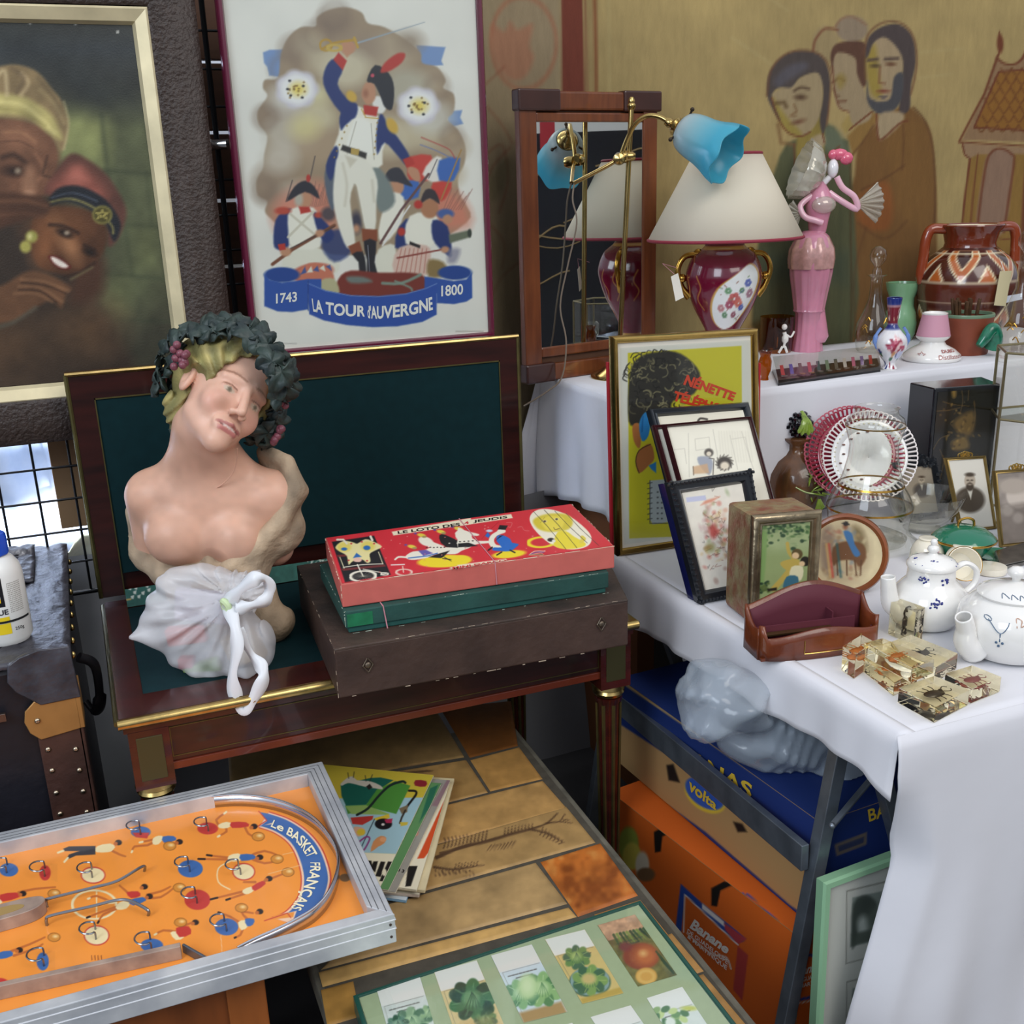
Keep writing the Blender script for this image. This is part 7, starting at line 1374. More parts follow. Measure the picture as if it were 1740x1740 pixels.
MB().lathe([(8*fs, 0), (22*fs, 6*fs), (40*fs, 22*fs), (46*fs, 42*fs)], 40, M4(f(12, 262), np.array([[.35, 0, -.94], [0, 1, 0], [.94, 0, .35]])), lambda V, A: V*np.concatenate([(1+.06*np.cos(A*16))[:, None, None]*np.ones((1, V.shape[1], 2)), np.ones((len(A), V.shape[1], 1))], 2)).build('hat_brim', cg, fo, world=False, solid=.002)
MB().ball(f(36, 294, 0), (14*fs, 8*fs, 9*fs), 16).ball(f(47, 288, 2), (11*fs, 8*fs, 10*fs), 14).ball(f(25, 294, 2), (8*fs, 7*fs, 8*fs), 12).build('hat_feather', mat('rose_glass', 'd8607c', .15, coat=.8), fo, world=False)
# tumbler, small amber vase
go, gs = vessel('amber_tumbler', 'amber glass tumbler enamelled with a white boy figure', 'glass', 1318, 598, 1.1, [(.1,0),(25,0),(27,4),(28,56)], amber, 'glass'); g_ = loc(go, gs)
MB().tube(spline([g_(6,10,28), g_(8,24,28), g_(6,34,28)], 4), [.004]*3+[.010]*3+[.006]*3, 8).ball(g_(6, 42, 27), .009).tube(spline([g_(10,30,27), g_(18,26,25), g_(24,34,22)], 4), .003, 6).tube([g_(4,12,28), g_(-2,2,28)], .004, 6).tube([g_(8,12,28), g_(12,2,28)], .004, 6).build('enamel_figure', mat('white_enamel', 'f0eee8', .4), go, world=False)
vessel('small_amber_vase', 'tiny amber glass vase beside the medal case', 'vase', 1299, 646, 1.1, [(.1,0),(7,0),(6,6),(10,16),(11,30),(8,38),(11,46)], amber, 'vase')
# medal case
cq = [P(x, y, z=1.1005) for x, y in ((1322, 656), (1496, 632), (1490, 612), (1312, 632))]; cH = .042; mc = thing('medal_case', 'clear plastic case with a row of ribboned medals at the tier edge', 'display case', sum(cq)/4)
MB().hexa(cq+[k+(0, 0, .006) for k in cq]).build('black_base', mat('black_plastic', '1e1e20', .3), mc, 0)
MB().hexa([k+(0, 0, .006) for k in cq]+[cq[0]+(0, 0, cH*.35), cq[1]+(0, 0, cH*.35), cq[2]+(0, 0, cH), cq[3]+(0, 0, cH)]).build('clear_cover', gl, mc, 0)
for k in range(11):
    u = (k+.8)/11.8; c = cq[0]*(1-u)+cq[1]*u; e = cq[3]*(1-u)+cq[2]*u; a, d = c*.7+e*.3+(0, 0, .009), c*.25+e*.75+(0, 0, .024); ribs = ['c8403c','3a50b0','4a4438','b83038','4a5a60','7a8a70','5a5a50','c8c0b8','c86a8a','8a6aa8','d0322e'][k]
    b = MB(); w_ = np.array([.0055, 0, 0]); b.add([a-w_, a+w_, d+w_, d-w_, a-w_+(0, 0, .001), a+w_+(0, 0, .001), d+w_+(0, 0, .001), d-w_+(0, 0, .001)], [(0,1,2,3),(4,5,6,7),(0,1,5,4)]); o = thing('medal', ('gold-toned' if k in (2, 3) else 'silver-toned')+' medal on a '+['red','blue','dark striped','crimson striped','dark grey','grey-green','grey striped','white and red','pink','mauve','blue and red'][k]+' ribbon in the medal case', 'medal', a, group='medals in the clear case')
    b.build('ribbon', mat('ribbon_'+ribs, ribs, .7), o, 0); MB().lathe([(.001, .0015), (.0085, .001), (.0085, -.001), (.001, -.001)], 14, M4(a+(0, -.003, .004))).build('medallion', mat('medal_gold' if k in (2, 3) else 'medal_silver', 'c9a24e' if k in (2, 3) else 'b8b6ae', .3, .9), o, 30)
# decanters
stop = [(.1,112),(7,113),(8,126),(5,130),(6,134),(13,142),(14,150),(11,158),(5,163),(.1,164)]
dprof = [(.1,0),(22,0),(26,4),(30,26),(28,44),(18,64),(11,84),(9.5,104),(10,116),(17,120)]
for x, y, k, lab in ((1481, 598, 1., 'clear glass decanter with ball stopper and gold sprays left of the green vase'), (1727, 592, 1.12, 'larger clear decanter with gilt scrolls at the right edge of the tier')):
    o, s = vessel('glass_decanter', lab, 'decanter', x, y, 1.1, [(r*k, h*k) for r, h in dprof], gl, 'flask', kids=(('stopper', [(r*k, h*k) for r, h in stop], gl),)); rg = np.random.default_rng(int(x)); f = loc(o, s); b = MB()
    for i in range(9 if k == 1 else 16): a = rg.uniform(-1.2, 1.2); h = rg.uniform(14, 54)*k; r = np.interp(h/k, [4, 26, 44, 64], [26, 30, 28, 18])*k+.4; b.tube(spline([f(r*math.sin(a), h, r*math.cos(a)), f(r*math.sin(a+.15), h+5, r*math.cos(a+.15)), f(r*math.sin(a+.3), h+rg.uniform(-4, 5), r*math.cos(a+.3))], 3), .0016*k, 5)
    b.build('gilt_decoration', goldm, o, world=False)
vessel('green_vase', 'pale jade green pottery vase between the left decanter and the jug', 'vase', 1527, 578, 1.1, [(.1,0),(20,0),(25,10),(27,28),(24,44),(20,54),(20,66),(26,80),(28,90),(24,90),(18,68),(18,50)], mat('jade_glaze', '7fae84', .18, coat=.6, var=.1, vs=12), 'body', sc=1.0)
# imari vase
def imari(p):
    p.mottle(.05, 5, 2); rg = np.random.default_rng(9)
    p.poly([(-100,-118),(100,-118),(100,-102),(-100,-102)], '23327a', 1); p.poly([(-100,-100),(100,-100),(100,-72),(-100,-72)], '7a2634', 1); p.poly([(-100,-72),(100,-72),(100,-64),(-100,-64)], '23327a', 1)
    for k in range(30): p.ell(rg.uniform(-80, 80), rg.uniform(-100, -74), 4, 2, rg.choice(['e8dcd4', 'c8a080', '23327a']), .7, .9, rg.uniform(0, 3))
    for k in range(40): a = rg.uniform(0, 6.3); r = rg.uniform(0, 1); p.ell(2+16*r*math.cos(a), -42+12*r*math.sin(a), 4, 2.6, rg.choice(['b8506a', 'd88a98', 'e8c8c8', '9a3048']), .7, 1, a)
    for k in range(26): p.ell(rg.uniform(-80, 80), rg.uniform(-32, -4), 5, 3, rg.choice(['23306e', '2a5a40', '8a2a38', 'c88a50', '23306e']), .8, .9, rg.uniform(0, 3))
    p.poly([(4,-30),(20,-32),(20,-20),(5,-18)], 'c8cce8', .8)
io, is_ = vessel('imari_vase', 'small blue, red and white flowered vase with blue handles', 'vase', 1511, 628, 1.1, [(.1,0),(12,0),(12,2)], cer, 'foot_ring'); painted(io, is_, 'body', [(13,2),(9,10),(16,20),(25,36),(24,50),(14,62),(8,72),(9,84),(11,100),(12.5,112),(10,112)], 'e6e4e6', imari, pat)
for s_ in (-1, 1): f = loc(io, is_); MB().tube(spline([f(s_*23, 34), f(s_*28, 44), f(s_*26, 56), f(s_*19, 66)], 5), [.004]*5+[.006]*5+[.004]*6, 8).build('handle', mat('pale_blue_glaze', '6f90cc', .15, coat=.6), io, world=False)
# striker
so, ss = vessel('match_striker', 'white porcelain match striker with pink cone and red lettering', 'match striker', 1582, 612, 1.1, [(.1,0),(45,0),(48,4),(46,10),(36,18),(22,25),(19,30),(27,36),(28,39)], cer, 'base', kids=(('pink_cone', [(27.5,39),(20,72)], mat('pink_rough_glaze', 'c892a4', .6)), ('rim', [(20,72),(21,74),(18,75),(16,70),(.1,66)], cer)))
def wrap(r0, r1, h0, h1, a0, a1, s): return lambda u, v: np.stack([np.sin(a0+(a1-a0)*u)*(r0+(r1-r0)*v)*s, -np.cos(a0+(a1-a0)*u)*(r0+(r1-r0)*v)*s, (h0+(h1-h0)*v)*s*VS], 1)
ri = mat('brick_red_print', '9a3a30', .4); b = MB(); text(b, 'DUBO', wrap(40.5, 34, 16.5, 20.5, .05, .75, ss), .02); text(b, 'Distillateurs', wrap(47.6, 44.5, 7, 13.5, -.12, .95, ss), .0)
b.tube([np.array([math.sin(-.75+.17*r*math.cos(a))*(43)*ss, -math.cos(-.75+.17*r*math.cos(a))*43*ss, (13.5+5*r*math.sin(a))*ss*VS]) for a, r in [(math.pi/2+i*math.pi/5, 1 if i % 2 == 0 else .45) for i in range(10)]], .0009, 5, closed=True); b.build('lettering', ri, so, 0, world=False)
# cigar pot
po, ps = vessel('brown_leather_pot', 'brown leather covered pot with green rim and carved green horse head', 'pot', 1637, 600, 1.1, [(.1,0),(37,0),(38,2),(43,58),(39,58),(35,6),(.1,5)], mat('brown_pot_leather', '8a4630', .5, var=.2, vs=20), 'body', kids=(('rim', [(43,58),(44,60),(43,63),(39,63),(38,58)], mat('green_rim', '6f8a70', .3)),)); f = loc(po, ps)
b = MB(); hh = [f(30,12,40), f(31,26,44), f(26,40,48), f(19,42,52), f(9,29,55), f(0,18,57)]; b.tube(spline(hh, 5), np.interp(np.arange(26), [0, 8, 14, 20, 25], [.024, .021, .018, .016, .010]), 14).ball(f(28, 46, 46), (.006, .005, .009)).ball(f(20, 46, 50), (.005, .004, .008)).ball(f(10, 34, 60), .004).tube([f(36, 12, 40), f(38, 30, 42), f(32, 46, 44)], .007, 8); b.build('horse_head', mat('green_malachite', '1d7a5c', .25, coat=.5, var=.5, vs=60), po, world=False)
rg = np.random.default_rng(2)
for k in range(16):
    a = rg.uniform(0, 6.28); r = rg.uniform(0, 26); p0 = f(r*math.cos(a)*.7, 20, r*math.sin(a)*.7); p1 = f(r*math.cos(a)*1.15, rg.uniform(78, 88), r*math.sin(a)*1.1); W_ = [parent_inv(po)[1]+FACE@q for q in (p0, p1)]
    o = MB().tube(W_, .0048, 8).build('brown_stick', mat('brown_stick', '5e4026', .6, .2, var=.5, vs=60)); tag(o, 'thin brown metal-tipped stick standing in the leather pot', 'stick', 'sticks in the leather pot')
# jug
def jug(p):
    p.mottle(.08, 14, 3); C1, C2, W_ = '3a1a12', 'b5602a', 'e6d8b4'
    for x0 in range(-300, 301, 86):
        for w1, c in ((34, W_), (30, C2), (18, W_), (15, C1)): p.poly([(x0-w1,-132),(x0,-132+w1*1.15),(x0+w1,-132),(x0+w1,-140),(x0-w1,-140)], c, 1); 
        p.poly([(x0+26,-96),(x0+43,-122),(x0+60,-96)], W_, 1); p.poly([(x0+30,-96),(x0+43,-116),(x0+56,-96)], C2, 1); p.poly([(x0-40,-20),(x0,-60),(x0+40,-20)], W_, 1); p.poly([(x0-34,-20),(x0,-54),(x0+34,-20)], C2, 1); p.poly([(x0-20,-20),(x0,-38),(x0+20,-20)], C1, 1); p.poly([(x0+28,-52),(x0+43,-34),(x0+58,-52)], W_, 1)
    p.poly([(-400,-94),(400,-94),(400,-66),(-400,-66)], '5e2a1a', 1); p.line([(-400,-94),(400,-94)], 1.5, W_); p.line([(-400,-64),(400,-64)], 1.5, W_); p.line([(-400,-136),(400,-136)], 2, W_)
jo, js = vessel('earthenware_jug', 'large brown two-handled jug with white and orange zigzag bands', 'jug', 1633, 578, 1.1, [(.1,0),(48,0),(48,2)], mat('brown_glaze', '5e2616', .15, coat=.8), 'foot'); painted(jo, js, 'body', [(48,2),(60,18),(72,36),(76,60),(78,72),(80,88),(76,108),(66,126),(50,138),(42,144)], '4a1e14', jug, pat, 160)
bgz = mat('brown_glaze_neck', '6e2e1a', .12, coat=.8); MB().lathe([(r*js, h*js*VS) for r, h in ((42,143),(40,150),(44,166),(52,176),(51,178),(46,174))], 48).build('neck', bgz, jo, world=False); MB().lathe([(r*js, h*js*VS) for r, h in ((46,176),(40,160),(36,145),(.1,140))], 40).build('cream_lining', mat('cream_glaze', 'e8dcc0', .2), jo, world=False)
f = loc(jo, js)
for s_ in (-1, 1): MB().tube(spline([f(s_*44, 172), f(s_*66, 172), f(s_*74, 158), f(s_*76, 130), f(s_*78, 104), f(s_*74, 92)], 6), 8.5*js, 12).build('handle', mat('red_brown_glaze', '8a3c20', .12, coat=.8), jo, world=False)
pp = [f(16,112,84), f(35,112,84), f(31,60,84), f(12,62,84)]; MB().add(pp, [(0,1,2,3)]).build('paper_tag', mat('tag_card', 'c8bc96', .8), jo, 0, world=False, solid=.001)
MB().tube([f(24,110,84), f(20,126,74)], .0012, 5).build('tag_string', mat('white_thread', 'e0dcd4', .8), jo, world=False); MB().add([f(28,74,80), f(68,76,58), f(68,67,60), f(28,64,82)], [(0,1,2,3)]).build('paper_label', mat('label_blue_white', 'cdd2e0', .7), jo, 0, world=False, solid=.0006)
# ================================================================ things on the front table
TZ0 = .7618
def upright(name, label, cat, bl, br, tl, tr, z=TZ0, group=None, lean=None):
    """A framed picture standing on a surface: lower corners on it, upper corners traced on the leaning plane."""
    B0, B1 = P(*bl, z=z), P(*br, z=z); e = B1-B0; e /= np.linalg.norm(e); h = np.array([-e[1], e[0], 0]); h = h if h@NEAR < 0 else -h
    up_ = np.array([0, 0, 1.])+h*lean; n = np.cross(e, up_); n /= np.linalg.norm(n)
    q = Q(P(*tl, n=n, p0=B0), P(*tr, n=n, p0=B0), B1, B0); return thing(name, label, cat, (B0+B1)/2, group=group), q
def back_of(o, q, t=-.008, w_=None, m=None): b = MB(); q.box(b, .002, .002, q.w-.002, q.h-.002, t, -.0005); b.build('backing', m or wood_b, o, 0)
def pane_on(o, q, d=.003, i=.03): MB().grid(q.map(*[a.ravel() for a in np.meshgrid([i, 1-i], [i, 1-i])], np.full(4, d)), 2, 2, flip=True).build('glass', pane, o, smooth=0)
frm = mat('brushed_gold_frame', 'c9a860', .25, 1, var=.2, vs=30)
# red board and gold framed poster
rq = Q(P(1033, 616, y=2.215), P(1293, 617, y=2.205), P(1288, 912, y=2.205)*(1, 1, 0)+(0, 0, TZ0), P(1040, 945, y=2.215)*(1, 1, 0)+(0, 0, TZ0)); ro = thing('red_board', 'red-edged board standing directly behind the yellow poster', 'board', rq.map(.5, 1.))
b = MB(); rq.box(b, 0, 0, rq.w, rq.h, -.012, 0); b.build('board', mat('red_board', 'b8202c', .5), ro, 0, .001)
no, nq = upright('gold_framed_poster', 'gold framed yellow poster of a curly haired person on the telephone', 'picture', (1047, 944), (1290, 908), (1038, 572), (1285, 558), lean=.02)
ring(MB(), nq, [(0, -.012), (0, .008), (.005, .013), (.011, .010), (.016, .002), (.016, -.001)]).build('frame', frm, no, 50); back_of(no, nq)
def nenette(p):
    p.at(880, 540, .3219); p.poly([(580,185),(1180,148),(1190,1140),(588,1165)], 'cfc228', .8)
    p.poly([(585,545),(590,300),(640,210),(740,180),(860,190),(960,290),(930,400),(820,440),(800,500),(690,490),(640,560)], '302c26', 2, 1, 4); rg = np.random.default_rng(3)
    for k in range(150): a = rg.uniform(0, 6.3); x, y = rg.uniform(600, 930), rg.uniform(200, 540); 
    for k in range(120):
        x, y = rg.uniform(600, 930), rg.uniform(200, 530)
        if (x-740)**2/190**2+(y-340)**2/190**2 < 1: r = rg.uniform(10, 30); a = rg.uniform(0, 6.3); p.line([(x+r*math.cos(a+t), y+r*math.sin(a+t)) for t in (0, .8, 1.6, 2.4)], 5, rg.choice(['8c8260', '6a6248', '15120f', '15120f', 'a89c70']), .8, .8, 3)
    for k in range(40): a = rg.uniform(2.6, 6.6); x, y = 740+165*math.cos(a), 330+140*math.sin(a); p.line([(x, y), (x+26*math.cos(a+.6), y+26*math.sin(a+.6)), (x+30*math.cos(a+1.3), y+40*math.sin(a+1.3))], 4, '2a2622', .9, .8, 3)
    p.poly([(605,570),(640,560),(650,640),(640,690),(612,650)], 'b8703c', 1, 1, 3); p.poly([(640,560),(670,500),(700,520),(690,620),(655,650)], '2a7cb8', 1, 1, 3); p.poly([(640,700),(700,665),(720,740),(690,780),(640,820),(622,760)], 'b06a3a', 1, 1, 3); p.line([(640,820),(622,760),(640,700),(700,668)], 4, '3a2418', 1, .8, 3); p.poly([(690,780),(730,760),(730,820),(705,800)], '2a7cb8', 1); p.line([(660,520),(655,600)], 8, '1a5a90', .8, 1)
    p.poly([(695,860),(800,850),(810,1075),(712,1092),(695,1060)], 'b4b8b6', .8); p.line([(697,860),(697,1085),(790,1085)], 4, '3c3c3c')
    for k in range(8): p.line([(685,875+k*27),(708,870+k*27)], 4, '3c3c3c')
    for r_ in range(6): 
        for c_ in range(2): p.ell(738+c_*22, 920+r_*28, 5, 4, '4a4a4a', .8)
sheet('poster', nq.inset(.015), .0017, 'ded9cc', nenette, print_m, no); G_ = lambda x, y: (880+x*.3219, 540+y*.3219); b = MB()
text(b, 'NÉNETTE', onq(nq.inset(.015), G_(893,285), G_(1157,385), G_(1140,440), G_(872,352), .001), .05, .1); text(b, 'TÉLÉPHONE', onq(nq.inset(.015), G_(832,372), G_(1160,470), G_(1150,520), G_(818,438), .001), .05, .1); b.build('red_lettering', mat('orange_red_ink', 'd8401c', .5), no, 0)
pane_on(no, nq, .0045, .05)
# leaning frames
bk = mat('black_frame', '1c2026', .3, coat=.4); mr_ = mat('maroon_frame', '3c161a', .35); pap = mat('sketch_paper', attr=True, rough=.7)
def lean_frame(name, label, c, m, w_, th, base, fn, off):
    """c: tl, tr, br, bl traced; off: how far in front of the poster the upper edge leans."""
    B0, B1 = P(*c[3], z=TZ0), P(*c[2], z=TZ0); T0 = P(*c[0], y=off); n = np.cross(B1-B0, T0-B0); n /= np.linalg.norm(n); q = Q(T0, P(*c[1], n=n, p0=B0), B1, B0)
    o = thing(name, label, 'picture', (B0+B1)/2); ring(MB(), q, [(0, -th), (0, .004), (w_*.25, .009), (w_*.6, .006), (w_*.75, .008), (w_, .001), (w_, -.002)]).build('frame', m, o, 50); back_of(o, q, -th+.001); sheet('picture', q.inset(w_*.95), .0014, base, fn, pap, o); return o, q
f1 = lambda p: p.at(1080, 660, .2759).poly([(140,175),(640,135),(650,160),(650,300),(150,300)], 'e0dac6', 1).line([(385,200),(400,185),(440,190)], 12, '2a2420', .9, 1, 3)
lean_frame('black_framed_sketch', 'black framed sketch rearmost in the pile leaning on the yellow poster', [(1102,696),(1270,684),(1345,965),(1184,1003)], bk, .018, .012, 'e4dfce', f1, 2.09)
def sketch(p):
    p.at(880, 540, .3219).mottle(.03, 30, 2); g = 'b5afa2'
    for L_ in ([(935,640),(1010,630),(1015,690),(940,700),(935,640)], [(900,610),(905,840)], [(1030,590),(1060,760)], [(1130,640),(1200,630),(1230,760)], [(800,700),(880,690),(890,770)], [(1120,620),(1160,800)], [(1180,600),(1250,820)]): p.line(L_, 3, g, .7, .8)
    for k in range(12): p.line([(1060+k*14,600),(1075+k*15,760)], 6, 'd0cab8', .5, 1.5)
    p.ell(1008, 712, 24, 22, '5a544e', 1.5); p.ell(1008, 718, 13, 12, 'd8cdb8', 1); p.poly([(950,735),(1010,735),(1030,770),(1010,830),(960,780)], '8a90a0', 1.5, .8, 3); p.poly([(925,785),(1000,770),(1010,820),(925,825)], 'c8a078', 1.5, .8); p.line([(925,785),(928,830)], 4, '6a5a4a'); p.line([(1010,740),(1035,745),(1030,830)], 4, '4a4440'); p.ell(1090, 768, 40, 36, '4a443e', 2); p.ell(1092, 782, 24, 22, 'dccfb8', 2)
    for k in range(14): p.line([(1090+38*math.cos(k*.45), 765+34*math.sin(k*.45)), (1090+48*math.cos(k*.45+.2), 765+44*math.sin(k*.45+.2))], 4, '4a443e', .8)
lean_frame('maroon_framed_sketch', 'maroon framed blank-edged sketch second from the back of the leaning pile', [(1108,723),(1270,712),(1350,990),(1186,1002)], mr_, .010, .010, 'e4dfce', None, 2.05)
lean_frame('maroon_framed_drawing', 'maroon framed pencil drawing of two seated figures in the leaning pile', [(1126,722),(1275,708),(1352,992),(1205,1008)], mr_, .007, .010, 'e6e1cf', sketch, 2.02)
lean_frame('blue_framed_picture', 'dark blue framed picture showing only its edge behind the ornate black frame', [(1124,822),(1262,806),(1300,992),(1176,1020)], mat('navy_frame', '141a4a', .3, coat=.4), .010, .014, 'e4dfce', None, 1.90)
def lively(p):
    p.at(1080, 660, .2759).mottle(.03, 12, 1); rg = np.random.default_rng(5)
    for k in range(90): x = rg.normal(500, 55); y = rg.normal(880, 110); p.ell(x, y, rg.uniform(8, 24), rg.uniform(6, 16), rg.choice(['d08a6a', 'c85a4a', 'd8b878', '8aa06a', 'e0b8a0', '9a6a5a', 'c8a0a0']), 2, .45, rg.uniform(0, 3))
    for k in range(50): x = rg.normal(500, 50); y = rg.normal(890, 110); p.line([(x, y), (x+rg.uniform(-20, 20), y+rg.uniform(-22, 22)), (x+rg.uniform(-26, 26), y+rg.uniform(-10, 30))], 3, rg.choice(['6a4a3a', '4a4440', '8a4a3a']), .6, .7, 3)
    p.poly([(400,720),(430,690),(520,665),(470,700)], 'd8866a', 2, .8); p.ell(480, 880, 26, 44, 'c8504a', 3, .8); p.ell(460, 980, 30, 30, '8a8a40', 4, .6); p.poly([(310,672),(430,658),(436,688),(316,702)], 'c4c6dc', .8)
oo, oq = lean_frame('ornate_black_frame', 'ornate black moulded frame with a colourful figure drawing in front of the pile', [(1134,820),(1275,798),(1312,1002),(1186,1026)], bk, .026, .014, 'e8e2d4', lively, 1.868)
b = MB()
for k in range(22):
    for e_ in ((k/21, .02), (k/21, .98), (.03, k/21), (.97, k/21)): b.ball(oq.map(*e_, .007), (.006, .005, .004), 6)
b.build('carved_ornament', bk, oo, 50)
# tin box
tq, Bt, T = block((1236, 852), (1348, 843), (1394, 868), (1279, 878), .985, TZ0); tin = mat('embossed_tin', '9c9068', .4, .35, vs=34, bump=1., bs=55, col2='8a4a38'); tmt = mat('tin_rim', 'a8987c', .3, .9, var=.4, vs=40, bump=.5, bs=50)
to = thing('embossed_tin_box', 'tall embossed metal tin with a picture of children under a tree', 'tin', sum(Bt)/4); solid_box(Bt, T).build('body', tin, to, 0, .008)
fq = Q(T[3], T[2], Bt[2], Bt[3]); ring(MB(), fq, [(-.002, -.006), (-.002, .004), (.003, .009), (.011, .009), (.015, .004), (.018, .005), (.021, .0)]).build('raised_rim', tmt, to, 50)
def kids_(p):
    p.at(1080, 660, .2759).mottle(.06, 14, 3); rg = np.random.default_rng(4); p.poly([(735,1000),(1110,1000),(1100,1300),(730,1300)], '8c9a64', 10, .7)
    for k in range(110): p.ell(rg.uniform(770, 1090), rg.normal(870, 40)+max(0, 860-rg.uniform(770, 1090))*.5, rg.uniform(6, 18), rg.uniform(5, 12), rg.choice(['3f5c38', '5c7a48', '2c4430', '87996a']), 1, .9)
    p.line([(790,900),(780,1060),(765,1240)], 44, '7c9a5c', 1, 2, 3); p.line([(770,960),(760,1200)], 10, '4a6a3c', .7, 2)
    for k in range(30): p.ell(rg.uniform(745, 830), rg.uniform(1190, 1260), 10, 7, rg.choice(['2f4430', '5a6a3a']), 1)
    S_, Y_, B_ = 'd8b88c', 'b8a050', '3c6a7c'; p.line([(985,1060),(945,1010),(935,955)], 22, Y_, 1, .9, 3); p.ell(995, 1020, 34, 32, '5a4a2a', 1); p.ell(985, 1030, 22, 20, S_, 1); p.poly([(960,1050),(1010,1060),(1000,1130),(930,1120),(890,1075)], Y_, 1, 1, 3); p.line([(940,1130),(900,1180),(850,1235)], 34, Y_, 1, 1, 3); p.ell(1045, 1065, 30, 30, '2a2620', 1); p.ell(1025, 1080, 18, 16, S_, 1); p.poly([(960,1100),(1030,1100),(1020,1180),(950,1190)], 'd8cfa8', 1, 1, 3); p.poly([(930,1160),(1000,1160),(990,1240),(910,1240)], B_, 1, 1, 3); p.poly([(810,1235),(870,1225),(870,1245),(815,1250)], '2a2620', 1)
sheet('picture_panel', fq.inset(.020), .0014, '9aa678', kids_, mat('tin_print', attr=True, rough=.35, coat=.3), to, d=.001); MB().lathe([(.001, 0), (.009, 0), (.009, .012), (.004, .014), (.001, .014)], 20, M4(Bt[3]+(0, -.012, .010), np.array([[0, 0, 1.], [1, 0, 0], [0, 1, 0]]))).build('hinge_roll', tmt, to)
# letter holder
hl, hr = P(1282, 1118, z=TZ0), P(1486, 1092, z=TZ0); hx_ = (hr-hl)/np.linalg.norm(hr-hl); hw = np.linalg.norm(hr-hl); hy_ = np.array([-hx_[1], hx_[0], 0]); HR = np.stack([hx_, hy_, (0, 0, 1.)], 1); hc = (hl+hr)/2
ho = thing('letter_holder', 'reddish brown leather letter holder with wavy rims and maroon lining', 'letter holder', hc, HR); lth = mat('chestnut_leather', '5c2814', .28, var=.45, vs=14, bump=.25, bs=60, coat=.4, col2='7c3c1c'); lin_ = mat('maroon_lining', '5a2230', .7); wd = hw*.5-.004
def wall(y0, y1, hf, nm, m, n=40, bow=0., x_=wd, t=.006):
    V = []
    for i in range(n):
        u = i/(n-1)*2-1; x = u*x_; yy = y0-bow*(1-u*u)**.5*1.0
        for r in range(4): z = hf(u)*r/3; V.append((x, yy, z))
    MB().grid(V, 4, n, flip=True).build(nm, m, ho, 60, world=False, solid=t)
wall(-.008, 0, lambda u: .051+.008*math.cos(u*3.2)+(.024 if u < -.9 else 0), 'front_panel', lth, bow=.024); wall(.052, 0, lambda u: .107+.012*math.cos((u-.1)*2.6)-.012*u*u, 'back_panel', lth)
wall(.046, 0, lambda u: .101+.012*math.cos((u-.1)*2.6)-.012*u*u, 'back_lining', lin_, x_=wd-.005, t=.002); wall(-.001, 0, lambda u: .047+.008*math.cos(u*3.2), 'front_lining', lin_, bow=.022, x_=wd-.006, t=.002)
for s_ in (-1, 1): MB().grid([(s_*wd, -.01+.062*i/11, (.062+(.088-.062)*i/11-.016*math.sin(i/11*math.pi))*r/3) for i in range(12) for r in range(4)], 4, 12).build('side_panel', lth, ho, 60, world=False, solid=.006)
MB().box((-wd, -.02, .0), (wd, .052, .006)).build('bottom', lth, ho, 0, world=False); MB().box((-wd+.008, .018, .006), (wd-.03, .021, .052)).build('divider', lin_, ho, 0, world=False); MB().box((wd*.35, .02, .006), (wd*.35+.003, .046, .065)).build('cross_divider', lin_, ho, 0, world=False)
MB().box((-wd+.014, .002, .038), (wd*.3, .016, .041)).build('metal_strip', mat('aged_gold_strip', '9c8a5c', .35, 1), ho, 0, world=False)
b = MB()
for a_, c_ in (((-.04, .012), (-.04, .038)), ((.074, .012), (.074, .038)), ((-.04, .012), (.074, .012))): b.tube([(x, -.008-.0245*(1-(x/wd)**2)**.5-.0034, z) for x, z in [(a_[0]+(c_[0]-a_[0])*t, a_[1]+(c_[1]-a_[1])*t) for t in np.linspace(0, 1, 12)]], .0009, 5)
b.build('gilt_line', frm, ho, world=False)
# round picture on wire stand
rc = P(1437, 942, y=1.735); ro_ = thing('round_framed_picture', 'round wooden framed picture of a rider standing on a wire easel', 'picture', rc*(1, 1, 0)+(0, 0, TZ0)); nn = NEAR*.93+np.array([0, 0, .25])+SIDE*-.25; nn /= np.linalg.norm(nn); rx_ = np.cross((0, 0, 1), nn); rx_ /= np.linalg.norm(rx_); RR = np.stack([rx_, np.cross(nn, rx_), nn], 1); Rr = .0875
MB().lathe([(Rr-.014, -.008), (Rr-.002, -.008), (Rr, 0), (Rr-.003, .007), (Rr-.008, .008), (Rr-.012, .003), (Rr-.014, .001)], 64, M4(rc, RR)).build('frame', mat('honey_wood', '8c4a22', .3, var=.3, vs=12, coat=.4), ro_)
MB().lathe([(.001, -.006), (Rr-.012, -.006)], 48, M4(rc, RR)).build('backing', wood_b, ro_, 0)
rq_ = Q(*[rc+RR@np.array([a, b_, .001]) for a, b_ in ((-Rr, Rr), (Rr, Rr), (Rr, -Rr), (-Rr, -Rr))]); A, Rd = np.meshgrid(np.linspace(0, 2*math.pi, 121), np.linspace(.0005, Rr-.013, 54)); V = np.stack([Rd.ravel()*np.cos(A.ravel()), Rd.ravel()*np.sin(A.ravel()), np.full(A.size, .001)], 1)@RR.T+rc; p = Paint(*proj(V), 'd2c29a'); p.mottle(.05, 10, 2); p.at(1080, 660, .2759); rg = np.random.default_rng(7)
p.ell(1290, 1010, 165, 190, 'b8a684', 6, .9); p.poly([(1140,900),(1200,850),(1240,1000),(1220,1160),(1150,1100)], '8f7c6a', 6, .9, 3); p.poly([(1340,850),(1400,880),(1420,1000),(1360,960)], '6a5a38', 6, .8, 3)
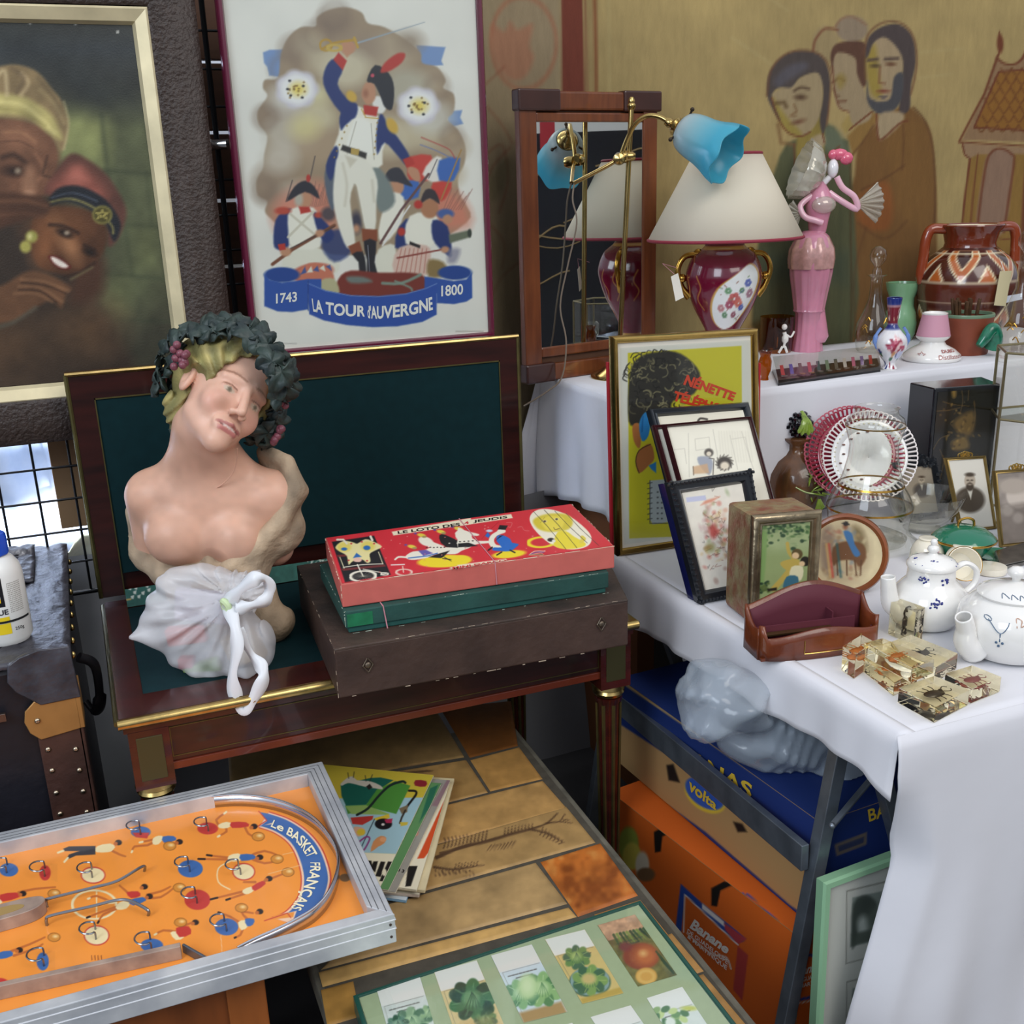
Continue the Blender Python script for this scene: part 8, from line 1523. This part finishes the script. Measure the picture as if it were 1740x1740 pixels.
for k in range(60): p.ell(rg.uniform(1160, 1420), rg.uniform(860, 1180), rg.uniform(6, 22), rg.uniform(5, 14), rg.choice(['a88c60', '8a6a4a', 'd8c8a0', '6a7a88', 'a05a48', 'c8b088']), 2, .5, rg.uniform(0, 3))
p.poly([(1215,980),(1300,940),(1400,960),(1420,1040),(1380,1100),(1340,1060),(1260,1060),(1215,1090)], '6a4426', 2, .95, 3); p.poly([(1280,880),(1330,890),(1350,960),(1385,1020),(1350,1035),(1310,960)], '3f6c9a', 1.5, 1, 3); p.ell(1292, 850, 16, 20, '8a5a40', 2); p.poly([(1270,830),(1300,815),(1320,840),(1290,850)], '2a2624', 1)
for x in (1240, 1300, 1350, 1390): p.line([(x, 1060), (x+rg.uniform(-10, 16), 1150)], 9, '5a3a22', .9, 1)
for x, c in ((1190, 'c84838'), (1240, '2f5a5c'), (1175, 'd0a868')): p.line([(x, 960), (x+24, 1160)], 14, c, .8, 2)
i_ = np.arange(120); MB().grid(V, 121, 54).build('picture', pap, ro_, 0, col=lin(np.clip(p.C, 0, 1)))
zb = TZ0+.003; MB().tube(spline([rc+RR@np.array([.035, -.092, .014]), rc+RR@np.array([.035, -.098, .010]), rc+RR@np.array([.04, -.075, -.02]), rc*(1, 1, 0)+NEAR*-.06+(.03, 0, zb), rc*(1, 1, 0)+NEAR*.01+SIDE*.05+(0, 0, zb)], 5), .0015, 6).build('wire_easel', mesh_m, ro_)
# brown bottle
bb = mat('brown_drip_glaze', '744c2e', .2, var=.6, vs=16, bump=.5, bs=40, coat=.5, col2='2e2214', stretch=(1, 1, .3)); bo, b_s = vessel('blackberry_bottle', 'brown glazed ceramic bottle with a blackberry stopper and green sprig', 'bottle', 1349, 872, TZ0, [(.1,0),(38,0),(46,20),(50,52),(46,78),(34,98),(20,108),(15,116),(15,126),(23,134),(24,138),(.1,139)], bb, sc=1.1); f = loc(bo, b_s); ber = mat('blackberry_glaze', '17161c', .12, coat=.8)
b = MB(); rg = np.random.default_rng(3)
for r_ in range(6):
    for k in range(9): a = k*.7+r_*.35; rr_ = 19*math.sin(.55+r_*.42); b.ball(f(rr_*math.cos(a), 143+r_*7, rr_*math.sin(a)), .0078, 7)
b.ball(f(0, 160, 0), (.026, .026, .032)).build('blackberry_stopper', ber, bo, world=False); gg = mat('leaf_green_glaze', '86a03a', .2, coat=.6, var=.4, vs=60)
b = MB(); 
for k in range(5): b.tube(spline([f(2, 184, 6), f(6+k*2-4, 168, 20), f(2+k*5-8, 150-k % 2*4, 24)], 4), [.004]*4+[.006]*4+[.002], 6)
b.build('stopper_leaf', gg, bo, world=False); b = MB()
for k in range(16): a = k*.5; c = f(18+10*math.cos(k), 50+(k % 5)*7, 46-2*(k % 3)); b.tube([c, c+np.array([.022*math.cos(a), -.008, .022*math.sin(a)-.004])], [.0038, .001], 6)
for k in range(8): a = 4.2+k*.18; c = f(24, 40, 47); b.tube([c, c+np.array([.02*math.cos(a), -.006, .034*math.sin(a)])], [.004, .0015], 6)
b.tube(spline([f(-12, 62, 46), f(2, 54, 50), f(18, 50, 50), f(34, 44, 42)], 4), .0028, 6).build('green_sprig', gg, bo, world=False); bo.scale = (1, 1, .82)
# plates against the riser
def plate(lab, px, py, y, r, col_rim, col_c, holes, name='lace_edged_plate'):
    c = P(px, py, y=y); n = NEAR*.90+SIDE*-.12+np.array([0, 0, .42]); n /= np.linalg.norm(n); X_ = np.cross((0, 0, 1), n); X_ /= np.linalg.norm(X_); R = np.stack([X_, np.cross(n, X_), n], 1); o = thing(name, lab, 'plate', c*(1, 1, 0)+(0, 0, TZ0), group=None)
    MB().lathe([(.001, -.002), (r*.62, -.002), (r*.70, .006), (r*.80, .012)], 80, M4(c, R)).build('well', mat('plate_'+col_c, col_c, .15, coat=.6), o, solid=.003); b = MB(); N = 60
    for k in range(N): a = k/N*2*math.pi; b.tube([c+R@np.array([r*.80*math.cos(a), r*.80*math.sin(a), .012]), c+R@np.array([r*.96*math.cos(a), r*.96*math.sin(a), .018])], r*.022, 5)
    m_ = mat('rim_'+col_rim, col_rim, .18, coat=.6); b.build('pierced_rim', m_, o)
    b = MB()
    for k in range(N): a = (k+.5)/N*2*math.pi; b.tube([c+R@np.array([r*(.955+.03*math.sin(t))*math.cos(a+t2), r*(.955+.03*math.sin(t))*math.sin(a+t2), .018]) for t, t2 in ((0, -.055), (1.2, -.03), (1.57, 0), (1.9, .03), (3.14, .055))], r*.018, 5)
    b.build('scalloped_edge', m_, o); b = MB()
    for k in range(44): a = k/44*2*math.pi; b.ball(c+R@np.array([r*.73*math.cos(a), r*.73*math.sin(a), .0095]), (.003, .003, .002), 6)
    b.build('moulded_dots', mat('cream_dots', 'ded8bc', .3), o); return c, R, o
plate('red and pink pierced-rim plate rearmost of the three against the cloth', 1446, 770, 2.160, .120, 'b85a6a', 'b04a5c', 1); plate('crimson pierced-rim plate between the pink and the white one', 1454, 773, 2.145, .120, '96283e', '96283e', 1)
c, R, wo = plate('white pierced-rim plate with small flowers, foremost of the three', 1476, 777, 2.12, .117, 'e6dedc', 'e4e4e4', 1); rg = np.random.default_rng(5); b = MB()
for k in range(10): a = 1.6+k*.35; q_ = .066+.008*math.sin(k*3); b.ball(c+R@np.array([q_*math.cos(a), q_*math.sin(a), .0005]), (.005, .005, .002), 6)
b.build('painted_flowers', mat('flower_paint', '8a5a4a', .3, var=.6, vs=90), wo)
# glass bell, bowl
vessel('glass_bell_vase', 'large clear bell-shaped glass vase with gold bands', 'vase', 1473, 922, TZ0, [(78,0),(80,4),(70,10),(60,24),(64,44),(66,60),(60,74),(50,90),(43,112),(38,134),(37,152),(42,168),(45,180),(42,190),(34,196),(32,202),(35,206),(30,208)], gl, kids=(('gold_band', [(66.5,56),(66.5,59)], goldm), ('gold_band', [(51,90),(50,93)], goldm), ('gold_band', [(45.3,179),(45.3,181)], goldm), ('inner_base', [(.1,2),(58,4),(60,10),(40,18),(.1,20)], gl)), sc=1.06)
vessel('glass_bowl', 'clear footed glass bowl beside the bell vase', 'bowl', 1567, 900, TZ0, [(.1,0),(26,0),(28,3),(18,7),(30,12),(44,24),(52,38),(57,50),(58,54),(55,53),(42,26),(28,15),(.1,10)], gl, sc=1.14)
# small portrait frames
def portrait(p, cx, cy, s, dark, skin, hat=False):
    p.ell(cx, cy+s*1.9, s*1.5, s*1.3, dark, 3, .95); p.poly([(cx-s*.3,cy+s*.8),(cx+s*.3,cy+s*.8),(cx+s*.1,cy+s*1.9)], 'd8d2c4', 1); p.ell(cx, cy, s*.55, s*.75, skin, 1.2); p.ell(cx, cy-s*.62, s*.48, s*.2, dark, 1.5); p.ell(cx-s*.2, cy-s*.05, s*.12, s*.07, dark, 1); p.ell(cx+s*.2, cy-s*.05, s*.12, s*.07, dark, 1); p.line([(cx, cy), (cx, cy+s*.25)], s*.1, '8a7c6c', .8)
    if not hat: p.ell(cx, cy+s*.6, s*.38, s*.42, dark, 1.5); p.ell(cx, cy+s*.38, s*.16, s*.06, skin, 1)
photo = mat('old_photograph', attr=True, rough=.35); brf = mat('gilt_brass_frame', '9a8350', .35, .9, var=.3, vs=30)
def small(name, label, bl, br, tl, tr, m, w_, base, fn, lean=.25):
    o, q = upright(name, label, 'picture frame', bl, br, tl, tr, lean=lean); ring(MB(), q, [(0, -.006), (0, .003), (w_*.3, .005), (w_*.7, .002), (w_, .003), (w_, -.001)]).build('frame', m, o, 50); back_of(o, q, -.005, m=m); sheet('photograph', q.inset(w_*.95), .0012, base, fn, photo, o)
    T_ = q.map(.5, 1)-q.n*.0; hn = q.n*(1, 1, 0); b = MB(); m0 = q.map(.5, .35, -.004); b.tube([m0, m0*(1, 1, 0)-hn/np.linalg.norm(hn)*.05+(0, 0, TZ0)], .003, 6); b.build('strut', m, o); return o, q
def bow(o, q, m, r=.008, k=1):
    b = MB(); c = q.map(.5, 0, .001)
    for a in range(5): b.tube([c+q.axes()@np.array([r*k*(a-2)*.9+r*.7*math.cos(t), r*(.9-.25*abs(a-2))+r*.7*math.sin(t), 0]) for t in np.linspace(0, 6.28, 12)[:-1]], r*.22, 6, closed=True)
    b.build('ribbon_crest', m, o)
o, q = small('gilt_photo_frame', 'gilt frame with an old photograph of a bearded man', (1632, 905), (1693, 898), (1605, 778), (1674, 774), brf, .007, 'ddd8cc', lambda p: portrait(p, 1648, 817, 17, '4e443a', 'b8aa98')); bow(o, q, frm)
o, q = small('gilt_photo_frame', 'gilt frame with a photograph of a lady in a hat at the right edge', (1700, 930), (1775, 922), (1688, 800), (1766, 794), brf, .007, '8a8078', lambda p: [p.mottle(.2, 14, 3), p.ell(1730, 842, 20, 22, 'c0b4a8', 2), p.ell(1722, 826, 26, 14, 'a89c90', 3), p.ell(1712, 868, 10, 9, 'd0c6ba', 3), p.ell(1730, 880, 9, 9, 'c8beb4', 3), p.poly([(1700,860),(1760,850),(1770,920),(1700,925)], '6a6058', 4, .6)]); bow(o, q, frm)
o, q = small('black_carved_frame', 'heavily carved black photo frame with a small portrait behind the bowl', (1530, 886), (1606, 879), (1516, 786), (1590, 778), bk, .017, 'b0a290', lambda p: [p.poly([(1535,800),(1590,795),(1590,840),(1540,845)], 'a89a86', 2, .6), portrait(p, 1566, 816, 9, '4a3c30', 'c8b8a0', True)], lean=.1); bow(o, q, bk, .011, 1.2); b = MB(); rg = np.random.default_rng(4)
for k in range(70): e_ = [(rg.uniform(0, 1), rg.uniform(-.03, .12)), (rg.uniform(0, 1), rg.uniform(.88, 1)), (rg.uniform(-.03, .13), rg.uniform(0, 1)), (rg.uniform(.87, 1.04), rg.uniform(0, 1))][k % 4]; b.ball(q.map(*e_, .004), rg.uniform(.003, .0065), 6)
b.build('carving', bk, o)
# lacquer box
xq, Bt, T = block((1546, 650), (1668, 640), (1700, 652), (1588, 660), 1.09, TZ0); xo = thing('black_lacquer_box', 'tall black lacquer box with a gold landscape standing against the riser', 'box', sum(Bt)/4); solid_box(Bt, T).build('body', mat('black_box_lacquer', '14161c', .18, coat=.6), xo, 0, .003)
def goldl(p):
    rg = np.random.default_rng(8); p.at(1500, 560, .1724)
    p.poly([(720,880),(880,800),(910,900),(870,1050),(760,1030),(700,960)], '8a6a34', 5, .7, 3); p.poly([(680,1100),(820,1060),(850,1170),(700,1190)], '9a7838', 4, .7, 3); p.poly([(680,590),(720,570),(720,660),(690,670)], '9a7838', 3, .8, 3); p.poly([(500,760),(640,700),(700,820),(560,1000),(490,940)], '3a2a1a', 10, .6, 3)
    for L_ in ([(590,710),(700,740),(850,755)], [(490,800),(620,800),(760,770)], [(770,560),(790,700),(760,830)], [(850,560),(840,700)], [(500,1180),(560,1080),(640,1040)], [(560,1180),(600,1300),(560,1500)], [(900,700),(910,860),(880,1000)]): p.line(L_, 5, '8a6a3a', .7, 1, 3)
    for k in range(60): p.ell(rg.normal(760, 90), rg.normal(1000, 160), rg.uniform(4, 16), rg.uniform(3, 10), rg.choice(['a88440', '6a5028', '2a1f14']), 1.5, .7, rg.uniform(0, 3))
fq = Q(T[3], T[2], Bt[2], Bt[3]); sheet('gold_landscape', fq.inset(.010), .0022, '16140f', goldl, mat('lacquer_print', attr=True, rough=.18, coat=.5), xo, d=.0012)
# glass cabinet
vb = P(1752, 878, z=TZ0); vo = thing('brass_glass_vitrine', 'tall faceted brass and glass display cabinet at the right edge', 'display cabinet', vb, FACE); vr, vh = .128, .425; hexp = [(vr*math.cos(a), vr*math.sin(a)) for a in np.arange(6)*math.pi/3+.25]; bz = mat('old_brass_came', '8a8062', .35, .9)
for x, y in hexp: MB().tube([(x, y, 0), (x, y, vh)], .0038, 6).build('corner_bar', bz, vo, world=False)
for z in (.003, vh*.62, vh): MB().tube([(x, y, z) for x, y in hexp], .0032, 6, closed=True).build('came_ring', bz, vo, world=False)
b = MB(); b.add([(x, y, z) for z in (0, vh) for x, y in hexp], [(i, (i+1) % 6, 6+(i+1) % 6, 6+i) for i in range(6)]+[tuple(range(6, 12))]).build('panes', gl, vo, 0, world=False); b = MB().add([(x*.96, y*.96, vh*.62) for x, y in hexp], [tuple(range(6))]).build('glass_shelf', glg, vo, 0, world=False)
for (x, y, z, m_, lab) in ((-.05, -.04, .002, gl, 'clear stemmed glass on the vitrine floor, left'), (.03, -.05, .002, mat('dark_red_glass', '4a1a24', .1, coat=.8), 'dark red striped glass ball in the vitrine'), (-.03, -.05, vh*.62+.002, gl, 'clear glass on the vitrine shelf')):
    w0 = vb+FACE@np.array([x, y, z]); o = MB().lathe([(.001, 0), (.02, 0), (.012, .01), (.026, .04), (.028, .075), (.02, .085)], 24, M4(w0)).build('small_glass', m_); tag(o, lab, 'glass')
# green tureen and cream cups
ce = mat('cream_china', 'ece5d2', .15, coat=.6); gt = mat('emerald_glaze', '0f6e52', .12, coat=.7)
o, s = vessel('green_covered_dish', 'emerald green covered dish with gold trim and loop handle', 'dish', 1634, 952, TZ0, [(.1,0),(24,0),(26,4),(34,12),(44,26),(48,34),(.1,35)], gt, kids=(('lid', [(50,34),(52,37),(46,44),(34,52),(16,57),(.1,58)], gt), ('gold_trim', [(52.5,35),(53,37),(52,38.5)], goldm))); f = loc(o, s); MB().tube(spline([f(-12,56), f(-10,66), f(2,70), f(13,66), f(15,56)], 5), .003, 8).build('lid_handle', goldm, o, world=False)
def swag(p):
    for k in range(-6, 7): p.line([(k*22,-10),(k*22+11,-18),(k*22+22,-10)], 1.6, '7a9a88', .9, .7, 4)
    p.poly([(-99,-3),(99,-3),(99,0),(-99,0)], 'c8a04c', 1); p.ell(8, -22, 4, 4, '9a5a78', 1)
cp = [(29,0),(29.5,3),(28,14),(24,28),(16,37),(14,38),(15,41),(.1,41)]
for x, y, lab in ((1574, 955, 'upturned cream cup with green swags behind the blue-flowered teapot lid'), (1632, 968, 'upturned cream cup with green swags between the teapots and green dish')):
    p, s = spot(x, y, TZ0); o = thing('upturned_teacup', lab, 'cup', p, FACE); painted(o, s, 'cup', cp, 'ece5d2', swag, pat, 64, 30)
p, s = spot(1630, 1000, TZ0); o = thing('teacup', 'cream cup lying on its side against the upturned ones', 'cup', p+(0, 0, .0), FACE); th = math.radians(62); Rl = np.array([[1, 0, 0], [0, math.cos(th), -math.sin(th)], [0, math.sin(th), math.cos(th)]]); MB().lathe([(r*s, h*s) for r, h in ((.1,0),(13,0),(14,4),(24,14),(28,28),(29,40),(27.5,40),(26,28),(22,16),(.1,7))], 48, M4((0, .03, 30*s), Rl)).build('cup', ce, o, world=False); MB().tube([(29.3*s*math.cos(a), 0, 0)+Rl@np.array([0, 29.3*s*math.sin(a), 40*s])+np.array([0, .03, 30*s]) for a in np.linspace(0, 6.283, 40)[:-1]], .0009, 5, closed=True).build('gold_rim', goldm, o, world=False)
vessel('cream_lid', 'flat cream china lid lying beside the right teapot', 'lid', 1682, 972, TZ0, [(.1,0),(26,0),(27,5),(26,10),(.1,11)], ce); vessel('green_saucer', 'green edged saucer lying behind the cream lid', 'saucer', 1700, 950, TZ0, [(.1,0),(24,0),(38,6),(39,7),(24,2),(.1,2)], gt)
tq_ = Q(*[P(x, y, z=TZ0+.012) for x, y in ((1690, 935), (1760, 915), (1775, 945), (1700, 962))]); b = MB(); tq_.box(b, 0, 0, tq_.w, tq_.h, -.011, 0); tag(b.build('silver_tray', mat('tarnished_silver', '9a968e', .25, 1, var=.5, vs=30), None, 0, .003), 'small tarnished silver tray below the lady photograph', 'tray')
# teapots
bl = mat('cobalt_paint', '27307e', .2, coat=.6)
def sprig(o, f, R_, pts, n=9, sz=.0035, m=bl, seed=1):
    rg = np.random.default_rng(seed)
    for x, h in pts:
        b = MB()
        for k in range(n): xx, hh = x+rg.uniform(-8, 8)*.8, h+rg.uniform(-5, 5); r = R_(hh); b.ball(f(xx, hh, math.sqrt(max(1, r*r-xx*xx))+.2), (sz*rg.uniform(.5, 1), .0012, sz*rg.uniform(.5, 1)), 6)
        b.build('flower_sprig', m, o, world=False)
t1 = [(.1,0),(34,0),(44,6),(60,30),(64,48),(60,66),(46,84),(39,92),(38,108),(39,116)]
o, s = vessel('blue_flowered_teapot', 'white teapot with cobalt blue flower sprigs and straight spout', 'teapot', 1574, 1062, TZ0, t1, cer, kids=(('lid', [(40,114),(41,117),(40,122),(34,128),(20,134),(9,136),(6,140),(10,146),(8,152),(4,154),(6,160),(4,165),(.1,166)], cer),)); f = loc(o, s)
MB().tube(spline([f(-48,34,14), f(-70,52,20), f(-77,80,22), f(-80,106,22)], 6), np.interp(np.arange(19), [0, 6, 12, 18], [20*s, 15*s, 12*s, 11*s]), 18, cap=False).build('spout', cer, o, world=False, solid=.002); MB().tube(spline([f(38,108,0), f(56,118,0), f(74,106,0), f(76,84,0), f(64,66,0), f(52,62,0)], 6), 7*s, 12, flat=.7).build('handle', cer, o, world=False)
R1 = lambda h: np.interp(h, [0, 6, 30, 48, 66, 84, 92, 116, 122, 134], [34, 44, 60, 64, 60, 46, 39, 39, 39, 20]); sprig(o, f, R1, [(-24,100),(8,98),(30,127),(-8,128),(-26,126),(-14,62),(48,44),(50,26),(-6,70)], 10, .0034); o.scale = (1, 1, .87)
t2 = [(.1,0),(52,0),(66,6),(86,34),(92,58),(86,82),(68,98),(58,104)]
o, s = vessel('garland_teapot', 'large rounded white teapot with blue garland pattern at the right edge', 'teapot', 1712, 1110, TZ0, t2, cer, kids=(('lid', [(57,100),(62,108),(60,111),(40,120),(16,125),(7,128),(7,132),(16,140),(16,146),(8,152),(.1,153)], cer),), sc=.96); f = loc(o, s)
MB().tube(spline([f(-70,24,20), f(-92,40,34), f(-98,64,42), f(-108,88,50)], 6), np.interp(np.arange(19), [0, 6, 12, 18], [30*s, 20*s, 15*s, 13*s]), 18, cap=False).build('spout', cer, o, world=False, solid=.0025)
R2 = lambda h: np.interp(h, [0, 6, 34, 58, 82, 98, 104, 111, 120, 125], [52, 66, 86, 92, 86, 68, 58, 60, 40, 16]); gb_ = mat('slate_blue_paint', '4a6480', .2, coat=.5); pk_ = mat('peach_paint', 'c09a84', .2, coat=.5)
def onpot(x, h): r = R2(h)+.5; return f(x, h, math.sqrt(max(1, r*r-x*x)))
b = MB()
for x0 in (-66, -14, 38):
    b.tube([onpot(x0+26*t, 84-18*math.sin(math.pi*(t+0)/1)) for t in np.linspace(0, 1, 12)], .0009, 5).tube([onpot(x0+13, 66), onpot(x0+13, 52)], .0012, 5); b.ball(onpot(x0+9, 50), .0028, 6).ball(onpot(x0+17, 50), .0028, 6).ball(onpot(x0+13, 44), .0028, 6).tube([onpot(x0+4*math.cos(t), 85+3*math.sin(t)) for t in np.linspace(0, 6.28, 9)[:-1]], .0008, 5, closed=True)
for k in range(7): x = -40+k*12; b.tube(spline([onpot(x, 113), onpot(x+5, 118), onpot(x+10, 114)], 3), .0009, 5)
b.build('garland_decoration', gb_, o, world=False); b = MB()
for x0 in (-30, 22): b.tube(spline([onpot(x0, 78), onpot(x0+2, 90), onpot(x0+9, 88), onpot(x0+6, 80), onpot(x0+14, 84)], 4), .0011, 5)
b.build('peach_scrolls', pk_, o, world=False)
# resin blocks
rs = mat('clear_resin', 'fff6d6', .01, trans=1., ior=1.22); bug = mat('insect_shell', '241812', .25, coat=.5); bugr = mat('red_brown_insect', '7a2622', .3); bugo = mat('orange_insect', 'b0642c', .4)
def resin(label, cor, zt, zb, kind, m=bug, shrink=0.):
    q = [P(*c, z=zt) for c in cor]; B_ = [k*(1, 1, 0)+(0, 0, zb) for k in q]; ctr = (sum(q)+sum(B_))/8; o = thing('resin_block', label, 'paperweight', sum(B_)/4, group='insects in clear resin blocks')
    MB().hexa([B_[3], B_[2], B_[1], B_[0], q[3], q[2], q[1], q[0]]).build('resin', rs, o, 0, .0012)
    ex = (q[1]-q[0]+q[2]-q[3])/2; L_ = np.linalg.norm(ex); ex /= L_; ey = np.cross((0, 0, 1), ex); up = np.array([0, 0, 1.])
    if kind == 'scorpion': ey, up = up, -ey; L_ = (zt-zb)*.8; ex, ey = ey, ex
    g = lambda a, b_, c=0: ctr+(ex*a+ey*b_)*L_+up*c; b = MB(); n_ = 16
    if kind == 'scorpion':
        b.tube(spline([g(-.26, 0), g(-.1, 0), g(.05, 0), g(.2, -.02)], 4), [.004]*3+[.008]*7+[.004]*3, 8, flat=.5); b.tube(spline([g(.2, -.02), g(.34, -.1), g(.44, -.04), g(.44, .1), g(.36, .14)], 4), .0024, 6)
        for s_ in (-1, 1):
            b.tube(spline([g(-.22, .03*s_), g(-.3, .16*s_), g(-.42, .14*s_), g(-.46, .05*s_)], 4), [.002]*8+[.004]*3+[.002]*2, 6)
            for k in range(4): b.tube([g(-.12+k*.08, .04*s_), g(-.10+k*.09, .14*s_), g(-.18+k*.09, .22*s_)], .0012, 5)
    else:
        b.ball(g(0, 0), (L_*.17*abs(ex[0])+.005, L_*.10+.003, .0045), 12).ball(g(.2, .02), .0045, 8)
        for s_ in (-1, 1):
            for k in range(3): b.tube([g(-.1+k*.1, .05*s_), g(-.12+k*.14, .18*s_), g(-.16+k*.16, .26*s_)], .0011, 5)
            b.tube(spline([g(.22, .02*s_), g(.34, .10*s_), g(.42, .04*s_)], 3), .0009, 5)
    b.build('insect', m, o)
resin('upright clear resin block holding a black scorpion before the blue-flowered teapot', [(1513,1022),(1532,1017),(1572,1032),(1556,1041)], TZ0+.068, TZ0+.001, 'scorpion')
resin('upright clear resin block at the left end of the insect blocks', [(1432,1098),(1464,1078),(1486,1090),(1454,1112)], TZ0+.048, TZ0+.001, 'beetle', bugo)
resin('clear resin block with a dark beetle behind the left stacked one', [(1503,1094),(1548,1078),(1628,1110),(1590,1134)], TZ0+.032, TZ0+.001, 'beetle')
resin('lower clear resin block of the stacked pair in the middle', [(1466,1118),(1500,1106),(1560,1138),(1520,1160)], TZ0+.026, TZ0+.001, 'beetle', bugo)
resin('upper clear resin block with an orange insect stacked in the middle', [(1468,1092),(1500,1084),(1588,1120),(1550,1136)], TZ0+.054, TZ0+.0275, 'beetle', bugo)
resin('foremost clear resin block with a black long-legged beetle', [(1527,1168),(1588,1148),(1648,1172),(1590,1202)], TZ0+.029, TZ0+.001, 'beetle')
resin('right-hand clear resin block with a dark red beetle', [(1606,1144),(1652,1130),(1702,1150),(1652,1170)], TZ0+.029, TZ0+.001, 'beetle', bugr)
